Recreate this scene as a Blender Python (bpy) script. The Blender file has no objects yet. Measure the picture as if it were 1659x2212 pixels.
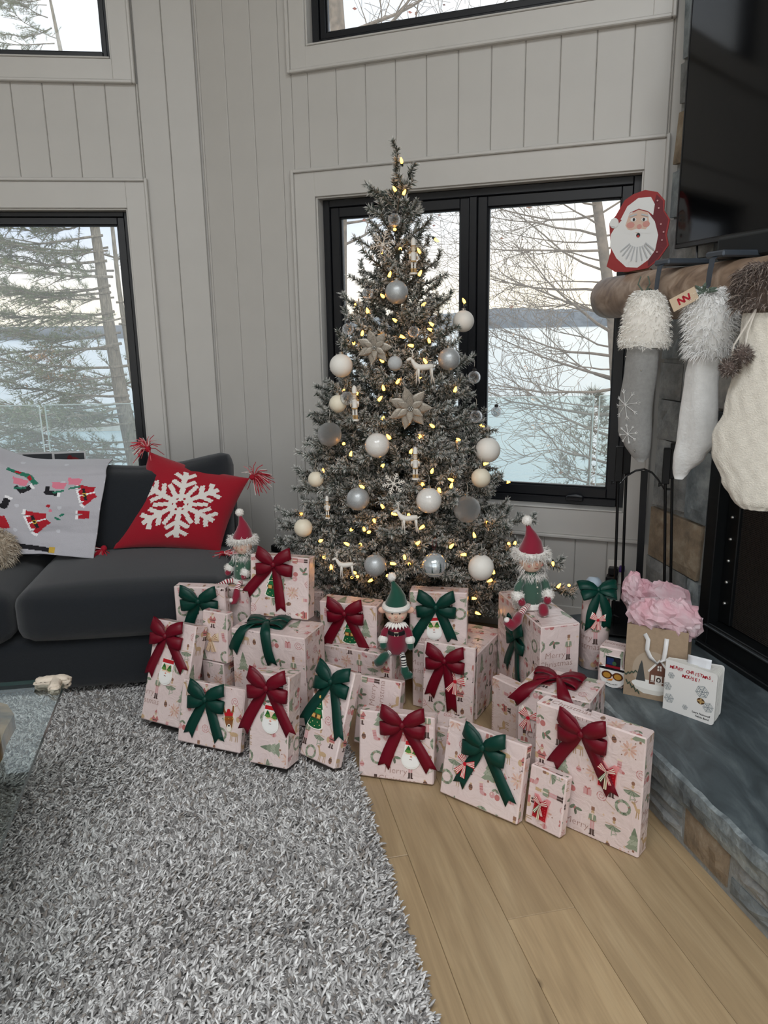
import bpy, bmesh, math, random
import numpy as np
from mathutils import Vector, Matrix, noise as mnoise
random.seed(7)
RNG = np.random.default_rng(7)
SC = bpy.context.scene
COL = SC.collection
PI = math.pi

# ------------------------------------------------------------------ camera
def setup_camera():
    pitch, roll = math.radians(13.6), math.radians(0.95)
    F = Vector((0, math.cos(pitch), -math.sin(pitch)))
    R0 = Vector((1, 0, 0)); D0 = Vector((0, -math.sin(pitch), -math.cos(pitch)))
    R = R0*math.cos(roll) + D0*math.sin(roll)
    D = -R0*math.sin(roll) + D0*math.cos(roll)
    cd = bpy.data.cameras.new('camera'); cd.sensor_fit = 'HORIZONTAL'; cd.sensor_width = 36.0
    cd.lens = 36.0*1655.0/1659.0; cd.clip_start = .05; cd.clip_end = 6000
    co = bpy.data.objects.new('camera', cd); COL.objects.link(co)
    m = Matrix.Identity(4)
    for i in range(3):
        m[i][0] = R[i]; m[i][1] = -D[i]; m[i][2] = -F[i]
    m[0][3], m[1][3], m[2][3] = 0, 0, 1.45
    co.matrix_world = m
    SC.camera = co
setup_camera()
SC.view_settings.view_transform = 'Standard'; SC.view_settings.look = 'None'
SC.view_settings.exposure = 0.0; SC.view_settings.gamma = 1.0
SC.view_settings.use_curve_mapping = False
cy = SC.cycles
cy.max_bounces = 5; cy.diffuse_bounces = 3; cy.glossy_bounces = 3; cy.transmission_bounces = 3
cy.adaptive_threshold = .04; cy.transparent_max_bounces = 10; cy.sample_clamp_indirect = 4.0; cy.caustics_reflective = False; cy.caustics_refractive = False

# ------------------------------------------------------------------ sky
SKY_GAIN = 1.45
def setup_world():
    w = bpy.data.worlds.new('evening_sky'); SC.world = w; w.use_nodes = True
    nt = w.node_tree; N = nt.nodes; L = nt.links; N.clear()
    out = N.new('ShaderNodeOutputWorld'); bg = N.new('ShaderNodeBackground')
    tc = N.new('ShaderNodeTexCoord'); sep = N.new('ShaderNodeSeparateXYZ')
    L.new(tc.outputs['Generated'], sep.inputs[0])
    ramp = N.new('ShaderNodeValToRGB'); L.new(sep.outputs['Z'], ramp.inputs[0])
    cr = ramp.color_ramp; cr.elements[0].position = 0.0; cr.elements[0].color = (1.0, .90, .74, 1)
    cr.elements[1].position = 1.0; cr.elements[1].color = (1.0, 1.02, 1.06, 1)
    for ps, c in ((.035, (1.16, 1.03, .85, 1)), (.07, (1.06, 1.0, .94, 1)), (.11, (.76, .81, .90, 1)), (.16, (.70, .76, .87, 1)), (.26, (1.02, 1.03, 1.05, 1))):
        e = cr.elements.new(ps); e.color = c
    # soft cloud banks
    mp = N.new('ShaderNodeMapping'); mp.inputs['Scale'].default_value = (2.2, 2.2, 9.0); L.new(tc.outputs['Generated'], mp.inputs[0])
    nz = N.new('ShaderNodeTexNoise'); nz.inputs['Scale'].default_value = 1.6; nz.inputs['Detail'].default_value = 5; nz.inputs['Roughness'].default_value = .5
    L.new(mp.outputs[0], nz.inputs['Vector'])
    cl = N.new('ShaderNodeValToRGB'); L.new(nz.outputs['Fac'], cl.inputs[0])
    cl.color_ramp.elements[0].position = .42; cl.color_ramp.elements[0].color = (.84, .87, .92, 1)
    cl.color_ramp.elements[1].position = .60; cl.color_ramp.elements[1].color = (1.0, 1.0, 1.0, 1)
    mul = N.new('ShaderNodeMix'); mul.data_type = 'RGBA'; mul.blend_type = 'MULTIPLY'; mul.inputs[0].default_value = 1.0
    L.new(ramp.outputs[0], mul.inputs[6]); L.new(cl.outputs[0], mul.inputs[7])
    # glow of the low sun behind the cloud
    sd = Vector((.27, .95, .085)).normalized()
    dot = N.new('ShaderNodeVectorMath'); dot.operation = 'DOT_PRODUCT'; dot.inputs[1].default_value = sd
    nrm = N.new('ShaderNodeVectorMath'); nrm.operation = 'NORMALIZE'; L.new(tc.outputs['Generated'], nrm.inputs[0]); L.new(nrm.outputs[0], dot.inputs[0])
    mx = N.new('ShaderNodeMath'); mx.operation = 'MAXIMUM'; mx.inputs[1].default_value = 0; L.new(dot.outputs['Value'], mx.inputs[0])
    pw = N.new('ShaderNodeMath'); pw.operation = 'POWER'; pw.inputs[1].default_value = 55; L.new(mx.outputs[0], pw.inputs[0])
    add = N.new('ShaderNodeMix'); add.data_type = 'RGBA'; add.blend_type = 'ADD'; L.new(pw.outputs[0], add.inputs[0])
    L.new(mul.outputs[2], add.inputs[6]); add.inputs[7].default_value = (.75, .62, .38, 1)
    L.new(add.outputs[2], bg.inputs[0]); bg.inputs[1].default_value = SKY_GAIN
    L.new(bg.outputs[0], out.inputs[0])
    w.cycles.sampling_method = 'MANUAL'; w.cycles.sample_map_resolution = 512
setup_world()

# ------------------------------------------------------------------ frames of the place
def azv(a):
    a = math.radians(a); return Vector((math.sin(a), math.cos(a), 0))
AX = azv(-12)                        # along the floor boards, away from the camera
AV = Vector((AX.y, -AX.x, 0))        # across the floor boards, to the right
FD = -AX                             # along the fireplace wall, towards the camera
def room(u, v, z=0.0):               # u along the boards, v across
    p = AX*u + AV*v; return Vector((p.x, p.y, z))
class Wall:
    def __init__(s, o, e, n): s.o, s.e, s.n = Vector(o), Vector(e).normalized(), Vector(n).normalized()
    def p(s, a, z, d=0.0): q = s.o + s.e*a + s.n*d; return Vector((q.x, q.y, z))
WB = Wall((1.10, 3.366, 0), azv(111.2), (-.3616, -.9323, 0))      # back wall, a runs to the right
WL = Wall((-.880, 4.135, 0), azv(83), (.1219, -.9925, 0))         # left wall, a is 0 in the corner, negative to the left
CH_V = 1.778                                                       # face of the chimney, across coordinate
WC = Wall(room(0, CH_V), FD, -AV)                                  # chimney face, a = -u

# daylight comes in by the window walls behind the camera; portals mark their openings for the renderer
def portal(name, c, ex, ez, w, h):
    ld = bpy.data.lights.new(name, 'AREA'); ld.shape = 'RECTANGLE'; ld.size = w; ld.size_y = h; ld.energy = 1
    ld.cycles.is_portal = True
    o = bpy.data.objects.new(name, ld); COL.objects.link(o)
    n = Vector(ex).cross(Vector(ez))           # local z; the lamp shines along -z
    m = Matrix.Identity(4)
    for i in range(3): m[i][0] = ex[i]; m[i][1] = ez[i]; m[i][2] = n[i]; m[i][3] = c[i]
    o.matrix_world = m
    return o

# daylight entering by the tall windows behind the viewer, one lamp filling each opening
def daylight(name, c, ex, ez, w, h, rad, col=(.93, .97, 1.0)):
    o = portal(name, c, ex, ez, w, h); o.data.cycles.is_portal = False; o.data.energy = rad*PI*w*h; o.data.color = col
    return o
DAY = 1.05; ROOF = 7.3
for (v0, v1, z0, z1) in ((-3.7, -1.3, .08, 2.5), (-1.1, 1.6, .08, 2.5), (-3.7, -1.3, 2.8, 4.0), (-1.1, 1.6, 2.8, 4.0)):
    daylight('window_daylight', room(-3.97, (v0+v1)/2, (z0+z1)/2), AV, Vector((0,0,1)), v1-v0, z1-z0, DAY)

# two unseen roof lamps added over the seating area to brighten floor and rug
for (v0, v1) in ((-2.3, -.7), (-.3, 1.3)):
    daylight('roof_fill_lamp', room(-.9, (v0+v1)/2, 4.285), AV, AX, v1-v0, 2.0, ROOF)

# ------------------------------------------------------------------ materials
MATS = {}
def nmat(name):
    m = bpy.data.materials.new(name); m.use_nodes = True; MATS[name] = m
    nt = m.node_tree; b = nt.nodes['Principled BSDF']
    return m, nt, b
def srgb(r, g, b):
    f = lambda c: ((c/255.0+.055)/1.055)**2.4 if c > 10.3 else c/255.0/12.92
    return (f(r), f(g), f(b), 1)
def mat(name, col, rough=.6, metal=0., var=.0, scale=20., bump=0., bscale=200., sheen=0., spec=.5, coat=0., stretch=None, detail=3, emit=None, trans=0., sss=0.):
    """plain procedural surface: colour with noise variation and fine relief"""
    if name in MATS: return MATS[name]
    m, nt, b = nmat(name); N, L = nt.nodes, nt.links
    if len(col) == 3: col = srgb(*col)
    b.inputs['Base Color'].default_value = col; b.inputs['Roughness'].default_value = rough
    b.inputs['Metallic'].default_value = metal; b.inputs['Specular IOR Level'].default_value = spec
    if sheen: b.inputs['Sheen Weight'].default_value = sheen; b.inputs['Sheen Roughness'].default_value = .5
    if coat: b.inputs['Coat Weight'].default_value = coat; b.inputs['Coat Roughness'].default_value = .1
    if trans: b.inputs['Transmission Weight'].default_value = trans
    if emit: b.inputs['Emission Color'].default_value = emit[0]; b.inputs['Emission Strength'].default_value = emit[1]
    if var or bump:
        tc = N.new('ShaderNodeTexCoord'); vec = tc.outputs['Object']
        if stretch:
            mp = N.new('ShaderNodeMapping'); mp.inputs['Scale'].default_value = stretch; L.new(vec, mp.inputs[0]); vec = mp.outputs[0]
        if var:
            nz = N.new('ShaderNodeTexNoise'); nz.inputs['Scale'].default_value = scale; nz.inputs['Detail'].default_value = detail; L.new(vec, nz.inputs['Vector'])
            rp = N.new('ShaderNodeValToRGB'); L.new(nz.outputs['Fac'], rp.inputs[0])
            lo = [max(0, c*(1-var)) for c in col[:3]]+[1]; hi = [min(1, c*(1+var)) for c in col[:3]]+[1]
            rp.color_ramp.elements[0].position = .3; rp.color_ramp.elements[0].color = lo
            rp.color_ramp.elements[1].position = .7; rp.color_ramp.elements[1].color = hi
            L.new(rp.outputs[0], b.inputs['Base Color'])
        if bump:
            nb = N.new('ShaderNodeTexNoise'); nb.inputs['Scale'].default_value = bscale; nb.inputs['Detail'].default_value = 4; L.new(vec, nb.inputs['Vector'])
            bp = N.new('ShaderNodeBump'); bp.inputs['Strength'].default_value = bump; bp.inputs['Distance'].default_value = .01
            L.new(nb.outputs['Fac'], bp.inputs['Height']); L.new(bp.outputs[0], b.inputs['Normal'])
    return m
def vcol(name, rough=.6, sheen=0., metal=0., bump=0., bscale=300., spec=.4, coat=0.):
    """surface that takes the printed or dyed colours stored on the mesh"""
    if name in MATS: return MATS[name]
    m, nt, b = nmat(name); N, L = nt.nodes, nt.links
    at = N.new('ShaderNodeAttribute'); at.attribute_name = 'Col'; L.new(at.outputs['Color'], b.inputs['Base Color'])
    b.inputs['Roughness'].default_value = rough; b.inputs['Metallic'].default_value = metal; b.inputs['Specular IOR Level'].default_value = spec
    if sheen: b.inputs['Sheen Weight'].default_value = sheen
    if coat: b.inputs['Coat Weight'].default_value = coat; b.inputs['Coat Roughness'].default_value = .15
    if bump:
        tc = N.new('ShaderNodeTexCoord')
        nb = N.new('ShaderNodeTexNoise'); nb.inputs['Scale'].default_value = bscale; nb.inputs['Detail'].default_value = 3; L.new(tc.outputs['Object'], nb.inputs['Vector'])
        bp = N.new('ShaderNodeBump'); bp.inputs['Strength'].default_value = bump; bp.inputs['Distance'].default_value = .01
        L.new(nb.outputs['Fac'], bp.inputs['Height']); L.new(bp.outputs[0], b.inputs['Normal'])
    return m
def glass_mat(name, tint=(.97, .98, .98, 1), refl=1.0, rough=0.0, glare_veil=0.0):
    if name in MATS: return MATS[name]
    m, nt, b = nmat(name); N, L = nt.nodes, nt.links; N.remove(b)
    out = N['Material Output']
    tr = N.new('ShaderNodeBsdfTransparent'); tr.inputs[0].default_value = tint
    gl = N.new('ShaderNodeBsdfGlossy'); gl.inputs['Roughness'].default_value = rough
    fr = N.new('ShaderNodeFresnel'); fr.inputs[0].default_value = 1.45
    mu = N.new('ShaderNodeMath'); mu.operation = 'MULTIPLY'; mu.inputs[1].default_value = refl; L.new(fr.outputs[0], mu.inputs[0])
    ge = N.new('ShaderNodeNewGeometry'); inv = N.new('ShaderNodeMath'); inv.operation = 'SUBTRACT'; inv.inputs[0].default_value = 1.0; L.new(ge.outputs['Backfacing'], inv.inputs[1])      # the sheet reflects where light enters it
    m0 = N.new('ShaderNodeMath'); m0.operation = 'MULTIPLY'; L.new(mu.outputs[0], m0.inputs[0]); L.new(inv.outputs[0], m0.inputs[1]); mu = m0
    mx = N.new('ShaderNodeMixShader'); L.new(mu.outputs[0], mx.inputs[0]); L.new(tr.outputs[0], mx.inputs[1]); L.new(gl.outputs[0], mx.inputs[2])
    last = mx
    if glare_veil:  # translucent share stands in for glare veiling the view outside
        tl = N.new('ShaderNodeBsdfTranslucent'); tl.inputs[0].default_value = (.8, .83, .85, 1)
        m2 = N.new('ShaderNodeMixShader'); m2.inputs[0].default_value = glare_veil; L.new(mx.outputs[0], m2.inputs[1]); L.new(tl.outputs[0], m2.inputs[2]); last = m2
    L.new(last.outputs[0], out.inputs[0])
    return m

# ------------------------------------------------------------------ mesh builder
def perp(d):
    d = Vector(d).normalized(); a = Vector((0, 0, 1)) if abs(d.z) < .9 else Vector((1, 0, 0))
    u = d.cross(a).normalized(); return u, d.cross(u).normalized()
class MB:
    def __init__(s): s.v = []; s.f = []; s.c = []; s.m = []
    def face(s, idx, col=None, mi=0): s.f.append(idx); s.c.append(col); s.m.append(mi)
    def add(s, verts, faces, col=None, mi=0):
        b = len(s.v); s.v.extend([tuple(p) for p in verts])
        for f in faces: s.face([b+i for i in f], col, mi)
        return s
    def box(s, c, h, ex=(1,0,0), ey=(0,1,0), ez=(0,0,1), bev=0., col=None, mi=0):
        """box by centre and half sizes, optional chamfer"""
        c, ex, ey, ez = Vector(c), Vector(ex), Vector(ey), Vector(ez)
        if not bev:
            vs = [c+ex*(h[0]*i)+ey*(h[1]*j)+ez*(h[2]*k) for i in (-1,1) for j in (-1,1) for k in (-1,1)]
            return s.add(vs, [(0,1,3,2),(4,6,7,5),(0,4,5,1),(2,3,7,6),(0,2,6,4),(1,5,7,3)], col, mi)
        bev = min(bev, .49*min(h)*2)
        vs = []; ids = {}
        for i in (-1,1):
            for j in (-1,1):
                for k in (-1,1):
                    for a in range(3):
                        q = [h[0]-bev, h[1]-bev, h[2]-bev]; q[a] = h[a]
                        ids[(i,j,k,a)] = len(vs); vs.append(c+ex*(q[0]*i)+ey*(q[1]*j)+ez*(q[2]*k))
        fs = []
        for sg in (-1,1):
            fs.append([ids[(sg,j,k,0)] for j,k in ((-1,-1),(1,-1),(1,1),(-1,1))])
            fs.append([ids[(i,sg,k,1)] for i,k in ((-1,-1),(1,-1),(1,1),(-1,1))])
            fs.append([ids[(i,j,sg,2)] for i,j in ((-1,-1),(1,-1),(1,1),(-1,1))])
        for a in range(3):
            b, d = [(1,2),(0,2),(0,1)][a]
            for sb in (-1,1):
                for sdd in (-1,1):
                    def key(sa, ax):
                        t = [0,0,0]; t[a] = sa; t[b] = sb; t[d] = sdd; return ids[(t[0],t[1],t[2],ax)]
                    fs.append([key(-1,b), key(1,b), key(1,d), key(-1,d)])
        for i in (-1,1):
            for j in (-1,1):
                for k in (-1,1): fs.append([ids[(i,j,k,0)], ids[(i,j,k,1)], ids[(i,j,k,2)]])
        return s.add(vs, fs, col, mi)
    def tube(s, pts, rad, n=8, cap=True, col=None, mi=0, ell=None, up=None):
        pts = [Vector(p) for p in pts]
        if not hasattr(rad, '__len__'): rad = [rad]*len(pts)
        b = len(s.v); pu = None
        for i, p in enumerate(pts):
            t = (pts[min(i+1, len(pts)-1)]-pts[max(i-1, 0)])
            t = t.normalized() if t.length > 1e-9 else Vector((0,0,1))
            if up is not None: u = Vector(up)-t*Vector(up).dot(t); u.normalize()
            elif pu is None: u = perp(t)[0]
            else:
                u = pu-t*pu.dot(t); u = u.normalized() if u.length > 1e-6 else perp(t)[0]
            pu = u; w = t.cross(u)
            ea, eb = (1, 1) if ell is None else (ell[i] if hasattr(ell[0], '__len__') else ell)
            for k in range(n):
                a = 2*PI*k/n; s.v.append(tuple(p+u*(math.cos(a)*rad[i]*ea)+w*(math.sin(a)*rad[i]*eb)))
        cl = (lambda i: col[min(i, len(col)-1)]) if isinstance(col, list) else (lambda i: col)
        for i in range(len(pts)-1):
            for k in range(n):
                s.face([b+i*n+k, b+i*n+(k+1)%n, b+(i+1)*n+(k+1)%n, b+(i+1)*n+k], cl(i), mi)
        if cap:
            s.face([b+k for k in range(n)][::-1], cl(0), mi); e = b+(len(pts)-1)*n
            s.face([e+k for k in range(n)], cl(len(pts)-2), mi)
        return s
    def lathe(s, prof, c=(0,0,0), ax=(0,0,1), n=16, col=None, mi=0, sx=1., sy=1.):
        """prof = [(r, h)...] revolved about ax"""
        c = Vector(c); ax = Vector(ax).normalized(); u, w = perp(ax); b = len(s.v)
        for r, h in prof:
            for k in range(n):
                a = 2*PI*k/n; s.v.append(tuple(c+ax*h+u*(math.cos(a)*r*sx)+w*(math.sin(a)*r*sy)))
        cl = (lambda i: col[min(i, len(col)-1)]) if isinstance(col, list) else (lambda i: col)
        for i in range(len(prof)-1):
            for k in range(n):
                s.face([b+i*n+k, b+i*n+(k+1)%n, b+(i+1)*n+(k+1)%n, b+(i+1)*n+k], cl(i), mi)
        if prof[0][0] > 1e-5: s.face([b+k for k in range(n)][::-1], cl(0), mi)
        if prof[-1][0] > 1e-5: s.face([b+(len(prof)-1)*n+k for k in range(n)], cl(len(prof)-2), mi)
        return s
    def sphere(s, c, r, n=16, m=10, col=None, mi=0, sc=(1,1,1)):
        pr = [(max(1e-6, math.sin(PI*i/m)), -math.cos(PI*i/m)) for i in range(m+1)]; c = Vector(c); b = len(s.v)
        for rr, h in pr:
            for k in range(n):
                a = 2*PI*k/n; s.v.append((c.x+r*rr*math.cos(a)*sc[0], c.y+r*rr*math.sin(a)*sc[1], c.z+r*h*sc[2]))
        for i in range(m):
            for k in range(n): s.face([b+i*n+k, b+i*n+(k+1)%n, b+(i+1)*n+(k+1)%n, b+(i+1)*n+k], col, mi)
        return s
    def prism(s, poly, fn, t0, t1, col=None, mi=0, sides=True):
        """outline extruded; fn(x, y, t) -> point"""
        n = len(poly); b = len(s.v)
        for t in (t0, t1):
            for x, y in poly: s.v.append(tuple(fn(x, y, t)))
        s.face([b+i for i in range(n)][::-1], col, mi); s.face([b+n+i for i in range(n)], col, mi)
        if sides:
            for i in range(n): j = (i+1) % n; s.face([b+i, b+j, b+n+j, b+n+i], col, mi)
        return s
    def grid(s, fn, nu, nv, col=None, mi=0, cfn=None):
        b = len(s.v)
        for i in range(nu+1):
            for j in range(nv+1): s.v.append(tuple(fn(i/nu, j/nv)))
        for i in range(nu):
            for j in range(nv):
                a = b+i*(nv+1)+j
                cc = cfn((i+.5)/nu, (j+.5)/nv) if cfn else col
                s.face([a, a+nv+1, a+nv+2, a+1], cc, mi)
        return s
    def mesh(s, name, mats, smooth=False):
        me = bpy.data.meshes.new(name); me.from_pydata(s.v, [], s.f)
        if not isinstance(mats, (list, tuple)): mats = [mats]
        for m in mats: me.materials.append(m)
        if len(mats) > 1: me.polygons.foreach_set('material_index', s.m)
        if any(c is not None for c in s.c):
            at = me.color_attributes.new('Col', 'FLOAT_COLOR', 'CORNER'); arr = []
            for f, c in zip(s.f, s.c):
                c = c or (.8,.8,.8,1)
                if len(c) == 3: c = srgb(*c)
                arr.extend(list(c)*len(f))
            at.data.foreach_set('color', arr)
        if smooth: me.polygons.foreach_set('use_smooth', [True]*len(me.polygons))
        me.validate(); me.update()
        return me
    def build(s, name, mats, parent=None, smooth=False, auto=None):
        o = bpy.data.objects.new(name, s.mesh(name, mats, smooth or auto is not None)); COL.objects.link(o)
        if parent is not None: o.parent = parent
        if auto is not None: o.data.set_sharp_from_angle(angle=math.radians(auto))
        return o
def obj(name, me, parent=None, loc=None, rot=None, scale=None):
    o = bpy.data.objects.new(name, me); COL.objects.link(o)
    if parent is not None: o.parent = parent
    if loc is not None: o.location = loc
    if rot is not None: o.rotation_euler = rot
    if scale is not None: o.scale = scale if hasattr(scale, '__len__') else (scale,)*3
    return o
def empty(name, loc=(0,0,0), rot=None, M=None):
    o = bpy.data.objects.new(name, None); COL.objects.link(o); o.empty_display_size = .05
    if M is not None: o.matrix_world = M
    else:
        o.location = loc
        if rot is not None: o.rotation_euler = rot
    return o
def tag(o, label=None, cat=None, group=None, kind=None):
    if label: o['label'] = label
    if cat: o['category'] = cat
    if group: o['group'] = group
    if kind: o['kind'] = kind
    return o
def frame(o, x, y, z):
    m = Matrix.Identity(4)
    for i in range(3): m[i][0] = x[i]; m[i][1] = y[i]; m[i][2] = z[i]; m[i][3] = o[i]
    return m
def copy_tree(o, parent=None):
    c = o.copy(); COL.objects.link(c)
    if parent is not None: c.parent = parent
    for ch in list(o.children): copy_tree(ch, c)
    return c
def fbm(x, y=0., z=0., oct=3):
    v = 0; a = 1
    for i in range(oct): v += a*mnoise.noise(Vector((x, y, z))*(2**i)); a *= .5
    return v
# ================================================================== THE ROOM
def build_in(mb, name, mats, parent, smooth=False, auto=None):
    """part modelled in place, under a thing whose empty stands at its base"""
    o = mb.build(name, mats, parent, smooth, auto)
    o.matrix_parent_inverse = parent.matrix_basis.inverted()
    return o
M_wall = mat('painted_board', (197, 194, 189), .45, var=.02, scale=6, bump=.04, bscale=60)
M_trim = mat('painted_trim', (203, 200, 195), .38, var=.015, scale=8)
M_ceil = mat('painted_ceiling', (210, 209, 206), .7, var=.02, scale=3)
M_black = mat('black_window_frame', (9, 12, 19), .42, var=.08, scale=40)
M_glass = glass_mat('window_glass', (.96, .975, .98, 1), refl=.9, glare_veil=.11)
def slab(name, W, a0, a1, z0, z1, d0, d1, holes, m, kind='structure'):
    ac = sorted({a0, a1} | {h[0] for h in holes} | {h[1] for h in holes}); zc = sorted({z0, z1} | {h[2] for h in holes} | {h[3] for h in holes})
    mb = MB()
    for i in range(len(ac)-1):
        run = None
        for j in range(len(zc)-1):
            am, zm = (ac[i]+ac[i+1])/2, (zc[j]+zc[j+1])/2
            if any(h[0] < am < h[1] and h[2] < zm < h[3] for h in holes): continue
            c = W.p(am, zm, (d0+d1)/2)
            mb.box(c, ((ac[i+1]-ac[i])/2, abs(d1-d0)/2, (zc[j+1]-zc[j])/2), W.e, W.n, (0,0,1))
    return tag(mb.build(name, m), kind=kind)
def boards(wall, W, regions, a_ref, pitch, dep=.018):
    cache = {}
    for (a0, a1, z0, z1) in regions:
        k = math.floor((a0-a_ref)/pitch)
        while a_ref+k*pitch < a1-1e-4:
            b0, b1 = max(a0, a_ref+k*pitch), min(a1, a_ref+(k+1)*pitch); k += 1
            if b1-b0 < .006: continue
            key = (round(b1-b0, 3), round(z1-z0, 3))
            if key not in cache:
                mb = MB(); mb.box((0,0,0), ((b1-b0)/2-.0006, dep/2, (z1-z0)/2), bev=.0035); cache[key] = mb.mesh('board', M_wall)
            o = obj('board', cache[key], wall); o.matrix_basis = frame(W.p((b0+b1)/2, (z0+z1)/2, -dep/2), W.e, W.n, Vector((0,0,1)))
ZC = 4.3
H_B = [(-1.50, -.012, .615, 2.055), (-1.525, -.012, 2.70, 3.72)]
H_L = [(-2.60, -.380, .615, 2.045), (-2.60, -.392, 2.715, 3.72)]
wall_back = slab('wall_back', WB, -2.13, .42, 0, ZC, -.15, -.018, H_B, M_wall)
boards(wall_back, WB, [(-2.118, -1.61, .13, ZC), (-1.61, .075, 2.175, 2.60), (-1.61, .075, .13, .485), (.075, .40, .13, ZC), (-1.61, .075, 3.84, ZC)], -1.092, .1448)
wall_left = slab('wall_left', WL, -4.0, .02, 0, ZC, -.15, -.018, H_L, M_wall)
boards(wall_left, WL, [(-.282, -.002, .13, ZC), (-2.70, -.282, 2.175, 2.615), (-3.99, -2.70, .13, ZC), (-2.70, -.282, 3.84, ZC)], -.0035, .1448)
tag(wall_back, 'white vertical board wall behind the Christmas tree'); tag(wall_left, 'white vertical board wall behind the dark sofa')

TRIM_N = [0]
def casing(W, inner, outer, lab):
    TRIM_N[0] += 1
    a0, a1, z0, z1 = inner; A0, A1, Z0, Z1 = outer
    t = tag(empty('trim_%d' % TRIM_N[0], W.p((A0+A1)/2, Z0, 0)), lab, kind='structure')
    def pc(nm, b0, b1, y0, y1, d0, d1, bev=.002):
        mb = MB(); mb.box(W.p((b0+b1)/2, (y0+y1)/2, (d0+d1)/2), ((b1-b0)/2, (d1-d0)/2, (y1-y0)/2), W.e, W.n, (0,0,1), bev=bev); build_in(mb, nm, M_trim, t)
    bb = .016
    pc('casing_board', A0+bb, a0, Z0+bb, Z1-bb, -.004, .016); pc('casing_board', a1, A1-bb, Z0+bb, Z1-bb, -.004, .016)
    pc('casing_board', a0, a1, z1, Z1-bb, -.004, .016); pc('casing_board', a0, a1, Z0+bb, z0, -.004, .016)
    pc('back_band', A0, A0+bb, Z0, Z1, -.004, .03, .004); pc('back_band', A1-bb, A1, Z0, Z1, -.004, .03, .004)
    pc('back_band', A0+bb, A1-bb, Z1-bb, Z1, -.004, .03, .004); pc('back_band', A0+bb, A1-bb, Z0, Z0+bb, -.004, .03, .004)
    j = .008   # jamb liners inside the opening
    pc('jamb', a0, a0+j, z0, z1, -.13, .004, .0015); pc('jamb', a1-j, a1, z0, z1, -.13, .004, .0015)
    pc('jamb', a0+j, a1-j, z1-j, z1, -.13, .004, .0015); pc('sill', a0+j, a1-j, z0, z0+j, -.13, .022, .0025)
    return t
casing(WB, H_B[0], (-1.622, .082, .477, 2.182), 'white casing around the double window behind the tree')
casing(WB, H_B[1], (-1.618, .074, 2.595, 3.84), 'white casing of the high window above the tree')
casing(WL, H_L[0], (-2.71, -.272, .50, 2.184), 'white casing around the big window behind the sofa')
casing(WL, H_L[1], (-2.71, -.288, 2.608, 3.84), 'white casing of the high window above the sofa')

WIN_N = [0]
def window(W, hole, panes, fr, sash, lab, crank=None):
    WIN_N[0] += 1
    a0, a1, z0, z1 = hole; j = .0085; a0 += j; a1 -= j; z0 += j; z1 -= j
    t = tag(empty('window_%d' % WIN_N[0], W.p((a0+a1)/2, z0, -.1)), lab, kind='structure')
    def pc(mb, b0, b1, y0, y1, d0, d1, bev=.003):
        mb.box(W.p((b0+b1)/2, (y0+y1)/2, (d0+d1)/2), ((b1-b0)/2, (d1-d0)/2, (y1-y0)/2), W.e, W.n, (0,0,1), bev=bev)
    mb = MB()
    pc(mb, a0, a0+fr, z0, z1, -.125, -.05); pc(mb, a1-fr, a1, z0, z1, -.125, -.05); pc(mb, a0+fr, a1-fr, z1-fr, z1, -.125, -.05); pc(mb, a0+fr, a1-fr, z0, z0+fr, -.125, -.05)
    for k in range(len(panes)-1): pc(mb, panes[k][1], panes[k+1][0], z0+fr, z1-fr, -.125, -.052)
    build_in(mb, 'window_frame', M_black, t)
    for (p0, p1) in panes:
        p0 = max(p0, a0+fr); p1 = min(p1, a1-fr); y0, y1 = z0+fr, z1-fr
        mb = MB(); s = sash
        pc(mb, p0+.001, p0+s, y0+.001, y1-.001, -.115, -.062); pc(mb, p1-s, p1-.001, y0+.001, y1-.001, -.115, -.062)
        pc(mb, p0+s, p1-s, y1-s, y1-.001, -.115, -.062); pc(mb, p0+s, p1-s, y0+.001, y0+s, -.115, -.062)
        g = .007   # glazing bead
        pc(mb, p0+s, p0+s+g, y0+s, y1-s, -.1, -.075, .002); pc(mb, p1-s-g, p1-s, y0+s, y1-s, -.1, -.075, .002)
        pc(mb, p0+s+g, p1-s-g, y1-s-g, y1-s, -.1, -.075, .002); pc(mb, p0+s+g, p1-s-g, y0+s, y0+s+g, -.1, -.075, .002)
        so = build_in(mb, 'sash', M_black, t)
        mb = MB(); pc(mb, p0+s+.002, p1-s-.002, y0+s+.002, y1-s-.002, -.09, -.086, 0); mb.build('pane', M_glass, so)
    if crank:
        mb = MB(); c = W.p(crank[0], crank[1], -.045); mb.box(c, (.04, .016, .012), W.e, W.n, (0,0,1), bev=.005)
        mb.tube([W.p(crank[0]-.03, crank[1]+.01, -.03), W.p(crank[0]+.01, crank[1]+.016, -.022), W.p(crank[0]+.035, crank[1]+.012, -.026)], [.006, .008, .006], 8)
        build_in(mb, 'crank_handle', M_black, t, auto=40)
    return t
window(WB, H_B[0], [(-1.5, -.762), (-.726, 0)], .034, .046, 'black framed double casement window behind the Christmas tree', crank=(-.24, .655))
window(WB, H_B[1], [(-1.53, 0)], .034, .028, 'black framed high window above the tree')
window(WL, H_L[0], [(-2.6, -1.47), (-1.43, -.37)], .024, .036, 'black framed window behind the sofa')
window(WL, H_L[1], [(-2.6, -.38)], .02, .022, 'black framed high window above the sofa')

def baseb(name, W, a0, a1, lab):
    mb = MB(); mb.box(W.p((a0+a1)/2, .07, .006), ((a1-a0)/2, .007, .07), W.e, W.n, (0,0,1), bev=.003); tag(mb.build(name, M_trim), lab, kind='structure')
baseb('baseboard_back', WB, -2.11, .35, 'white baseboard under the board wall behind the tree'); baseb('baseboard_left', WL, -3.99, -.01, 'white baseboard behind the sofa')

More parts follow.
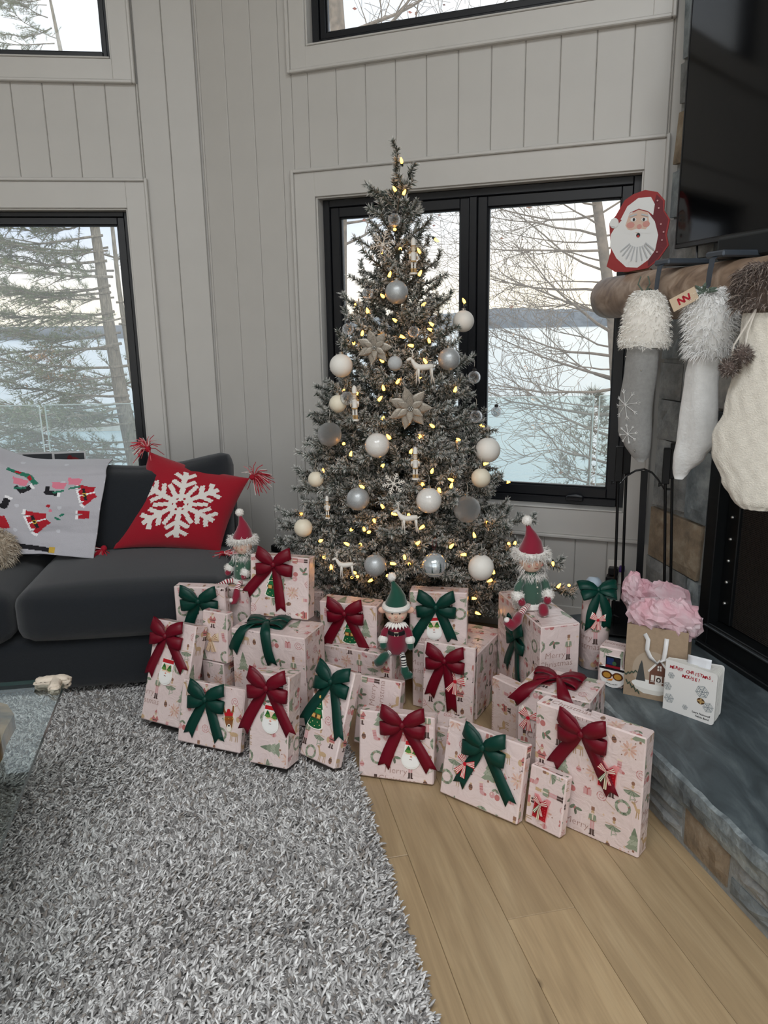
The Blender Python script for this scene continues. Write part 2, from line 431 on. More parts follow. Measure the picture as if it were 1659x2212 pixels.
# ---- rest of the shell, behind and beside the camera
W_rear = Wall(room(-4.0, 0), AV, AX); W_side = Wall(room(0, -4.0), AX, AV); W_right = Wall(room(0, 1.98), -AX, -AV)
H_R = [(-3.7, -1.3, .08, 2.5), (-1.1, 1.6, .08, 2.5), (-3.7, -1.3, 2.8, 4.0), (-1.1, 1.6, 2.8, 4.0)]
H_S = [(-3.2, -.4, .6, 2.5)]
tag(slab('wall_rear', W_rear, -4.0, 2.1, 0, ZC, -.15, 0, H_R, M_wall), 'white wall with big windows behind the viewer')
tag(slab('wall_side', W_side, -4.15, 4.7, 0, ZC, -.15, 0, H_S, M_wall), 'white side wall to the left of the sofa')
tag(slab('wall_right', W_right, -3.4, 4.15, 0, ZC, -.15, 0, [], M_wall), 'white wall that the chimney stands against')
for k, h in enumerate(H_R): window(W_rear, h, [(h[0], (h[0]+h[1])/2-.02), ((h[0]+h[1])/2+.02, h[1])], .04, .05, ['black framed glass door on the left behind the viewer', 'black framed glass door on the right behind the viewer', 'black framed high window on the left behind the viewer', 'black framed high window on the right behind the viewer'][k])
window(W_side, H_S[0], [(-3.2, -1.82), (-1.78, -.4)], .04, .05, 'black framed window in the side wall')
mb = MB()
def cb(u0, u1, v0, v1): mb.box(room((u0+u1)/2, (v0+v1)/2, ZC+.06), ((v1-v0)/2, (u1-u0)/2, .06), AV, AX, (0,0,1))
cb(-4.4, -1.9, -4.3, 2.3); cb(.1, 5.6, -4.3, 2.3); cb(-1.9, .1, -4.3, -2.3); cb(-1.9, .1, -.7, -.3); cb(-1.9, .1, 1.3, 2.3)      # openings for the two added roof lamps
tag(mb.build('ceiling', M_ceil), 'white ceiling with two openings for added lamps', kind='structure')

# ---- floor boards
def wood_mat():
    m, nt, b = nmat('oak_boards'); N, L = nt.nodes, nt.links
    tc = N.new('ShaderNodeTexCoord'); oi = N.new('ShaderNodeObjectInfo')
    ad = N.new('ShaderNodeVectorMath'); ad.operation = 'ADD'
    cb = N.new('ShaderNodeCombineXYZ'); mu = N.new('ShaderNodeMath'); mu.operation = 'MULTIPLY'; mu.inputs[1].default_value = 37.0
    L.new(oi.outputs['Random'], mu.inputs[0]); L.new(mu.outputs[0], cb.inputs[0]); L.new(mu.outputs[0], cb.inputs[1])
    L.new(tc.outputs['Object'], ad.inputs[0]); L.new(cb.outputs[0], ad.inputs[1])
    mp = N.new('ShaderNodeMapping'); mp.inputs['Scale'].default_value = (9, 1.1, 9); L.new(ad.outputs[0], mp.inputs[0])
    n1 = N.new('ShaderNodeTexNoise'); n1.inputs['Scale'].default_value = 1.5; n1.inputs['Detail'].default_value = 6; n1.inputs['Distortion'].default_value = 1.2; L.new(mp.outputs[0], n1.inputs['Vector'])
    mp2 = N.new('ShaderNodeMapping'); mp2.inputs['Scale'].default_value = (160, 7, 160); L.new(ad.outputs[0], mp2.inputs[0])
    n2 = N.new('ShaderNodeTexNoise'); n2.inputs['Scale'].default_value = 1.0; n2.inputs['Detail'].default_value = 3; L.new(mp2.outputs[0], n2.inputs['Vector'])
    r1 = N.new('ShaderNodeValToRGB'); L.new(n1.outputs['Fac'], r1.inputs[0])
    r1.color_ramp.elements[0].position = .25; r1.color_ramp.elements[0].color = srgb(158, 134, 102)
    r1.color_ramp.elements[1].position = .75; r1.color_ramp.elements[1].color = srgb(194, 170, 134)
    e = r1.color_ramp.elements.new(.5); e.color = srgb(178, 153, 118)
    r2 = N.new('ShaderNodeValToRGB'); L.new(n2.outputs['Fac'], r2.inputs[0])
    r2.color_ramp.elements[0].position = .3; r2.color_ramp.elements[0].color = (.78,.78,.78,1); r2.color_ramp.elements[1].position = .6; r2.color_ramp.elements[1].color = (1,1,1,1)
    mx = N.new('ShaderNodeMix'); mx.data_type = 'RGBA'; mx.blend_type = 'MULTIPLY'; mx.inputs[0].default_value = .5; L.new(r1.outputs[0], mx.inputs[6]); L.new(r2.outputs[0], mx.inputs[7])
    hs = N.new('ShaderNodeHueSaturation'); mr = N.new('ShaderNodeMapRange'); mr.inputs[3].default_value = .84; mr.inputs[4].default_value = 1.1
    L.new(oi.outputs['Random'], mr.inputs[0]); L.new(mr.outputs[0], hs.inputs['Value']); L.new(mx.outputs[2], hs.inputs['Color']); L.new(hs.outputs[0], b.inputs['Base Color'])
    # small dark knots
    vo = N.new('ShaderNodeTexVoronoi'); vo.inputs['Scale'].default_value = 2.3; mp3 = N.new('ShaderNodeMapping'); mp3.inputs['Scale'].default_value = (1.6, 1, 1); L.new(ad.outputs[0], mp3.inputs[0]); L.new(mp3.outputs[0], vo.inputs['Vector'])
    kr = N.new('ShaderNodeValToRGB'); kr.color_ramp.elements[0].position = .012; kr.color_ramp.elements[0].color = (.12,.09,.07,1); kr.color_ramp.elements[1].position = .045; kr.color_ramp.elements[1].color = (1,1,1,1); L.new(vo.outputs['Distance'], kr.inputs[0])
    m3 = N.new('ShaderNodeMix'); m3.data_type = 'RGBA'; m3.blend_type = 'MULTIPLY'; m3.inputs[0].default_value = .8; L.new(hs.outputs[0], m3.inputs[6]); L.new(kr.outputs[0], m3.inputs[7]); L.new(m3.outputs[2], b.inputs['Base Color'])
    b.inputs['Roughness'].default_value = .42
    bp = N.new('ShaderNodeBump'); bp.inputs['Strength'].default_value = .12; bp.inputs['Distance'].default_value = .004; L.new(n2.outputs['Fac'], bp.inputs['Height']); L.new(bp.outputs[0], b.inputs['Normal'])
    return m
M_wood = wood_mat()
mb = MB(); mb.box(room(.6, -1.0, -.05), (3.3, 5.0, .034), AV, AX, (0,0,1))
floor = tag(mb.build('floor', mat('subfloor', (90, 74, 54), .8)), 'wide pale oak floor boards', kind='structure')
PW = .1835; V0 = .624
pl_cache = {}
rr = random.Random(3)
for k in range(-27, 8):
    v0 = V0+k*PW
    if k == 0: cuts = [-4.1, -2.3, -.55, 1.530, 3.4, 5.4]
    else:
        u = -4.1-rr.random()*1.5; cuts = []
        while u < 5.3: cuts.append(max(u, -4.2)); u += 1.55+rr.random()*.75
        cuts.append(5.4)
        if k in (-1, 1, 2): cuts = [-4.1, -2.9+.3*k, .05+.15*k, 2.9+.2*k, 5.4]   # no joints where the photograph shows none
    for i in range(len(cuts)-1):
        ln = round(cuts[i+1]-cuts[i], 2); key = ln
        if key < .05: continue
        if key not in pl_cache:
            mb = MB(); mb.box((0,0,0), (PW/2-.0004, ln/2-.0004, .008), bev=.0014); pl_cache[key] = mb.mesh('plank', M_wood)
        o = obj('plank', pl_cache[key], floor); o.matrix_basis = frame(room((cuts[i]+cuts[i+1])/2, v0+PW/2, -.008), AV, AX, Vector((0,0,1)))

# ---- chimney of rough ashlar, hearth and firebox
def stone_mat(name, cols, mortar=False):
    m, nt, b = nmat(name); N, L = nt.nodes, nt.links
    tc = N.new('ShaderNodeTexCoord'); oi = N.new('ShaderNodeObjectInfo')
    cb = N.new('ShaderNodeCombineXYZ'); mu = N.new('ShaderNodeMath'); mu.operation = 'MULTIPLY'; mu.inputs[1].default_value = 23.0
    L.new(oi.outputs['Random'], mu.inputs[0]); L.new(mu.outputs[0], cb.inputs[0]); L.new(mu.outputs[0], cb.inputs[2])
    ad = N.new('ShaderNodeVectorMath'); ad.operation = 'ADD'; L.new(tc.outputs['Object'], ad.inputs[0]); L.new(cb.outputs[0], ad.inputs[1])
    n1 = N.new('ShaderNodeTexNoise'); n1.inputs['Scale'].default_value = 9; n1.inputs['Detail'].default_value = 8; n1.inputs['Roughness'].default_value = .65; L.new(ad.outputs[0], n1.inputs['Vector'])
    r = N.new('ShaderNodeValToRGB'); L.new(n1.outputs['Fac'], r.inputs[0]); cr = r.color_ramp
    cr.elements[0].position = .3; cr.elements[0].color = srgb(*cols[0]); cr.elements[1].position = .72; cr.elements[1].color = srgb(*cols[2])
    e = cr.elements.new(.5); e.color = srgb(*cols[1])
    hs = N.new('ShaderNodeHueSaturation'); mr = N.new('ShaderNodeMapRange'); mr.inputs[3].default_value = .75; mr.inputs[4].default_value = 1.25
    L.new(oi.outputs['Random'], mr.inputs[0]); L.new(mr.outputs[0], hs.inputs['Value']); L.new(r.outputs[0], hs.inputs['Color']); L.new(hs.outputs[0], b.inputs['Base Color'])
    b.inputs['Roughness'].default_value = .8
    n2 = N.new('ShaderNodeTexNoise'); n2.inputs['Scale'].default_value = 60; n2.inputs['Detail'].default_value = 5; L.new(ad.outputs[0], n2.inputs['Vector'])
    bp = N.new('ShaderNodeBump'); bp.inputs['Strength'].default_value = .5; bp.inputs['Distance'].default_value = .008; L.new(n2.outputs['Fac'], bp.inputs['Height']); L.new(bp.outputs[0], b.inputs['Normal'])
    return m
M_st = [stone_mat('grey_granite', ((104, 107, 107), (148, 150, 149), (190, 191, 187))), stone_mat('brown_granite', ((108, 97, 82), (150, 132, 110), (184, 172, 150))), stone_mat('blue_slate', ((88, 95, 98), (128, 135, 137), (170, 177, 177)))]
M_mortar = mat('mortar', (146, 148, 146), .9, var=.12, scale=50, bump=.4, bscale=120)
def stone(parent, W, a0, a1, z0, z1, d, m, seed):
    rs = random.Random(seed); gap = .007; a0 += gap; a1 -= gap; z0 += gap; z1 -= gap
    w, h = a1-a0, z1-z0; nx = max(3, min(7, int(w/.035))); nz = max(3, min(6, int(h/.035)))
    ca, cz = (a0+a1)/2, (z0+z1)/2; mb = MB(); cj = [(rs.uniform(-.012, .012), rs.uniform(-.012, .012)) for _ in range(4)]
    def fn(i, j, dep, shrink):
        x, y = i-.5, j-.5
        k = ((1-i)*(1-j), i*(1-j), i*j, (1-i)*j); jx = sum(k[q]*cj[q][0] for q in range(4)); jy = sum(k[q]*cj[q][1] for q in range(4))
        return Vector((x*w*shrink+jx, dep, y*h*shrink+jy))
    def front(i, j):
        ed = min(i, 1-i, j, 1-j)
        dep = d*(.45 if ed < .01 else 1.0)+(.010*fbm(i*w*22+seed, j*h*22, seed*.37) if ed > .01 else 0)
        return fn(i, j, dep, 1.0 if ed < .01 else .97)
    mb.grid(front, nx, nz)
    ring = [(i/nx, 0) for i in range(nx)]+[(1, j/nz) for j in range(nz)]+[(1-i/nx, 1) for i in range(nx)]+[(0, 1-j/nz) for j in range(nz)]
    b = len(mb.v); n = len(ring)
    for i, j in ring: mb.v.append(tuple(front(i, j)))
    for i, j in ring: mb.v.append(tuple(fn(i, j, -.03, 1.0)))
    for q in range(n): r_ = (q+1) % n; mb.face([b+q, b+r_, b+n+r_, b+n+q])
    o = mb.build('stone', m, parent); o.matrix_basis = frame(W.p(ca, cz, 0), W.e, W.n, Vector((0,0,1)))
    return o
INS = (-2.483, -1.25, .23, 1.137)     # firebox insert on the chimney face
mb = MB()
def cbx(a0, a1, z0, z1, d0, d1): mb.box(WC.p((a0+a1)/2, (z0+z1)/2, (d0+d1)/2), ((a1-a0)/2, (d1-d0)/2, (z1-z0)/2), WC.e, WC.n, (0,0,1))
cbx(-2.872, INS[0]+.004, 0, ZC-.01, -.195, -.012); cbx(INS[0]+.004, INS[1]-.004, INS[3]-.006, ZC-.01, -.195, -.012); cbx(INS[1]-.004, -.45, 0, ZC-.01, -.195, -.012); cbx(INS[0]+.004, INS[1]-.004, 0, .225, -.195, -.012)
chimney = tag(mb.build('chimney', M_mortar), 'grey rough stone chimney with recessed mortar', kind='structure')
rs = random.Random(11); rows = [.232, .47, .70, .985, 1.14, 1.30, 1.475, 1.68, 1.84, 2.02, 2.23, 2.40, 2.62, 2.85, 3.03, 3.26, 3.45, 3.7, 3.95, 4.28]
for r_ in range(len(rows)-1):
    z0, z1 = rows[r_], rows[r_+1]; a = -2.873
    first = True
    while a < -.5:
        w = rs.uniform(.17, .36)
        if first: w = [.29, .36, .25, .30, .16, .27, .2, .3][r_ % 8]; first = False
        b = a+w
        if b > -.62: b = -.45
        lo, hi = max(z0, 0), z1
        if z0 < INS[3]-.03 and b > INS[0] and a < INS[1]:
            if a < INS[0]-.04: b = INS[0]-.002
            elif b > INS[1]+.06 and a >= INS[0]-.04: a = INS[1]+.002
            else: a = b; continue
            if a >= b: continue
        mi = 1 if (r_ == 1 and b < -2.4) or rs.random() < .12 else (2 if rs.random() < .25 else 0)
        stone(chimney, WC, a, b, z0, z1, rs.uniform(.006, .02), M_st[mi], r_*31+int(a*100))
        a = b
M_slate = None
def slate_mat():
    m, nt, b = nmat('slate_slab'); N, L = nt.nodes, nt.links
    tc = N.new('ShaderNodeTexCoord'); mp = N.new('ShaderNodeMapping'); mp.inputs['Scale'].default_value = (7, 2.0, 9); L.new(tc.outputs['Object'], mp.inputs[0])
    n1 = N.new('ShaderNodeTexNoise'); n1.inputs['Scale'].default_value = 1.6; n1.inputs['Detail'].default_value = 9; n1.inputs['Roughness'].default_value = .62; n1.inputs['Distortion'].default_value = .8; L.new(mp.outputs[0], n1.inputs['Vector'])
    r = N.new('ShaderNodeValToRGB'); L.new(n1.outputs['Fac'], r.inputs[0]); cr = r.color_ramp
    cr.elements[0].position = .3; cr.elements[0].color = srgb(50, 57, 60); cr.elements[1].position = .74; cr.elements[1].color = srgb(112, 122, 124)
    e = cr.elements.new(.52); e.color = srgb(76, 85, 89)
    L.new(r.outputs[0], b.inputs['Base Color']); b.inputs['Roughness'].default_value = .5
    n2 = N.new('ShaderNodeTexNoise'); n2.inputs['Scale'].default_value = 30; n2.inputs['Detail'].default_value = 6; L.new(mp.outputs[0], n2.inputs['Vector'])
    bp = N.new('ShaderNodeBump'); bp.inputs['Strength'].default_value = .35; bp.inputs['Distance'].default_value = .006; L.new(n1.outputs['Fac'], bp.inputs['Height']); L.new(bp.outputs[0], b.inputs['Normal'])
    return m
M_slate = slate_mat(); M_edge = stone_mat('slate_split_edge', ((62, 68, 72), (112, 120, 122), (168, 176, 176)))
HZ = .23
hearth = tag(empty('hearth', room(1.0, 1.45, 0)), 'raised slate hearth on a low stone base along the fireplace', 'hearth', kind='structure')
def hearth_slab():
    mb = MB(); U0, U1 = -1.2, 2.868; n = 150; rsd = random.Random(5)
    prof = [(0.0, HZ), (-.012, HZ-.006), (-.016, HZ-.035), (-.010, HZ-.065), (-.002, HZ-.088)]   # rough split front edge, outward is -v
    b = len(mb.v)
    for i in range(n+1):
        u = U0+(U1-U0)*i/n
        for k, (dv, z) in enumerate(prof):
            j = .006*fbm(u*14, k*.9, 3)+.003*fbm(u*60, k*2.1, 9)
            mb.v.append(tuple(room(u, 1.190+dv+j, z+(.003*fbm(u*18, k, 5) if k else 0))))
        mb.v.append(tuple(room(u, CH_V+.02, HZ))); mb.v.append(tuple(room(u, CH_V+.02, HZ-.088)))
    m_ = len(prof)+2
    for i in range(n):
        a, c = b+i*m_, b+(i+1)*m_
        for k in range(len(prof)-1): mb.face([a+k, a+k+1, c+k+1, c+k], mi=1)
        mb.face([a, c, c+len(prof), a+len(prof)], mi=0); mb.face([a+len(prof)-1, a+len(prof)+1, c+len(prof)+1, c+len(prof)-1], mi=0)
    mb.face([b+n*m_+k for k in (0,1,2,3,4,6,5)], mi=1); mb.face([b+k for k in (5,6,4,3,2,1,0)], mi=1)
    o = build_in(mb, 'hearth_slab', [M_slate, M_edge], hearth)
    mb = MB(); mb.box(room(.82, 1.49, .07), (.28, 2.02, .0695), AV, AX, (0,0,1)); base = build_in(mb, 'hearth_base', M_mortar, hearth)
    Wh = Wall(room(0, 1.212), -AX, -AV); rsd = random.Random(8); a = -2.85
    while a < 1.0:
        w = rsd.uniform(.22, .5); zt = .136
        if rsd.random() < .55:
            zm = rsd.uniform(.062, .082); stone(base, Wh, a, a+w*.55, .010, zm, .012, M_st[rsd.choice([0,1,2])], int(a*97)+500); stone(base, Wh, a, a+w*.55, zm, zt, .012, M_st[rsd.choice([0,0,2])], int(a*97)+501)
            stone(base, Wh, a+w*.55, a+w, .012, zt, .013, M_st[rsd.choice([0,1,2])], int(a*97)+502)
        else:
            zm = rsd.uniform(.085, .1); stone(base, Wh, a, a+w, .010, zm, .012, M_st[rsd.choice([0,2,1])], int(a*97)+503); stone(base, Wh, a-.03, a+w-.03, zm, zt, .010, M_st[0], int(a*97)+504)
        a += w
hearth_slab()
# ================================================================== OUTSIDE
def water_mat():
    m, nt, b = nmat('lake_water'); N, L = nt.nodes, nt.links
    b.inputs['Base Color'].default_value = srgb(170, 190, 196); b.inputs['Roughness'].default_value = .22; b.inputs['IOR'].default_value = 1.33
    b.inputs['Specular IOR Level'].default_value = .5
    tc = N.new('ShaderNodeTexCoord'); mp = N.new('ShaderNodeMapping'); mp.inputs['Scale'].default_value = (.25, .8, 1); L.new(tc.outputs['Object'], mp.inputs[0])
    nz = N.new('ShaderNodeTexNoise'); nz.inputs['Scale'].default_value = .9; nz.inputs['Detail'].default_value = 7; nz.inputs['Roughness'].default_value = .6; L.new(mp.outputs[0], nz.inputs['Vector'])
    bp = N.new('ShaderNodeBump'); bp.inputs['Strength'].default_value = .55; bp.inputs['Distance'].default_value = .35; L.new(nz.outputs['Fac'], bp.inputs['Height']); L.new(bp.outputs[0], b.inputs['Normal'])
    return m
mb = MB(); mb.add([(-4000, 25, -9), (4000, 25, -9), (4000, 5500, -9), (-4000, 5500, -9)], [(0,1,2,3)])
tag(mb.build('lake', water_mat()), 'pale rippled lake stretching to the far shore', 'lake', kind='stuff')
mb = MB(); rs = random.Random(2)
mb.grid(lambda i, j: (-60+120*i, 5.0+26*j, -.6-8.8*min(1, j*1.15)+.25*fbm(i*20, j*6, 1)), 40, 12)
tag(mb.build('ground', mat('leaf_littered_bank', (104, 92, 74), .95, var=.4, scale=1.4, bump=.5, bscale=9), smooth=True), 'brown bank falling to the lake', kind='structure')
mb = MB(); mb.box((-.6, 5.5, -.34), (6.5, 1.9, .05)); tag(mb.build('deck', mat('grey_deck', (120, 118, 114), .8, var=.2, scale=3, stretch=(1, 12, 1))), 'grey deck outside the windows', kind='structure')
# far wooded shore
def shore():
    pts = [(-1500, 1000, 17), (-900, 1050, 18), (-330, 1150, 19), (-150, 1350, 20), (120, 2100, 42), (420, 2500, 60), (700, 2600, 62), (1100, 2500, 58), (2200, 2300, 60)]
    mb = MB(); n = 420; b = 0; rs = random.Random(4)
    def at(t):
        t *= len(pts)-1; k = min(int(t), len(pts)-2); f = t-k; f2 = f
        return [pts[k][q]*(1-f2)+pts[k+1][q]*f2 for q in range(3)]
    for i in range(n+1):
        x, y, h = at(i/n); h *= 1+.16*fbm(i*.021, 3, 1)+.05*fbm(i*.6, 1, 2)+.06*(rs.random()-.5)
        for k, (dy, fz) in enumerate(((0, 0.), (h*.25, .3), (h*1.2, .75), (h*3, 1.0), (h*9, 1.0))): mb.v.append((x, y+dy, -9.2+h*fz*(1+.1*fbm(i*.9, k*3, 5))))
    for i in range(n):
        for k in range(4): a = i*5+k; mb.face([a, a+5, a+6, a+1])
    tag(mb.build('far_shore', mat('haze_tinted_forest', (112, 117, 122), .95, var=.3, scale=.05, detail=6)), 'low blue grey wooded hills on the far shore of the lake', 'hill')  # distance haze is put into the blue grey forest colour
shore()
# glass railing of the deck
M_rail = glass_mat('railing_glass', (.90, .955, .95, 1), refl=.8, glare_veil=.06); M_redge = mat('polished_glass_edge', (214, 232, 228), .3); M_clamp = mat('steel_clamp', (150, 152, 152), .3, metal=.9)
rail = tag(empty('glass_railing', (0, 7, -.3)), 'frameless clear glass panel railing on the deck outside', 'railing')
def panel(x0, x1, y):
    mb = MB(); mb.box(((x0+x1)/2, y, .275), ((x1-x0)/2, .006, .53)); p = build_in(mb, 'glass_panel', M_rail, rail)
    mb = MB(); mb.box(((x0+x1)/2, y, .808), ((x1-x0)/2, .007, .004)); mb.box((x0-.004, y, .275), (.004, .007, .53)); mb.box((x1+.004, y, .275), (.004, .007, .53)); mb.build('polished_edge', M_redge, p)
    for x in (x0+.2, x1-.2):
        mb = MB(); mb.box((x, y, -.25), (.025, .03, .06), bev=.006); mb.build('clamp', M_clamp, p)
for x0 in (-6.84, -5.58, -4.32, -3.06, -1.80, -.54, .72, 1.98, 3.24): panel(x0, x0+1.2, 7.0)

# ---- trees and shrubs on the bank
M_bark_p = mat('pine_bark', (156, 146, 128), .95, var=.35, scale=14, stretch=(3, 3, .6), bump=.6, bscale=25)
M_bark_g = mat('grey_bark', (154, 138, 120), .95, var=.3, scale=10, bump=.4, bscale=30)
M_needle = vcol('pine_needles', .8); M_leaf = vcol('dry_leaves', .8)
def tuft(mb, c, d, n, ln, wd, col, rs, spread=1.0):
    d = Vector(d)
    for _ in range(n):
        v = Vector((rs.gauss(0,1), rs.gauss(0,1), rs.gauss(0,1)))*spread*.55+d; v.normalize()
        u = v.cross(Vector((rs.gauss(0,1), rs.gauss(0,1), rs.gauss(0,1)))).normalized()*wd
        e = Vector(c)+v*ln*rs.uniform(.7, 1.2); k = rs.uniform(.75, 1.25)
        mb.add([Vector(c)-u, Vector(c)+u, e], [(0,1,2)], (col[0]*k, col[1]*k, col[2]*k, 1))
def pine_branch_mesh(seed, L=2.4):
    rs = random.Random(seed); mb = MB(); nb = MB()
    pts = [Vector((L*t, .12*math.sin(t*3+seed), .28*t*t-.10*math.sin(t*PI)*1.2+.04*rs.gauss(0,1)*t)) for t in [i/9 for i in range(10)]]
    mb.tube(pts, [.020*(1-t/9*.85) for t in range(10)], 5)
    g = srgb(142, 150, 110)
    for k in range(36):
        t = rs.uniform(.08, 1.0); i = min(8, int(t*9)); p = pts[i].lerp(pts[i+1], t*9-i)
        sd = rs.choice((-1, 1)); ln = rs.uniform(.3, .75)*(1.15-.5*t)
        d = Vector((rs.uniform(.3, .9), sd*rs.uniform(.3, 1.0), rs.uniform(-.25, .25))).normalized()
        q = [p+d*ln*s+Vector((0,0,-.05*s*s)) for s in (0, .5, 1)]
        mb.tube(q, [.010, .007, .003], 4, cap=False)
        for s in (.3, .5, .7, .85, 1.0):
            tuft(nb, p+d*ln*s, d+Vector((0,0,.3)), 9, .12, .0038, g, rs, 1.1)
    return mb.mesh('branch', M_bark_p), nb.mesh('needles', M_needle)
def pine():
    t = tag(empty('pine_tree', (-4.45, 14, -6)), 'tall pine with long level boughs beyond the railing, left window', 'tree')
    path = [(-4.2, 14, -6), (-4.42, 14, -2.2), (-4.55, 14, -1.0), (-4.72, 14, .27), (-4.82, 14, 1.57), (-4.9, 14, 3.2), (-5.1, 14.1, 5.0), (-5.4, 14.2, 7.35)]
    mb = MB(); mb.tube(path, [.2, .19, .165, .125, .10, .08, .05, .01], 10); build_in(mb, 'trunk', M_bark_p, t, smooth=True)
    mb = MB(); mb.tube([(-4.45, 14.1, -.2), (-4.52, 14.05, .8), (-4.6, 14.05, 2.2), (-4.62, 14.05, 3.6)], [.05, .05, .04, .03], 6); build_in(mb, 'stem', M_bark_p, t, smooth=True)
    var = [pine_branch_mesh(s) for s in (1, 2, 3, 4)]; rs = random.Random(9)
    z = -2.0; i = 0
    while z < 7.2:
        f = (z+6)/13.4; x = -4.42-.3*max(0, (z+2)/5) if z < 3.2 else -4.9-.5*(z-3.2)/4.1
        ang = rs.choice([PI, PI, PI, PI*.93, PI*1.07, PI*.8, PI*1.2, PI*.9, PI*1.1, .2, 1.4, 4.6])+rs.uniform(-.25, .25)
        s = (1.25 if z < 3.6 else max(.25, 1.25-(z-3.6)*.27))*rs.uniform(.7, 1.1)
        bm, nm = var[i % 4]
        o = obj('branch', bm, t, (x+4.45, 0, z+6), (rs.uniform(-.2, .2), rs.uniform(-.16, .05), ang), s); obj('needles', nm, o); i += 1
        z += rs.uniform(.07, .17)
    rs = random.Random(12); mb = MB()
    for k in range(110):
        c = Vector((-5.75+rs.gauss(0, .22), 13.6+rs.gauss(0, .2), 1.02+rs.gauss(0, .09)-(.3 if k % 3 == 0 else 0))); tuft(mb, c, (0,0,.2), 9, .09, .006, srgb(196, 150, 84), rs, 1.2)
    o = build_in(mb, 'dead_needles', M_needle, t); tag(o, 'patch of orange dead needles')
pine()
def limb(mb, p, d, ln, r, lev, rs, tips):
    n = 6; pts = [Vector(p)]; rad = [r]; d = Vector(d).normalized(); q = Vector(p)
    for i in range(n):
        d = (d+Vector((rs.gauss(0, .13), rs.gauss(0, .13), rs.gauss(0, .11)+.05))).normalized(); q = q+d*ln/n; pts.append(q.copy()); rad.append(max(.003, r*(1-.8*(i+1)/n)))
        if lev > 0 and i >= 1:
            for _ in range(rs.choice((1, 2, 2)) if lev > 1 else rs.choice((1, 1, 2))):
                u = perp(d)[0]; u.rotate(Matrix.Rotation(rs.uniform(0, 2*PI), 3, d)); dd = (d*rs.uniform(.6, 1.0)+u*rs.uniform(.5, .95)); limb(mb, q, dd, ln*rs.uniform(.34, .62), max(.0034, rad[-1]*.55), lev-1, rs, tips)
    tips.append(q); mb.tube(pts, rad, 6 if lev > 1 else 4, cap=False)
def bare_tree(name, lab, path, rad, limbs, seed, leaves=0, lcol=(176, 96, 74), lev=2):
    t = tag(empty(name, path[0]), lab, 'tree'); rs = random.Random(seed)
    mb = MB(); mb.tube(path, rad, 10); build_in(mb, 'trunk', M_bark_g, t, smooth=True); tips = []
    for (p, d, ln, r) in limbs:
        mb = MB(); limb(mb, p, d, ln, r, lev, rs, tips); build_in(mb, 'bough', M_bark_g, t)
    if leaves:
        mb = MB()
        for k in range(leaves):
            c = rs.choice(tips)+Vector((rs.gauss(0, .12), rs.gauss(0, .12), rs.gauss(0, .1))); a = Vector((rs.gauss(0,1), rs.gauss(0,1), rs.gauss(0,1))).normalized(); u, w = perp(a); s = rs.uniform(.03, .06); k2 = rs.uniform(.8, 1.2); cc = srgb(*lcol)
            mb.add([c-u*s, c+w*s*.5, c+u*s, c-w*s*.5], [(0,1,2,3)], (cc[0]*k2, cc[1]*k2, cc[2]*k2, 1))
        o = build_in(mb, 'leaves', M_leaf, t); o['kind'] = 'stuff'
    return t
rs = random.Random(21)
P1 = [(3.75, 12, -6), (3.74, 12, -1.5), (3.66, 12, .38), (3.54, 12, 1.43), (3.36, 12, 2.37), (3.2, 12, 3.2), (2.9, 12, 5.2), (2.7, 12, 6.8)]
lb = []
for z, ln in ((-1.1, 1.3), (-.75, 2.0), (-.3, 2.2), (.05, 2.4), (.45, 2.3), (.62, 2.3), (.95, 2.0), (1.3, 2.0), (1.55, 2.1), (1.9, 2.1), (2.2, 2.2), (2.5, 2.3), (2.7, 2.0), (3.0, 2.2), (3.4, 2.4), (4.0, 2.4)):
    x = 3.72 if z < -1 else 3.68-.06*(z+1) if z < 1.4 else 3.54-.19*(z-1.43)
    lb.append(((x, 12, z), (-1, rs.uniform(-.5, .5), rs.uniform(.0, .35)), ln, .026 if z < 2 else .022))
    lb.append(((x, 12, z+.13), (-1, rs.uniform(-.9, .9), rs.uniform(-.1, .5)), ln*.8, .016))
    if z > 1: lb.append(((x, 12, z), (1, rs.uniform(-.6, .6), .4), 1.6, .018))
bare_tree('bare_tree', 'leafless tree spreading over the lake, right window', P1, [.15, .12, .10, .09, .08, .07, .05, .015], lb, 33, leaves=40, lcol=(178, 128, 96))
P2 = [(-.95, 15, -6), (-.82, 15, 1.0), (-.74, 15, 3.4), (-.66, 15, 6.3), (-.70, 15, 7.2), (-.6, 15, 9)]
lb = [((-.77, 15, 2.6), (-.5, .2, .6), 1.6, .03), ((-.75, 15, 2.9), (1, .1, .25), 1.6, .03), ((-.74, 15, 3.3), (1, -.2, .1), 1.3, .03), ((-.72, 15, 3.6), (-.8, -.2, .2), 1.4, .03), ((-.7, 15, 4.4), (1, .1, .35), 2.6, .05),
      ((-.68, 15, 5.6), (1, -.1, .55), 2.0, .05), ((-.66, 15, 6.2), (-.6, .1, .5), 1.5, .04), ((-.66, 15, 6.4), (.9, .2, .3), 2.2, .045), ((-.8, 15, 1.7), (-.7, .1, .3), 1.2, .02), ((-.68, 15, 7.0), (.3, .2, 1), 1.6, .04), ((-.68, 15, 5.2), (1.0, .1, .25), 3.6, .055)]
bare_tree('oak_tree', 'grey trunk with a few rust red leaves left of the tree top', P2, [.2, .17, .15, .14, .13, .08], lb, 35, leaves=170, lcol=(190, 112, 90))
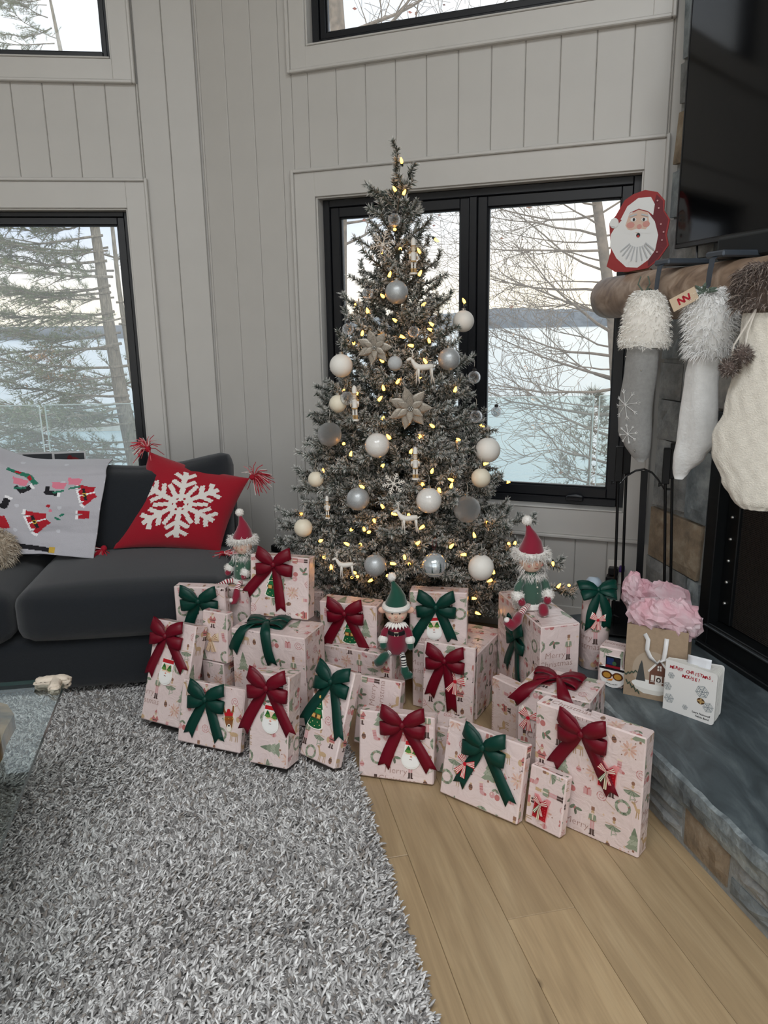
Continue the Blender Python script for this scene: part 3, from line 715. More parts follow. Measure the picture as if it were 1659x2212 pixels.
def bush(name, lab, c, r, seed, cols, n=420):
    t = tag(empty(name, (c[0], c[1], -6)), lab, 'shrub'); rs = random.Random(seed)
    st = MB(); st.tube([(c[0], c[1], -6), (c[0], c[1], c[2]+r[2]*.7)], [.06, .012], 6); build_in(st, 'stem', M_bark_g, t)
    mb = MB()
    for k in range(n):
        a, z = rs.uniform(0, 2*PI), rs.uniform(-1, 1); f = (1-max(0, z))**.6*rs.uniform(.35, 1.0)
        p = Vector((c[0]+r[0]*f*math.cos(a), c[1]+r[1]*f*math.sin(a), c[2]+r[2]*z)); tuft(mb, p, (math.cos(a)*.6, math.sin(a)*.6, .35), 12, .14, .006, srgb(*rs.choice(cols)), rs, .9)
    o = build_in(mb, 'foliage', M_needle, t); return t
bush('cedar_shrub', 'olive green cedar at the foot of the right window', (3.55, 13, -1.0), (.72, .5, 1.35), 5, ((132, 128, 88), (116, 118, 84), (150, 140, 100)))
# pale dock on the water, left window
M_dock = mat('weathered_dock', (206, 200, 190), .9, var=.15, scale=1.5, stretch=(1, 8, 1))
dock = tag(empty('dock', (-33, 86, -9)), 'pale floating dock on the lake seen through the left window', 'dock')
mb = MB(); mb.box((-34, 84, -8.75), (7.5, 1.6, .3), bev=.05); build_in(mb, 'deck_float', M_dock, dock)
mb = MB(); mb.box((-27.5, 92, -8.75), (1.6, 7.0, .3), bev=.05); build_in(mb, 'deck_float', M_dock, dock)
# ================================================================== RUG
# where each present stands: front lower left corner, base height, turn, width, height, depth, lean
GD = dict(G1=(-.918,2.590,.025,-26.1,.191,.372,.070,19.8), G2=(-.748,2.455,.025,-21.6,.257,.219,.030,16.1), G3=(-.468,2.299,.025,-20.4,.144,.311,.088,8.9), G4=(-.303,2.345,.025,-38.8,.159,.319,.041,21.9), G5=(-.121,2.423,.025,-23.9,.160,.236,.040,15.0),
  G6=(-.098,2.261,0,-14.9,.251,.227,.050,7.0), G7=(.134,2.300,0,-26.7,.100,.170,.100,0), G8=(.161,2.158,0,-38.6,.277,.241,.037,12.0), G9=(.404,2.008,0,-44.0,.121,.183,.035,8.1), G10=(.438,2.058,0,-41.0,.333,.371,.058,0), G11=(.419,2.244,0,-31.8,.232,.330,.168,0),
  G12=(.380,2.552,0,-52.2,.125,.215,.045,0), G13=(.129,2.641,0,-22.6,.199,.303,.030,6.1), G14=(.099,2.748,0,-28.2,.268,.268,.274,0), G15=(.529,2.442,0,13.7,.147,.445,.382,0), G16=(.090,2.741,.268,-9.6,.219,.207,.070,1.4), G18=(-.243,2.781,0,-25.6,.289,.250,.129,0),
  G17=(-.258,2.807,.250,-19.2,.236,.171,.085,0), G19=(-.575,2.658,.025,-21.6,.305,.350,.162,0), G20=(-.520,2.765,.376,-17.1,.239,.236,.064,7.3), G21=(-.810,2.783,.025,-9.1,.204,.473,.050,0), G22=(-.632,2.850,.025,-20.4,.110,.443,.080,0), G24=(-.699,2.691,.025,-26.6,.100,.210,.070,0), G23=(-.694,2.684,.236,-25.3,.113,.192,.040,5.6), G25=(-.367,2.984,0,-17.7,.118,.405,.162,0), G27=(.732,2.449,.23,-33.9,.087,.142,.067,0))
RUG_V = .366; RUG_U1 = 3.12
def rug():
    t = tag(empty('shag_rug', room(1.0, -.8, 0)), 'grey shaggy rug in front of the sofa and presents', 'rug')
    mb = MB(); mb.box(room(1.06, (RUG_V-2.6)/2, .006), ((RUG_V+2.6)/2-.006, 2.06, .006), AV, AX, (0,0,1), bev=.003); build_in(mb, 'backing', mat('rug_backing', (96, 94, 92), 1., var=.3, scale=60), t)
    rg = np.random.default_rng(5); N = 112000
    u = rg.uniform(.98, RUG_U1, N); v = rg.uniform(-1.95, RUG_V, N)
    x = AX.x*u+AV.x*v; y = AX.y*u+AV.y*v
    keep = (np.abs(x) < .56*y+.12) & (y > 1.12)
    for g in GD.values():                                   # no pile where a present stands
        if g[2] != .025: continue
        a = math.radians(g[3]); dx, dy = x-g[0], y-g[1]; lx, ly = dx*math.cos(a)+dy*math.sin(a), -dx*math.sin(a)+dy*math.cos(a); keep &= ~((lx > .004) & (lx < g[4]-.004) & (ly > .004) & (ly < g[6]+.01))
    u, v, x, y = u[keep], v[keep], x[keep], y[keep]; n = len(x)
    # pile direction drifts across the rug
    fl = np.array([fbm(a*1.7, b*1.7, 4.0, 2) for a, b in zip(x, y)])
    az = fl*3.2+rg.normal(0, 1.0, n)+.6; lean = rg.uniform(.7, 1.45, n)
    edge = np.clip((RUG_V-v)/.03, 0, 1); az = np.where(edge < 1, rg.normal(-.2, .5, n), az)
    ln = rg.uniform(.016, .028, n); r = rg.uniform(.0030, .0050, n)
    pal = np.array([srgb(*c)[:3] for c in ((132, 129, 127), (202, 200, 198), (228, 226, 224), (174, 171, 169), (148, 140, 133), (245, 244, 242))]); col = pal[rg.choice(6, n, p=(.17, .25, .2, .2, .1, .08))]*rg.uniform(.85, 1.1, n)[:, None]
    K = 5; S = 3; V = np.zeros((n, K, S, 3)); px = x.copy(); py = y.copy(); pz = np.full(n, .008)
    curl = rg.normal(0, 1.1, n)
    for k in range(K):
        f = k/(K-1); l = lean*(.35+.85*f); a = az+curl*f
        dx, dy, dz = np.sin(l)*np.cos(a), np.sin(l)*np.sin(a), np.cos(l)
        if k: px = px+dx*ln/(K-1); py = py+dy*ln/(K-1); pz = pz+dz*ln/(K-1)
        rr = r*(1.0, 1.05, 1.0, .85, .35)[k]
        sx, sy = -np.sin(a), np.cos(a); bx, by, bz = -dz*np.cos(a), -dz*np.sin(a), np.sin(l)
        for s in range(S):
            c, q = math.cos(2*PI*s/S+.5), math.sin(2*PI*s/S+.5)
            V[:, k, s, 0] = px+rr*(sx*c+bx*q); V[:, k, s, 1] = py+rr*(sy*c+by*q); V[:, k, s, 2] = np.maximum(pz+rr*bz*q, .004)
    nq = (K-1)*S; F = np.zeros((n, nq, 4), np.int32); i = 0
    base = (np.arange(n)*K*S)[:, None]
    for k in range(K-1):
        for s in range(S):
            F[:, i, :] = base+np.array([k*S+s, k*S+(s+1) % S, (k+1)*S+(s+1) % S, (k+1)*S+s]); i += 1
    me = bpy.data.meshes.new('pile'); me.vertices.add(n*K*S); me.vertices.foreach_set('co', V.reshape(-1))
    me.loops.add(n*nq*4); me.loops.foreach_set('vertex_index', F.reshape(-1)); me.polygons.add(n*nq)
    me.polygons.foreach_set('loop_start', np.arange(0, n*nq*4, 4, dtype=np.int32)); me.polygons.foreach_set('use_smooth', np.ones(n*nq, bool))
    at = me.color_attributes.new('Col', 'FLOAT_COLOR', 'POINT'); cc = np.ones((n, K*S, 4)); cc[:, :, :3] = col[:, None, :]; at.data.foreach_set('color', cc.reshape(-1))
    me.materials.append(vcol('rug_yarn', .95, sheen=.15)); me.update(); me.validate()
    o = obj('pile', me, t); o.matrix_parent_inverse = t.matrix_basis.inverted(); o['kind'] = 'stuff'
rug()

# ================================================================== PRESENTS
def ell(cx, cy, rx, ry, n=10, rot=0.):
    c, s = math.cos(rot), math.sin(rot); return [(cx+rx*math.cos(a)*c-ry*math.sin(a)*s, cy+rx*math.cos(a)*s+ry*math.sin(a)*c) for a in [2*PI*i/n for i in range(n)]]
def rec(x0, y0, x1, y1): return [(x0, y0), (x1, y0), (x1, y1), (x0, y1)]
def lin(x0, y0, x1, y1, w):
    dx, dy = x1-x0, y1-y0; l = math.hypot(dx, dy); nx, ny = -dy/l*w/2, dx/l*w/2; return [(x0+nx, y0+ny), (x0-nx, y0-ny), (x1-nx, y1-ny), (x1+nx, y1+ny)]
def text_polys(txt, size, bold=-.012):
    cu = bpy.data.curves.new('lettering', 'FONT'); cu.body = txt; cu.size = size; cu.align_x = 'CENTER'; cu.resolution_u = 2; cu.offset = bold*size; cu.shear = .08
    o = bpy.data.objects.new('lettering', cu); COL.objects.link(o); dg = bpy.context.evaluated_depsgraph_get(); me = bpy.data.meshes.new_from_object(o.evaluated_get(dg))
    out = [[(me.vertices[i].co.x, me.vertices[i].co.y) for i in p.vertices] for p in me.polygons]
    bpy.data.objects.remove(o); bpy.data.curves.remove(cu); bpy.data.meshes.remove(me); return out
G1c, G2c, G3c = (134, 146, 122), (108, 124, 100), (160, 168, 146); RDc, PKc, TNc, BRc, DKc, CRc = (186, 108, 104), (208, 156, 156), (196, 164, 124), (142, 100, 78), (70, 52, 48), (226, 208, 190)
def m_tree():
    L = []
    for k, (w, y0, y1) in enumerate(((2.0, -2.6, -.4), (1.6, -1.4, 1.0), (1.15, .0, 2.2), (.7, 1.2, 3.0))): L += [((G1c, G3c, G1c, G2c)[k], [(-w, y0), (-w*.5, y0-.25), (0, y0+.1), (w*.55, y0-.22), (w, y0), (.12, y1), (-.12, y1)])]
    return L+[(BRc, rec(-.25, -3.2, .25, -2.6))]+[(G2c, lin(-1+.5*i, -1.6+.6*(i % 3), -.8+.5*i, -1.2+.6*(i % 3), .12)) for i in range(5)]
def m_wreath():
    L = []
    for i in range(16):
        a = 2*PI*i/16; L.append(((G1c, G2c, G3c)[i % 3], ell(1.55*math.cos(a), 1.55*math.sin(a), .55, .36, 7, a+1.2)))
    return L+[(RDc, ell(1.5*math.cos(a), 1.5*math.sin(a), .16, .16, 6)) for a in (.4, 2.3, 4.4)]
def m_nut(body=G1c, hat=BRc):
    return [(hat, rec(-.42, 2.9, .42, 3.9)), (TNc, ell(0, 2.45, .42, .52, 9)), (CRc, ell(0, 2.05, .36, .3, 8)), (body, [(-.62, .3), (.62, .3), (.72, 1.9), (-.72, 1.9)]), (CRc, [(-.1, .4), (.1, .4), (.22, 1.85), (-.22, 1.85)]), (body, lin(-.72, 1.8, -.85, .5, .3)), (body, lin(.72, 1.8, .85, .5, .3)), (TNc, ell(-.86, .4, .16, .2, 6)), (TNc, ell(.86, .4, .16, .2, 6)), (BRc, rec(-.62, .15, .62, .36)), (PKc, rec(-.52, -2.0, -.08, .15)), (PKc, rec(.08, -2.0, .52, .15)), (DKc, rec(-.55, -3.4, -.06, -1.9)), (DKc, rec(.06, -3.4, .55, -1.9)), (DKc, ell(-.42, -3.4, .4, .17, 7)), (DKc, ell(.42, -3.4, .4, .17, 7))]
def m_santa():
    return [(TNc, ell(-1.25, -.75, .75, .85, 10)), (RDc, [(-1.0, -1.3), (1.0, -1.3), (.62, .9), (-.62, .9)]), (CRc, rec(-1.02, -1.5, 1.02, -1.2)), (DKc, rec(-.92, -.5, .92, -.25)), (DKc, rec(-.6, -2.6, -.12, -1.5)), (DKc, rec(.12, -2.6, .6, -1.5)), (DKc, ell(-.5, -2.55, .45, .2, 7)), (DKc, ell(.5, -2.55, .45, .2, 7)), (RDc, lin(-.6, .7, -1.2, -.4, .42)), (RDc, lin(.6, .7, 1.15, -.3, .42)), (CRc, [(-.5, 1.3), (.5, 1.3), (.42, .55), (0, .05), (-.42, .55)]), (TNc, ell(0, 1.45, .36, .3, 8)), (RDc, [(-.5, 1.65), (.5, 1.65), (.2, 2.5), (-.1, 2.6)]), (CRc, rec(-.52, 1.55, .52, 1.78))]
def m_stock(): return [(PKc, [(-.5, -.6), (.45, -.9), (.55, 1.3), (-.45, 1.3)]), (PKc, ell(.35, -1.15, .95, .5, 9, -.35)), (RDc, ell(1.0, -1.35, .36, .36, 8)), (CRc, rec(-.6, 1.25, .68, 1.7)), (RDc, rec(-.48, .3, .5, .5)), (RDc, rec(-.48, -.3, .48, -.1))]
def m_lolly():
    L = []
    for i in range(20):
        a = i*.62; r = .15+.055*i; a2 = a+.62; r2 = r+.055; L.append((PKc if i % 2 else RDc, [(r*math.cos(a), r*math.sin(a)), (r2*math.cos(a2), r2*math.sin(a2)), ((r2+.16)*math.cos(a2), (r2+.16)*math.sin(a2)), ((r+.16)*math.cos(a), (r+.16)*math.sin(a))]))
    return L+[(TNc, lin(.9, -1.0, 2.6, -3.2, .14))]
def m_poin():
    L = []
    for i in range(11):
        a = 2*PI*i/11+.2; r = 1.35 if i % 2 else 1.05; L.append((((218, 178, 160), (206, 160, 142), (226, 194, 176))[i % 3], ell(r*math.cos(a), r*math.sin(a), .8, .27, 8, a)))
    return L+[(TNc, ell(0, 0, .28, .28, 7))]+[(BRc, ell(2.5*math.cos(a), 2.3*math.sin(a), .2, .14, 6, a)) for a in (1, 2.6, 4, 5.4)]
def m_holly(): return [(G2c, ell(-.7, .3, .95, .42, 8, .5)), (G2c, ell(.75, -.25, 1.0, .42, 8, -.4)), ((86, 96, 78), ell(-.2, -.9, .85, .36, 8, 1.4)), (RDc, ell(.05, .25, .24, .24, 7)), (RDc, ell(-.3, -.1, .22, .22, 7))]
def m_cherry(): return [(PKc, ell(-.7, -.6, .75, .8, 11)), (RDc, ell(.75, -.8, .72, .78, 11)), (CRc, ell(-.85, -.35, .2, .28, 6)), (G1c, ell(-.3, .75, .7, .3, 8, .6)), (G2c, ell(.5, .7, .7, .3, 8, -.6)), (BRc, lin(-.6, .1, 0, .9, .08)), (BRc, lin(.6, -.1, 0, .9, .08))]
def m_deer():
    c, d = TNc, (178, 146, 108); return [(c, ell(.2, 0, 1.35, .62, 10)), (c, lin(-.9, .2, -1.45, 1.35, .55)), (d, ell(-1.65, 1.5, .55, .3, 8, -.3)), (BRc, lin(-1.5, 1.7, -1.2, 2.5, .1)), (BRc, lin(-1.35, 2.1, -1.65, 2.5, .09)), (BRc, lin(-1.3, 1.7, -.8, 2.4, .1)), (d, lin(-.75, -.3, -.9, -2.0, .22)), (d, lin(-.4, -.4, -.3, -2.0, .2)), (d, lin(.9, -.3, .8, -2.0, .22)), (d, lin(1.3, -.2, 1.45, -1.95, .2)), (CRc, ell(1.55, .25, .22, .32, 6, .6))]
def m_dance():
    L = [(G1c if i % 2 else G2c, [(0, .2), (2.0*math.cos(a), -.1+1.05*math.sin(a)), (2.0*math.cos(a+.36), -.1+1.05*math.sin(a+.36))]) for i, a in enumerate([PI+.15+.4*k for k in range(7)])]
    return L+[(BRc, ell(.2, 2.0, .42, .55, 9)), (TNc, ell(.2, 1.2, .35, .42, 8)), (TNc, lin(-1.9, .35, 1.9, .3, .13)), (G3c, lin(-.2, -.9, -.3, -2.6, .22)), (G3c, lin(.25, -.9, 1.0, -1.7, .2)), (G3c, lin(1.0, -1.7, -.1, -2.1, .18))]
def m_box(): return [(PKc, rec(-1.0, -.8, 1.0, .8)), (RDc, rec(-.15, -.8, .15, .8)), (RDc, ell(-.4, 1.0, .45, .22, 7, -.4)), (RDc, ell(.4, 1.0, .45, .22, 7, .4))]
def m_acorn(): return [(BRc, ell(0, -.2, .6, .85, 10)), (DKc, rec(-.55, -.3, .55, -.1)), (DKc, rec(-.5, .1, .5, .3)), (TNc, ell(0, .75, .3, .2, 7))]
def m_gem(): return [(PKc, ell(0, -.3, .65, .75, 10)), (RDc, rec(-.6, -.5, .6, -.15)), (TNc, rec(-.15, .42, .15, .75)), (TNc, lin(0, .7, 0, 1.6, .06))]
def m_star(): return [((216, 180, 140), lin(-.35, 0, .35, 0, .14)), ((216, 180, 140), lin(0, -.35, 0, .35, .14))]
TXT_M = [((168, 132, 122), p) for p in text_polys('Merry', 2.5)]; TXT_C = [((168, 132, 122), p) for p in text_polys('Christmas', 2.5)]
TILE = 33.5; MS = TILE/27.0
LAYOUT = [(2.6, 24, m_wreath(), 0), (7.2, 24.6, m_holly(), .3), (11.6, 22.8, m_nut(), 0), (16.6, 23.8, m_dance(), 0), (21.6, 22.6, m_tree(), 0), (25.4, 22.0, m_gem(), 0), (7.6, 20.2, TXT_M, 0), (7.9, 17.6, TXT_C, 0),
          (2.2, 15.4, m_nut((186, 116, 108), DKc), 0), (15.6, 18.6, m_acorn(), .2), (19.2, 17.2, m_poin(), 0), (24.2, 17.0, m_cherry(), 0), (12.6, 13.6, m_santa(), 0), (7.0, 13.4, m_deer(), 0), (17.2, 12.4, m_stock(), 0), (22.2, 12.2, m_lolly(), 0),
          (25.8, 13.6, m_holly(), 1.2), (3.4, 8.4, m_tree(), 0), (7.6, 8.2, m_gem(), 0), (11.2, 8.4, m_poin(), .5), (15.8, 7.4, m_nut(G1c, TNc), 0), (20.4, 7.4, m_dance(), 0), (25.0, 8.2, m_santa(), 0), (1.8, 3.2, m_stock(), .2), (5.6, 3.2, m_cherry(), 0),
          (10.0, 3.0, m_box(), 0), (13.4, 3.4, m_lolly(), .3), (18.6, 2.6, m_wreath(), 0), (22.6, 3.2, m_deer(), 0), (25.8, 2.6, m_acorn(), 0), (14.2, 25.8, m_star(), 0), (9.6, 11.0, m_star(), 0), (19.6, 19.9, m_star(), 0), (5.2, 6.0, m_star(), 0), (24.0, 20.0, m_star(), 0), (16.4, 0.2, m_star(), 0)]
def clip(poly, x0, y0, x1, y1):
    for ax, lim, sg in ((0, x0, 1), (0, x1, -1), (1, y0, 1), (1, y1, -1)):
        if not poly: return poly
        out = []; n = len(poly)
        for i in range(n):
            a, b = poly[i-1], poly[i]; da, db = sg*(a[ax]-lim), sg*(b[ax]-lim)
            if (da < 0) != (db < 0): t = da/(da-db); out.append((a[0]+t*(b[0]-a[0]), a[1]+t*(b[1]-a[1])))
            if db >= 0: out.append(b)
        poly = out
    return poly
FLAT = []
for (lx, ly, m_, ro) in LAYOUT:
    c, s = math.cos(ro)*MS, math.sin(ro)*MS; q = []; lx *= MS; ly *= MS
    for k, (col, p) in enumerate(m_): q.append((srgb(*[.9*a_+.1*b_ for a_, b_ in zip(col, (228, 206, 203))]), [(lx+x*c-y*s, ly+x*s+y*c) for x, y in p], k))
    xs = [x for _, p, _ in q for x, y in p]; ys = [y for _, p, _ in q for x, y in p]; FLAT.append((q, min(xs), min(ys), max(xs), max(ys)))
def print_face(mb, fn, w, h, ox, oy, rot):
    """lay the repeating pattern over a w x h face (metres); fn(x, y, t) -> point, t = height off the paper"""
    W, H = w*100, h*100; mg = .35
    n = int(max(W, H)/TILE)+2
    for ti in range(-2, n+1):
        for tj in range(-2, n+1):
            for (q, x0, y0, x1, y1) in FLAT:
                ax, ay = ti*TILE+ox, tj*TILE+oy
                bb = (x0+ax, y0+ay, x1+ax, y1+ay)
                if rot == 1: bb = (W-bb[3], bb[0], W-bb[1], bb[2])
                if bb[2] < mg or bb[0] > W-mg or bb[3] < mg or bb[1] > H-mg: continue
                for (col, p, k) in q:
                    P_ = [(x+ax, y+ay) for x, y in p]
                    if rot == 1: P_ = [(W-y, x) for x, y in P_]
                    P_ = clip(P_, mg, mg, W-mg, H-mg)
                    if P_ and len(P_) > 2:
                        t = .0003+.00004*min(k, 12); mb.add([fn(x/100, y/100, t) for x, y in P_], [list(range(len(P_)))], col)
def paper_mat():
    m, nt, b = nmat('wrapping_paper'); N, L = nt.nodes, nt.links
    b.inputs['Base Color'].default_value = srgb(228, 206, 203); b.inputs['Roughness'].default_value = .27; b.inputs['Specular IOR Level'].default_value = .5
    tc = N.new('ShaderNodeTexCoord'); nz = N.new('ShaderNodeTexNoise'); nz.inputs['Scale'].default_value = 9; nz.inputs['Detail'].default_value = 4; nz.inputs['Distortion'].default_value = .6; L.new(tc.outputs['Object'], nz.inputs['Vector'])
    rp = N.new('ShaderNodeValToRGB'); rp.color_ramp.elements[0].color = srgb(222, 198, 195); rp.color_ramp.elements[1].color = srgb(232, 216, 211); L.new(nz.outputs['Fac'], rp.inputs[0]); L.new(rp.outputs[0], b.inputs['Base Color'])
    n2 = N.new('ShaderNodeTexNoise'); n2.inputs['Scale'].default_value = 22; n2.inputs['Detail'].default_value = 3; n2.inputs['Distortion'].default_value = 1.5; L.new(tc.outputs['Object'], n2.inputs['Vector'])
    bp = N.new('ShaderNodeBump'); bp.inputs['Strength'].default_value = .28; bp.inputs['Distance'].default_value = .012; L.new(n2.outputs['Fac'], bp.inputs['Height']); L.new(bp.outputs[0], b.inputs['Normal'])
    return m
M_paper = paper_mat(); M_print = vcol('printed_motifs', .4, spec=.35)
def satin(name, c):
    m, nt, b = nmat(name); N, L = nt.nodes, nt.links; b.inputs['Base Color'].default_value = srgb(*c); b.inputs['Roughness'].default_value = .42; b.inputs['Specular IOR Level'].default_value = .28
    b.inputs['Sheen Weight'].default_value = .10; b.inputs['Sheen Tint'].default_value = srgb(*[min(255, x+60) for x in c]); b.inputs['Anisotropic'].default_value = .3
    tc = N.new('ShaderNodeTexCoord'); wv = N.new('ShaderNodeTexNoise'); wv.inputs['Scale'].default_value = 900; L.new(tc.outputs['Object'], wv.inputs['Vector'])
    bp = N.new('ShaderNodeBump'); bp.inputs['Strength'].default_value = .06; bp.inputs['Distance'].default_value = .001; L.new(wv.outputs['Fac'], bp.inputs['Height']); L.new(bp.outputs[0], b.inputs['Normal'])
    return m
M_red = satin('red_satin', (108, 5, 28)); M_grn = satin('green_satin', (3, 56, 46))
def ribbon(mb, pts, wd, hw, th=.0007, notch=0.):
    """strip with thickness: pts centre line, wd width directions, hw half widths; notch cuts a swallowtail"""
    b = len(mb.v); n = len(pts)
    for i in range(n):
        p = Vector(pts[i]); t = Vector(pts[min(i+1, n-1)])-Vector(pts[max(i-1, 0)]); t.normalize(); w = Vector(wd[i] if isinstance(wd, list) else wd); w = (w-t*w.dot(t)).normalized(); nn = t.cross(w)
        back = t*notch if (notch and i == n-1) else Vector((0,0,0))
        for s in (-1, 1):
            for k in (-1, 0, 1): mb.v.append(tuple(p+w*(hw[i]*k)+nn*(s*th/2)-(back if k == 0 else Vector((0,0,0)))))
    for i in range(n-1):
        a, c = b+i*6, b+(i+1)*6
        mb.face([a, a+1, c+1, c]); mb.face([a+1, a+2, c+2, c+1]); mb.face([a+3, c+3, c+4, a+4]); mb.face([a+4, c+4, c+5, a+5]); mb.face([a, c, c+3, a+3]); mb.face([a+2, a+5, c+5, c+2])
    for a in (b, b+(n-1)*6): mb.face([a, a+1, a+4, a+3]); mb.face([a+1, a+2, a+5, a+4])
BOWM = {}
def bow_meshes(colour, ang=(30, -14), L=.084):
    """loops of a flat ribbon bow in the local plane x (right), z (up), out = -y"""
    key = (colour, ang)
    if key in BOWM: return BOWM[key]
    m = M_red if colour == 'red' else M_grn; res = []
    for s in (-1, 1):
        for q, (a, ll, o0) in enumerate(((ang[0], L, .006), (ang[1], L*.93, .001))):
            a = math.radians(a); d = Vector((s*math.cos(a), 0, math.sin(a))); w = Vector((-s*math.sin(a), 0, math.cos(a)))
            rr = (0, .12, .3, .55, .8, .95, 1.0, .93, .7, .4, .15, 0); out = (.008, .013, .019, .022, .019, .013, .007, .003, .002, .0025, .004, .005); hw = (.006, .011, .0175, .021, .0215, .0215, .0215, .0215, .021, .019, .011, .006)
            pts = [d*(r*ll)+Vector((0, -(o+o0), 0))+w*(.004*math.sin(r*3)*(-1 if q else 1)) for r, o in zip(rr, out)]
            mb = MB(); wl = []
            for r in rr:                                  # the ribbon twists a little towards its outer end
                tw = .45*r*(1 if q == 0 else -.5); wl.append(w*math.cos(tw)+d*math.sin(tw)*.9)
            ribbon(mb, pts, wl, hw); res.append(('loop', mb.mesh('bow_loop', m, True)))
    mb = MB(); mb.sphere((0, -.014, 0), .012, 12, 8, sc=(.85, .8, 1.0)); res.append(('knot', mb.mesh('bow_knot', m, True)))
    BOWM[key] = res; return res
def bow(parent, colour, M, tl, tr, ang=(30, -14), scale=1.0):
    """bow part with loops, knot and two swallow-tailed ends; tl, tr = end offsets (x, z) of the tails"""
    b = obj('bow', None, parent); b.empty_display_size = .02; b.matrix_basis = M; b['label'] = ('deep red satin ribbon bow' if colour == 'red' else 'dark green satin ribbon bow')
    for nm, me in bow_meshes(colour, ang): obj(nm, me, b, scale=scale)
    for k, (ex, ez) in enumerate((tl, tr)):
        if ex is None: continue
        mb = MB(); e = Vector((ex, 0, ez)); ln = e.length; d = e/ln; w = Vector((0, 1, 0)).cross(d); n = 9; pts = []; hw = []
        sx = 1 if ex > 0 else -1
        for i in range(n):
            f = i/(n-1); bulge = w*(math.sin(f*PI)*ln*.03*(-1 if k else 1)); pts.append(d*(ln*f)+bulge+Vector((0, -.0105+.0085*f+.004*math.sin(f*5+k)*f*(1-f)*3, 0))); hw.append((.006, .013, .017, .0185, .019, .0195, .02, .02, .02)[i])
        ribbon(mb, pts, w, hw, notch=.016); obj('tail', mb.mesh('bow_tail', M_red if colour == 'red' else M_grn, True), b)
    return b
GIFT_OBJ = {}
def gift(key, name, lab, g, faces='FTR', rot=0, flap=None, bev=.004, sag=.0):
    x, y, zs, yaw, w, h, d, lean = g; yaw, lean = math.radians(yaw), math.radians(max(lean, 0)); rs = random.Random(key)
    u = Vector((math.cos(yaw), math.sin(yaw), 0)); bk0 = Vector((-math.sin(yaw), math.cos(yaw), 0)); Z = Vector((0,0,1))
    up = Z*math.cos(lean)+bk0*math.sin(lean); bk = bk0*math.cos(lean)-Z*math.sin(lean); o = Vector((x, y, zs+d*math.sin(lean)+.0006))
    t = tag(empty(name, M=frame(o, u, bk, up)), lab, 'present', 'wrapped presents around the tree'); GIFT_OBJ[key] = t
    mb = MB(); mb.box((w/2, d/2, h/2), (w/2, d/2, h/2), bev=bev); obj('wrapped_box', mb.mesh('wrapped_box', M_paper), t)
    mb = MB()
    fr = lambda: (rs.uniform(-TILE, 0), rs.uniform(-TILE, 0))
    if 'F' in faces: print_face(mb, lambda a, b, k: (a, -k, b), w, h, *fr(), rot)
    if 'T' in faces: print_face(mb, lambda a, b, k: (a, b, h+k), w, d, *fr(), rot)
    if 'R' in faces: print_face(mb, lambda a, b, k: (w+k, a, b), d, h, *fr(), rot)
    if 'L' in faces: print_face(mb, lambda a, b, k: (-k, d-a, b), d, h, *fr(), rot)
    if mb.v: obj('paper_print', mb.mesh('paper_print', M_print), t)['kind'] = 'stuff'
    if flap == 'T':
        mb = MB(); mb.prism([(.004, .004), (w-.004, .004), (w*.56, d*.62), (w*.42, d*.62)], lambda a, b, k: (a, b, h+k), .0008, .0018); obj('paper_flap', mb.mesh('paper_flap', M_paper), t)
    if flap == 'R':
        for P_ in ([(.004, .004), (d-.004, .004), (d*.5, d*.5)], [(.004, h-.004), (d-.004, h-.004), (d*.5, h-d*.5)]):
            mb = MB(); mb.prism(P_, lambda a, b, k: (w+k, a, b), .0008, .0018); obj('paper_flap', mb.mesh('paper_flap', M_paper), t)
        #, (d-.004, h-.004), (d*.5, h-d*.5)], lambda a, b, k: (w+k, a, b), .0008, .0018); obj('paper_flap', mb.mesh('paper_flap', M_paper), t)
    return t
def fbow(key, colour, c, tl, tr, ang=(30, -14)):
    bow(GIFT_OBJ[key], colour, Matrix.Translation((c[0], -.0015, c[1])), tl, tr, ang)
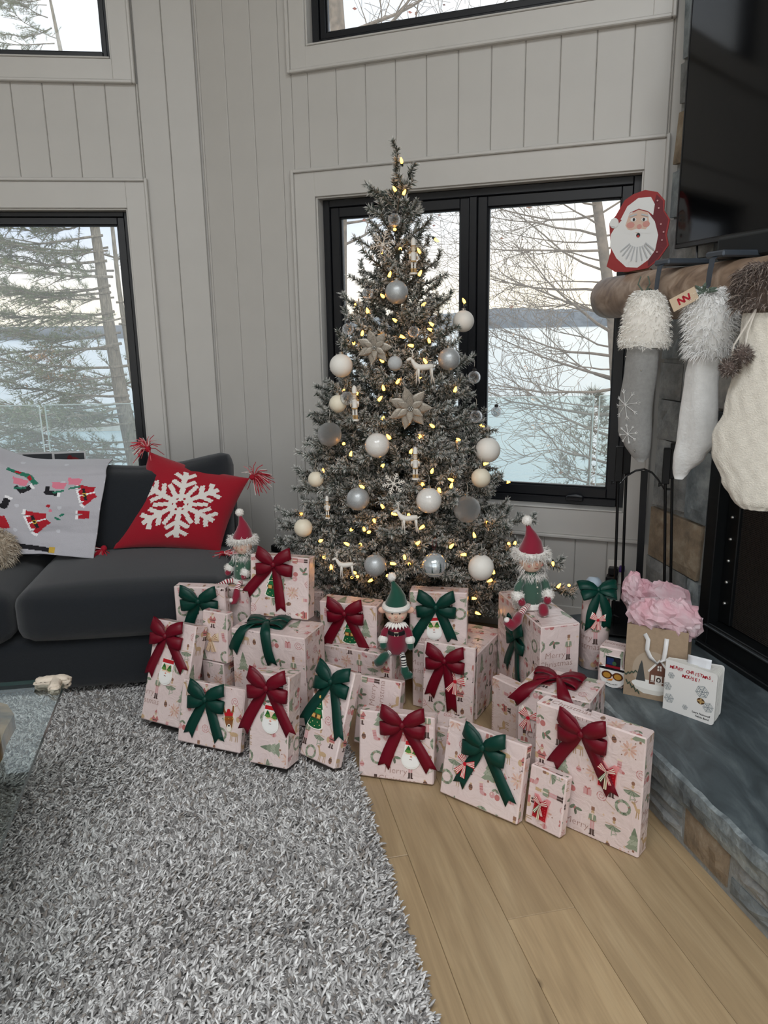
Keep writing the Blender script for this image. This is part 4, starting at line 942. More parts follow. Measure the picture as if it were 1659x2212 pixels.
GL = [('G1', 'wrapped_present', 'tall present leaning at far left by the sofa, red bow, bearded tag', 'FTR', 0, None), ('G2', 'wrapped_present', 'low present with green bow and reindeer tag, front left on the rug', 'FTR', 0, None), ('G3', 'wrapped_present', 'narrow tall present with red bow and bearded tag, standing on the rug edge', 'FTR', 1, 'R'),
  ('G4', 'wrapped_present', 'slim leaning present with green bow and green tree tag, on the rug', 'FTR', 0, None), ('G5', 'wrapped_present', 'plain leaning present without a bow, behind the low red bow present in the middle', 'FTR', 1, None), ('G6', 'wrapped_present', 'low present with red bow and bearded tag, front middle at the rug corner', 'FTR', 0, None),
  ('G7', 'wrapped_present', 'small plain present in the gap between two front presents', 'FTL', 0, None), ('G8', 'wrapped_present', 'flat present with green bow and striped bow ornament, on the bare floor', 'FTR', 0, None), ('G9', 'wrapped_present', 'smallest front present with a red parcel tag and no ribbon bow', 'FTR', 1, None),
  ('G10', 'wrapped_present', 'largest flat present with red bow, front right beside the hearth', 'FTR', 0, None), ('G11', 'wrapped_present', 'box with a red bow lying on its lid, behind the largest front present', 'FTRL', 0, None), ('G12', 'wrapped_present', 'plain present tucked below the tall box with a green side bow', 'FTRL', 1, None),
  ('G13', 'wrapped_present', 'upright present with red bow and striped ornament, centre right below the green bow one', 'FTR', 0, None), ('G14', 'wrapped_present', 'deep box behind the upright red bow present, glowing from tree lights', 'FTR', 0, 'T'), ('G15', 'wrapped_present', 'tall long box under the right hand doll, green bow on its side', 'FTRL', 0, 'T'),
  ('G16', 'wrapped_present', 'present with green bow and bearded tag, right of the doll in the red coat', 'FTRL', 0, None), ('G18', 'wrapped_present', 'wide box under the doll in the red coat', 'FTR', 0, None), ('G17', 'wrapped_present', 'present with red bow and green tree tag, left of the doll in the red coat', 'FTR', 0, 'R'),
  ('G19', 'wrapped_present', 'big box with a green bow draped over its lid, left of centre', 'FTR', 0, 'T'), ('G20', 'wrapped_present', 'topmost present with red bow and green tree tag, beside the left doll', 'FTR', 1, None), ('G21', 'wrapped_present', 'present with green bow in front of the sofa, left of the left doll', 'FTR', 0, None),
  ('G22', 'wrapped_present', 'plain present that the left doll sits on', 'FTR', 0, None), ('G24', 'wrapped_present', 'plain dim present under the one with the gold striped ornament', 'FTR', 0, None), ('G23', 'wrapped_present', 'present with a gold striped bow ornament, between two stacks on the left', 'FTR', 0, None),
  ('G25', 'wrapped_present', 'plain present behind the topmost one, close to the tree', 'FTR', 0, 'T'), ('G27', 'wrapped_present', 'little present with a snowman face tag, on the hearth', 'FTRL', 0, None)]
for (k, n, lab, fc, ro, fl) in GL: gift(k, n, lab, GD[k], fc, ro, fl)
for (k, c, ctr, tl, tr) in (('G1','red',(.069,.318),(-.061,-.158),(.102,-.119)), ('G2','green',(.109,.166),(-.064,-.139),(.067,-.142)), ('G3','red',(.068,.269),(-.091,-.166),(.090,-.152)), ('G4','green',(.078,.269),(-.093,-.164),(.080,-.177)), ('G6','red',(.147,.197),(-.063,-.157),(.098,-.152)),
    ('G8','green',(.141,.196),(-.076,-.149),(.111,-.144)), ('G10','red',(.153,.326),(-.093,-.140),(.098,-.165)), ('G13','red',(.087,.242),(-.058,-.150),(.033,-.197)), ('G16','green',(.102,.151),(-.101,-.165),(.064,-.140)), ('G17','red',(.111,.135),(-.088,-.150),(.080,-.150)), ('G20','red',(.103,.205),(-.120,-.126),(.027,-.182)), ('G21','green',(.102,.421),(-.053,-.110),(.062,-.075))):
    fbow(k, c, ctr, tl, tr, (34, -16) if k in ('G3', 'G20', 'G16') else (30, -14))
# bow on the long side of the tall box
bow(GIFT_OBJ['G15'], 'green', Matrix.Translation((-.0015, .190, .335)) @ Matrix.Rotation(-PI/2, 4, 'Z'), (-.10, -.165), (.02, -.185), (38, -20))
# bows lying on lids, their ends hanging over the front edge
def lid_bow(key, colour, cx, cy, ends, loops_rot):
    g = GD[key]; w, h, d = g[4], g[5], g[6]; t = GIFT_OBJ[key]
    b = obj('bow', None, t); b.matrix_basis = Matrix.Translation((cx, cy, h+.001)) @ Matrix.Rotation(loops_rot, 4, 'Z') @ Matrix.Rotation(-PI/2, 4, 'X'); b['label'] = 'dark green satin ribbon bow lying on the lid' if colour == 'green' else 'red satin ribbon bow lying on the lid'
    for nm, me in bow_meshes(colour, (14, -20)): obj(nm, me, b)
    m = M_red if colour == 'red' else M_grn
    Mi = b.matrix_basis.inverted()
    for (ex, ez) in ends:                       # end point on the front face, x and drop below the lid
        n = 12; pts = []; wl = []; hw = []
        p0 = Vector((cx, cy, h+.014)); edge = Vector((cx+(ex-cx)*.55, -.004, h+.004)); e = Vector((ex, -.008, h-ez))
        for i in range(n):
            f = i/(n-1)
            p = p0.lerp(edge, f/.45) if f < .45 else edge.lerp(e, (f-.45)/.55)
            if f < .45: p.z = h+.014*(1-f/.45)+.004+.010*math.sin(f/.45*PI)
            else: p.y = -.004-.010*math.sin((f-.45)/.55*PI)
            pts.append(Mi @ p); hw.append(min(.02, .006+.03*f))
        dirp = (e-p0); dirp.z = 0; wv = Mi.to_3x3() @ Vector((dirp.y, -dirp.x, 0)).normalized()
        wf = Mi.to_3x3() @ Vector((1, 0, .35 if ex > cx else -.35))
        for i in range(n): f = i/(n-1); s = 1 if wv.dot(wf) > 0 else -1; wl.append((wv*s).lerp(wf, min(1, max(0, (f-.25)/.35))))
        mb = MB(); ribbon(mb, pts, wl, hw, notch=.016); obj('tail', mb.mesh('bow_tail', m, True), b)
lid_bow('G19', 'green', .118, .066, [(.004, .095), (.172, .125)], .22)
lid_bow('G11', 'red', .100, .085, [(-.018, .060), (.190, .050)], .10)

# ---- gift tags: flat printed shapes hung on the presents
M_card = vcol('printed_card', .35, spec=.4)
def art(parent, name, lab, M, base, layers, th=.0022):
    """flat cut-out; base outline (colour, polygon) with thickness, then printed layers"""
    mb = MB(); mb.prism(base[1], lambda a, b, k: (a, -k, b), 0, th, srgb(*base[0]))
    for i, (c, p) in enumerate(layers): mb.add([(a, -(th+.00022*(i+1)), b) for a, b in p], [list(range(len(p)))], srgb(*c))
    o = mb.build(name, M_card, parent); o.matrix_basis = M
    if lab: o['label'] = lab
    return o
def sc(p, s): return [(x*s, y*s) for x, y in p]
def tag_tree():
    o = [(-1.9, -2.6), (-1.2, -2.95), (0, -3.1), (1.2, -2.95), (1.9, -2.6), (1.3, -.9), (1.65, -.75), (.95, .7), (1.2, .8), (.4, 2.6), (.15, 3.2), (-.15, 3.2), (-.4, 2.6), (-1.2, .8), (-.95, .7), (-1.65, -.75), (-1.3, -.9)]
    gr = [(x*.87, y*.93-.05) for x, y in o]; L = [((14, 92, 52), gr)]
    L += [((30, 120, 66), [(-1.1, -.6), (1.1, -.6), (.75, .4), (-.75, .4)])]
    for k, (x, y) in enumerate(((-1.1, -2.2), (0, -2.5), (1.1, -2.1), (.5, -1.7), (-.6, -1.8), (.3, 1.5), (-.25, 1.1))): L.append(((232, 214, 150), ell(x, y, .11, .11, 6)))
    L += [((240, 228, 190), lin(-.75, .6, .75, .75, .12)), ((122, 78, 44), rec(-1.15, -1.15, -.1, -.25)), ((122, 78, 44), rec(.1, -1.15, 1.15, -.25)), ((214, 172, 96), rec(-.98, -1.0, -.27, -.4)), ((214, 172, 96), rec(.27, -1.0, .98, -.4)), ((60, 36, 22), rec(-.14, -.8, .14, -.6)), ((224, 180, 96), ell(0, 2.75, .24, .3, 6))]
    return ((244, 240, 228), sc(o, .0165)), [(c, sc(p, .0165)) for c, p in L]
def tag_santa():
    o = [(-1.5, 2.4), (1.5, 2.6), (1.5, .2)]+[(1.75*math.cos(a), -1.2+1.75*math.sin(a)) for a in [.35-.35*k for k in range(12)]]+[(-1.5, .2)]
    L = [((188, 24, 36), [(-1.45, 2.35), (1.45, 2.5), (1.45, 1.75), (-1.45, 1.55)]), ((240, 206, 180), [(-1.2, 1.3), (1.2, 1.4), (1.1, -.2), (-1.1, -.2)]), ((30, 100, 44), [(-1.35, .2), (-.05, .2), (-.45, 1.1), (-.85, 1.5)]), ((30, 100, 44), [(.05, .2), (1.35, .2), (.85, 1.5), (.45, 1.1)]), ((96, 140, 60), ell(-.7, .4, .5, .34, 9)), ((96, 140, 60), ell(.7, .4, .5, .34, 9)), ((246, 244, 240), ell(0, -1.35, 1.5, 1.25, 14)), ((226, 150, 130), ell(0, -.45, .24, .18, 7)), ((120, 60, 50), lin(-.25, -1.0, .25, -1.0, .12))]
    return ((244, 242, 236), sc(o, .0155)), [(c, sc(p, .0155)) for c, p in L]
def tag_deer():
    o = [(-.9, .9), (-1.2, 0), (-.75, -1.6), (-.35, -2.5), (.35, -2.5), (.75, -1.6), (1.2, 0), (.9, .9), (1.35, 1.5), (1.5, 2.7), (1.1, 2.7), (.95, 1.9), (.5, 1.2), (-.5, 1.2), (-.95, 1.9), (-1.1, 2.7), (-1.5, 2.7), (-1.35, 1.5)]
    L = [((140, 92, 56), [(x*.88, y*.93) for x, y in o]), ((190, 28, 40), [(-1.0, 1.15), (1.0, 1.15), (.9, .55), (-.9, .55)]), ((190, 28, 40), [(-.6, 1.0), (.6, 1.0), (.3, 1.9), (-.2, 1.9)]), ((230, 190, 90), lin(-1.0, .05, 1.0, .05, .16)), ((150, 84, 30), ell(-.45, -.05, .42, .34, 9)), ((150, 84, 30), ell(.45, -.05, .42, .34, 9)), ((238, 228, 214), ell(0, -1.7, .5, .75, 10)), ((30, 24, 24), ell(0, -1.3, .24, .18, 8))]
    return ((240, 230, 210), sc(o, .0155)), [(c, sc(p, .0155)) for c, p in L]
def stripes(p0, p1, w0, w1, n, a=(200, 28, 46), b=(246, 238, 226)):
    """fan of coloured stripes running from p0 to p1"""
    dx, dy = p1[0]-p0[0], p1[1]-p0[1]; l = math.hypot(dx, dy); nx, ny = -dy/l, dx/l; L = []
    for i in range(n):
        f0, f1 = i/n-.5, (i+1)/n-.5; L.append((a if i % 2 == 0 else b, [(p0[0]+nx*w0*f0, p0[1]+ny*w0*f0), (p0[0]+nx*w0*f1, p0[1]+ny*w0*f1), (p1[0]+nx*w1*f1, p1[1]+ny*w1*f1), (p1[0]+nx*w1*f0, p1[1]+ny*w1*f0)]))
    return L
def striped_bow(gold=False):
    a, b = ((176, 132, 96), (238, 218, 190)) if gold else ((200, 28, 46), (246, 238, 226))
    L = stripes((-.1, 0), (-1.5, .75), .5, 1.7, 9, a, b)+stripes((.1, 0), (1.5, .75), .5, 1.7, 9, a, b)+stripes((-.05, -.1), (-.75, -2.3), .45, 1.0, 7, a, b)+stripes((.05, -.1), (.75, -2.3), .45, 1.0, 7, a, b)+[(a, ell(0, 0, .34, .34, 9))]
    base = (b, [(-1.6, 1.6), (-1.75, -.1), (-.3, -.3), (-1.1, -2.35), (-.3, -2.3), (0, -.6), (.3, -2.3), (1.1, -2.35), (.3, -.3), (1.75, -.1), (1.6, 1.6), (0, .4)])
    return (base[0], sc(base[1], .0165)), [(c, sc(p, .0165)) for c, p in L]
def tag_parcel():
    o = rec(-1.5, -2.0, 1.5, 1.6); L = [((176, 18, 34), rec(-1.38, -1.88, 1.38, 1.48))]+[((216, 90, 92), ell(-1.1+.55*(i % 5), -1.6+.55*(i//5), .08, .08, 5)) for i in range(30)]+[((238, 220, 190), rec(-.25, -1.9, .25, 1.5)), ((120, 120, 96), rec(-.06, -1.9, .06, 1.5))]
    sb = striped_bow()[1]; L += stripes((-.1, 1.3), (-1.3, 2.0), .4, 1.3, 7, (176, 40, 60), (236, 232, 214))+stripes((.1, 1.3), (1.3, 2.0), .4, 1.3, 7, (176, 40, 60), (236, 232, 214))+stripes((0, 1.2), (-.9, -.6), .3, .7, 5, (96, 120, 90), (236, 232, 214))+stripes((0, 1.2), (.9, -.6), .3, .7, 5, (176, 40, 60), (236, 232, 214))
    o = [(-1.5, -2.0), (1.5, -2.0), (1.5, 1.4), (1.75, 2.5), (.9, 2.6), (0, 1.7), (-.9, 2.6), (-1.75, 2.5), (-1.5, 1.4)]
    return ((226, 150, 150), sc(o, .0155)), [(c, sc(p, .0155)) for c, p in L]
def tag_snowman():
    o = [(-1.3, 1.2), (-1.15, 2.9), (1.15, 2.9), (1.3, 1.2), (2.1, 1.0), (2.0, .6)]+[(1.95*math.cos(a), -.55+1.7*math.sin(a)) for a in [.5-.33*k for k in range(13)]]+[(-2.0, .6), (-2.1, 1.0)]
    L = [((24, 24, 30), [(-2.1, .62), (2.1, .62), (2.1, .98), (-2.1, 1.02)]), ((28, 28, 34), rec(-1.15, .95, 1.15, 2.85)), ((140, 24, 40), rec(-1.15, 1.0, 1.15, 1.4)), ((34, 52, 96), rec(-1.0, 1.5, .1, 2.6)), ((60, 90, 60), ell(.2, 1.8, .35, .35, 7)), ((96, 52, 26), ell(-.85, -.25, .82, .66, 12)), ((96, 52, 26), ell(.85, -.25, .82, .66, 12)), ((190, 140, 60), ell(-.85, -.28, .58, .46, 12)), ((190, 140, 60), ell(.85, -.28, .58, .46, 12)), ((70, 36, 20), rec(-.15, -.2, .15, 0)), ((232, 140, 40), [(-.15, -.75), (.25, -.6), (-.05, -1.05), (-.9, -1.15)])]
    L += [((40, 34, 34), ell(-.85+.24*i, -1.5-.12*math.sin(i/7*PI), .09, .07, 5)) for i in range(8)]
    return ((244, 242, 238), sc(o, .0195)), [(c, sc(p, .0195)) for c, p in L]
def put_tag(key, fn, x, z, lab, rot=0., s=1., lift=.001):
    b, l = fn(); art(GIFT_OBJ[key], 'gift_tag', lab, Matrix.Translation((x, -lift, z)) @ Matrix.Rotation(rot, 4, 'Y') @ Matrix.Scale(s, 4), b, l)
for k, fn, x, z, lab, ro, s in (('G1', tag_santa, .089, .192, 'bearded man tag with green tree glasses', .1, 1.0), ('G2', tag_deer, .205, .112, 'reindeer tag with sunglasses', -.15, 1.0), ('G3', tag_santa, .082, .165, 'bearded man tag with green tree glasses', .1, 1.0), ('G4', tag_tree, .042, .156, 'green tree tag with brown glasses', 0, 1.0), ('G6', tag_santa, .178, .098, 'bearded man tag with green tree glasses', .15, 1.0),
    ('G8', striped_bow, .085, .125, 'red and white striped bow ornament', .4, 1.0), ('G9', tag_parcel, .050, .060, 'red parcel tag with striped bow', .08, .9), ('G10', tag_parcel, .232, .215, 'red parcel tag with striped bow', .05, 1.0), ('G11', striped_bow, .040, .232, 'red and white striped bow ornament', .2, 1.0), ('G13', striped_bow, .130, .170, 'red and white striped bow ornament', .35, 1.1), ('G16', tag_santa, .094, .065, 'bearded man tag with green tree glasses', -.05, .95),
    ('G17', tag_tree, .127, .062, 'green tree tag with brown glasses', 0, .95), ('G20', tag_tree, .098, .130, 'green tree tag with brown glasses', .05, .95), ('G23', striped_bow, .044, .085, 'gold striped bow ornament', 0, 1.0), ('G27', tag_snowman, .052, .050, 'snowman face tag with sunglasses and hat', 0, 1.0)):
    put_tag(k, (lambda: striped_bow(True)) if k == 'G23' else fn, x, z, lab, ro, s*1.14)
# ================================================================== SOFA AND WHAT LIES ON IT
def pillow(mb, c, h, r, bulge=(0,0,0), n=9, fn=None, ax=None):
    """soft rounded block: half sizes h, corner radius r, outward bulge per axis"""
    c = Vector(c); seen = {}
    def vert(p):
        key = tuple(round(x, 4) for x in p)
        if key in seen: return seen[key]
        q = Vector((p[0]*h[0], p[1]*h[1], p[2]*h[2])); inn = Vector([max(-(h[i]-r), min(h[i]-r, q[i])) for i in range(3)]); d = q-inn
        if d.length > 1e-6: q = inn+d.normalized()*min(r, d.length if d.length < r*.99 else r)
        x, y, z = p; k = [(1-y*y)*(1-z*z), (1-x*x)*(1-z*z), (1-x*x)*(1-y*y)]
        for i in range(3): q[i] += bulge[i]*k[i]*p[i]
        if fn: q = fn(q, p)
        if ax: q = ax[0]*q[0]+ax[1]*q[1]+ax[2]*q[2]
        seen[key] = len(mb.v); mb.v.append(tuple(c+q)); return seen[key]
    for a in range(3):
        b, d = [(1,2),(2,0),(0,1)][a]
        for s in (-1, 1):
            def P(i, j):
                p = [0,0,0]; p[a] = s; p[b] = -1+2*i/n; p[d] = -1+2*j/n; return vert(p)
            for i in range(n):
                for j in range(n):
                    f = [P(i,j), P(i+1,j), P(i+1,j+1), P(i,j+1)]; mb.face(f if s > 0 else f[::-1])
    return mb
M_sofa = mat('charcoal_weave', (20, 25, 31), .95, var=.22, scale=240, bump=.35, bscale=520, sheen=.25)
SO = Vector((-.62, 2.896, 0)); SE = azv(82); SB = Vector((-SE.y, SE.x, 0)); SM = frame(SO, SE, SB, Vector((0,0,1)))
def sofa():
    t = tag(empty('sofa', M=SM), 'long charcoal fabric sofa under the left window', 'sofa')
    mb = MB(); pillow(mb, (-1.25, .50, .158), (1.25, .47, .116), .04, n=8); mb.build('base', M_sofa, t, smooth=True)
    for x in (-.10, -2.40):
        for y in (.09, .90): mb = MB(); mb.tube([(x, y, 0), (x, y, .05)], [.02, .025], 8); mb.build('foot', mat('black_foot', (20, 20, 20), .5), t)
    for k, x in enumerate((-.412, -1.242, -2.075)):
        mb = MB(); pillow(mb, (x, .345, .375), (.41, .375, .105), .065, (.0, .012, .028), n=14); mb.build('seat_cushion', M_sofa, t, smooth=True)
    mb = MB(); pillow(mb, (-1.25, .885, .50), (1.25, .095, .235), .05, n=8); mb.build('back_frame', M_sofa, t, smooth=True)
    tilt = Matrix.Rotation(-.22, 3, 'X')
    for k, x in enumerate((-.40, -1.235, -2.07)):
        def droop(q, p, k=k):
            if k == 0 and p[2] > .3 and p[0] > .4: q.z += .05*(p[0]-.4)*(p[2]); q.x += .015*(p[2])      # pointed upper corner
            if p[2] > 0: q.z -= .03*(1-abs(p[0]))*p[2]
            return q
        mb = MB(); pillow(mb, (x, .60, .665), (.40, .095, .215), .075, (.0, .05, .0), n=14, fn=droop, ax=(Vector((1,0,0)), tilt @ Vector((0,1,0)), tilt @ Vector((0,0,1)))); mb.build('back_cushion', M_sofa, t, smooth=True)
    return t
sofa()
# ---- red cushion with a knitted snowflake
def snowflake_fn(ang0, arms=6):
    segs = []
    for k in range(arms):
        a = ang0+k*PI/3; d = (math.cos(a), math.sin(a)); n = (-d[1], d[0])
        segs.append(((0.09*d[0], .09*d[1]), (.78*d[0], .78*d[1]), .052))
        for r0, ln in ((.40, .27), (.60, .24)):
            for s in (-1, 1):
                q = (d[0]*math.cos(.95)+s*n[0]*math.sin(.95), d[1]*math.cos(.95)+s*n[1]*math.sin(.95)); segs.append(((r0*d[0], r0*d[1]), ((r0*d[0]+q[0]*ln), (r0*d[1]+q[1]*ln)), .046))
        b = a+PI/6; segs.append(((.17*math.cos(b), .17*math.sin(b)), (.52*math.cos(b), .52*math.sin(b)), .045))
        c = a+PI/3; segs.append(((.22*d[0], .22*d[1]), (.22*math.cos(c), .22*math.sin(c)), .038))
    def inside(x, y):
        for (x0, y0), (x1, y1), w in segs:
            dx, dy = x1-x0, y1-y0; t = ((x-x0)*dx+(y-y0)*dy)/(dx*dx+dy*dy)
            if -.02 <= t <= 1.02 and abs((x-x0)*dy-(y-y0)*dx)/math.hypot(dx, dy) < w: return True
        return False
    return inside
def red_cushion():
    C4 = [Vector(p) for p in ((-1.203, 3.270, .512), (-.739, 3.300, .478), (-.613, 3.445, .785), (-1.062, 3.455, .914))]   # lower left, lower right, upper right, upper left
    ctr = sum(C4, Vector())/4; t = tag(empty('red_cushion', (ctr.x, ctr.y, .48)), 'red knitted cushion with a white snowflake and corner tassels', 'cushion')
    nrm = (C4[1]-C4[0]).cross(C4[3]-C4[0]).normalized()
    if nrm.y > 0: nrm = -nrm
    def S(i, j, side):
        u, v = i*2-1, j*2-1; pin = .07; u2 = u*(1-pin*(1-v*v)*abs(u)**3); v2 = v*(1-pin*(1-u*u)*abs(v)**3); a, b = (u2+1)/2, (v2+1)/2
        p = C4[0]*(1-a)*(1-b)+C4[1]*a*(1-b)+C4[2]*a*b+C4[3]*(1-a)*b; th = .085*((1-abs(u)**2.4)*(1-abs(v)**2.4))**.62
        return p+nrm*(th*side)+nrm*.004*fbm(u*2.2, v*2.2, 7)*(1-abs(u))
    ins = snowflake_fn(math.radians(100)); red, wht = srgb(158, 12, 34), srgb(232, 226, 220)
    def cf(i, j):
        return wht if ins((i*2-1)*1.04, (j*2-1)*1.04) else red
    mb = MB(); mb.grid(lambda i, j: S(i, j, 1), 96, 96, cfn=cf); build_in(mb, 'knit_front', vcol('knitted_wool', .95, sheen=.2, bump=.3, bscale=420), t, smooth=True)
    mb = MB(); mb.grid(lambda i, j: S(i, j, -1), 20, 20, red); build_in(mb, 'knit_back', vcol('knitted_wool'), t, smooth=True)
    for k, p in enumerate(C4):
        rs = random.Random(k+3); mb = MB(); out = (p-ctr); out.normalize(); b0 = p+out*.006
        if k < 2: b0 = p+out*.022+Vector((0, -.035, .028))      # lower tassels flop forward on the seat
        mb.sphere(b0+out*.008, .014, 8, 6, srgb(168, 24, 44))
        for q in range(90):
            d = (out*.75+Vector((rs.gauss(0, .55), rs.gauss(0, .4), rs.gauss(0, .45)-.35))).normalized(); ln = rs.uniform(.05, .088); s = b0+out*.014
            pts = [s, s+d*ln*.5+Vector((0, 0, .006)), s+d*ln+Vector((rs.gauss(0, .006), rs.gauss(0, .006), -.016))]
            if min(x.z for x in pts) < .49 and k < 2: pts = [Vector((x.x, x.y, max(x.z, .486+.006*rs.random()))) for x in pts]
            mb.tube(pts, [.0016, .0018, .0015], 3, col=srgb(*rs.choice(((196, 30, 52), (236, 220, 214), (214, 120, 124), (176, 20, 40)))))
        o = build_in(mb, 'tassel', vcol('tassel_yarn', .9), t); o['label'] = 'red and white yarn tassel'
red_cushion()
# ---- grey holiday throw over the back cushion
def pip(p, x, y):
    r = False; n = len(p)
    for i in range(n):
        (x0, y0), (x1, y1) = p[i-1], p[i]
        if (y0 > y) != (y1 > y) and x < (x1-x0)*(y-y0)/(y1-y0)+x0: r = not r
    return r
def throw():
    t = tag(empty('holiday_throw', SM @ Vector((-1.0, .5, .5))), 'light grey fleece throw printed with red winter coats and black boots, on the sofa back', 'blanket')
    sk = lambda x, y, z: SM @ Vector((x, y, z))
    # print drawn on the cloth, in centimetres: x from the right edge leftwards negative, y down from the top fold
    R, W_, K, G, GD_, PK = (178, 22, 40), (244, 242, 244), (26, 24, 30), (40, 120, 96), (206, 170, 70), (224, 130, 150)
    shapes = []
    def suit(cx, cy, s, a):
        c, n = math.cos(a), math.sin(a); f = lambda P: [(cx+(x*c-y*n)*s, cy+(x*n+y*c)*s) for x, y in P]
        for col, P in ((W_, [(-3.4, -1.5), (3.4, -1.5), (3.6, 3.8), (-3.6, 3.8)]), (R, [(-2.6, -4.2), (0, -3.2), (2.6, -4.2), (3.4, -.6), (2.9, 3.0), (-2.9, 3.0), (-3.4, -.6)]), (R, [(-3.2, -2.4), (-6.0, 2.2), (-4.2, 3.2), (-2.0, -.6)]), (R, [(3.2, -2.4), (6.0, 2.2), (4.2, 3.2), (2.0, -.6)]), (W_, [(-6.4, 1.8), (-4.2, 3.0), (-4.7, 4.0), (-6.9, 2.8)]), (W_, [(6.4, 1.8), (4.2, 3.0), (4.7, 4.0), (6.9, 2.8)]), (W_, rec(-.35, -3.4, .35, 3.0)), (K, rec(-3.2, .2, 3.2, 1.4)), (GD_, rec(-.9, .1, .9, 1.5)), (K, rec(-.5, .4, .5, 1.2))): shapes.append((col, f(P)))
    def pants(cx, cy, s, a):
        c, n = math.cos(a), math.sin(a); f = lambda P: [(cx+(x*c-y*n)*s, cy+(x*n+y*c)*s) for x, y in P]
        for col, P in ((R, [(-2.6, -3), (2.6, -3), (3.0, 3.2), (.6, 3.2), (0, -.4), (-.6, 3.2), (-3.0, 3.2)]), (W_, rec(-3.1, 3.0, -.4, 4.3)), (W_, rec(.4, 3.0, 3.1, 4.3))): shapes.append((col, f(P)))
    def boots(cx, cy, s, a):
        c, n = math.cos(a), math.sin(a); f = lambda P: [(cx+(x*c-y*n)*s, cy+(x*n+y*c)*s) for x, y in P]
        for col, P in ((K, [(-2.6, -2.6), (-.6, -2.6), (-.4, 1.2), (-1.0, 2.4), (-4.4, 2.4), (-4.4, 1.2), (-2.5, .6)]), (W_, rec(-2.8, -3.6, -.3, -2.5))): shapes.append((col, f(P)))
    suit(-25, 24, 1.15, 1.2); suit(-6.5, 9.5, .95, 1.25); pants(-6.5, 20, .8, 1.5); pants(-40, 27, 1.2, 1.2); boots(-30, 9, 1.1, .9); boots(-21, 10.5, 1.1, 1.7); boots(-42, 12, 1.2, .2); boots(-36, 17, 1.2, .3); shapes.append((K, [(-34, 36), (-19, 38.5), (-19, 41), (-34, 38.5)])); shapes.append((GD_, rec(-19.3, 38.2, -17, 41)))
    for cx, cy in ((-18, 5), (-33, 4), (-12, 3)):
        shapes.append((PK, [(cx-3, cy-2), (cx+3, cy-1.2), (cx+2, cy+2), (cx-2.4, cy+1.4)])); shapes.append((G, lin(cx-2, cy+3.6, cx+2.4, cy+2.6, .9)))
    shapes.append((G, [(-38, -3), (-30, -1), (-26, 4), (-28, 5), (-31, 1.4), (-38.5, -.6)])); shapes.append((R, [(-35, -2.2), (-33, -1.7), (-33.6, 0), (-35.6, -.6)])); shapes.append((R, [(-30, .2), (-28.6, 1.8), (-29.8, 3), (-31, 1.2)]))
    shapes.append((G, ell(-17, 22.5, 1.6, .6, 7, .6))); shapes.append((G, ell(-15.5, 20.5, 1.2, .6, 7, -.7))); shapes.append((R, ell(-21, 15.5, .9, .9, 8))); shapes.append((PK, ell(-20, 18, .7, .9, 8)))
    base = srgb(186, 184, 190); fl = srgb(206, 206, 212)
    def surf(i, j):
        x = -62*i; yy = -16+58*j                       # cm on the cloth
        return x, yy
    def pos(i, j):
        x, yy = surf(i, j); X = -.53+x*.0105-.0014*max(0, yy)*(1-i)*1.0; bulge = .045*math.exp(-((x+50)/13)**2)
        if yy < 0:   # rolls over the top of the cushion
            a = min(PI*.55, -yy/9.0); y = .495+.10*(1-math.cos(a))+max(0, (-yy-9)*.008); z = .838+.045*math.sin(a)+bulge*1.5
        else:
            y = .495-.0030*yy-.020*math.sin(min(1, yy/30)*PI); z = .838-yy*.0080*(1-.18*i)+bulge*(1-yy/42)*1.5
        y -= .016+bulge*.6; f = .007*fbm(x*.07, yy*.09, 2)+.006*math.sin(x*.22+yy*.05)*(yy > 0)*min(1, abs(yy)/20)
        return sk(X, y-f, z+.004*fbm(x*.05, 1, 6)+.02*i)
    def cf(i, j):
        x, yy = surf(i, j); c = base
        for col, P in shapes:
            if pip(P, x, yy): c = srgb(*col)
        if c is base and (math.hypot((x+8) % 17-8.5, (yy+3) % 13-6.5) < .9): c = fl
        return c
    mb = MB(); mb.grid(pos, 150, 130, cfn=cf); o = build_in(mb, 'fleece', vcol('fleece', .95, sheen=.4, bump=.25, bscale=260), t, smooth=True)
    so = o.modifiers.new('thickness', 'SOLIDIFY'); so.thickness = .006; so.offset = -1
throw()
# ---- fluffy cream pillow at the left edge
def fur(mb, pts, ln, wd, cols, rs, droop=.0, per=1):
    for (p, n) in pts:
        for _ in range(per):
            d = (Vector(n)+Vector((rs.gauss(0, .45), rs.gauss(0, .45), rs.gauss(0, .45)))).normalized(); l = ln*rs.uniform(.6, 1.2); u = d.cross(Vector((rs.gauss(0,1), rs.gauss(0,1), rs.gauss(0,1)))).normalized()*wd; p = Vector(p)
            m = p+d*l*.55; e = p+d*l+Vector((0, 0, -droop*l)); c = srgb(*rs.choice(cols)); mb.add([p-u, p+u, m+u*.8, m-u*.8, e], [(0,1,2,3), (3,2,4)], c)
def ell_pts(c, r, n, rs, zmin=-1.):
    out = []
    while len(out) < n:
        v = Vector((rs.gauss(0,1), rs.gauss(0,1), rs.gauss(0,1))).normalized()
        if v.z < zmin: continue
        out.append((Vector((c[0]+v.x*r[0], c[1]+v.y*r[1], c[2]+v.z*r[2])), v))
    return out
M_fur = vcol('faux_fur', .95, sheen=.3)
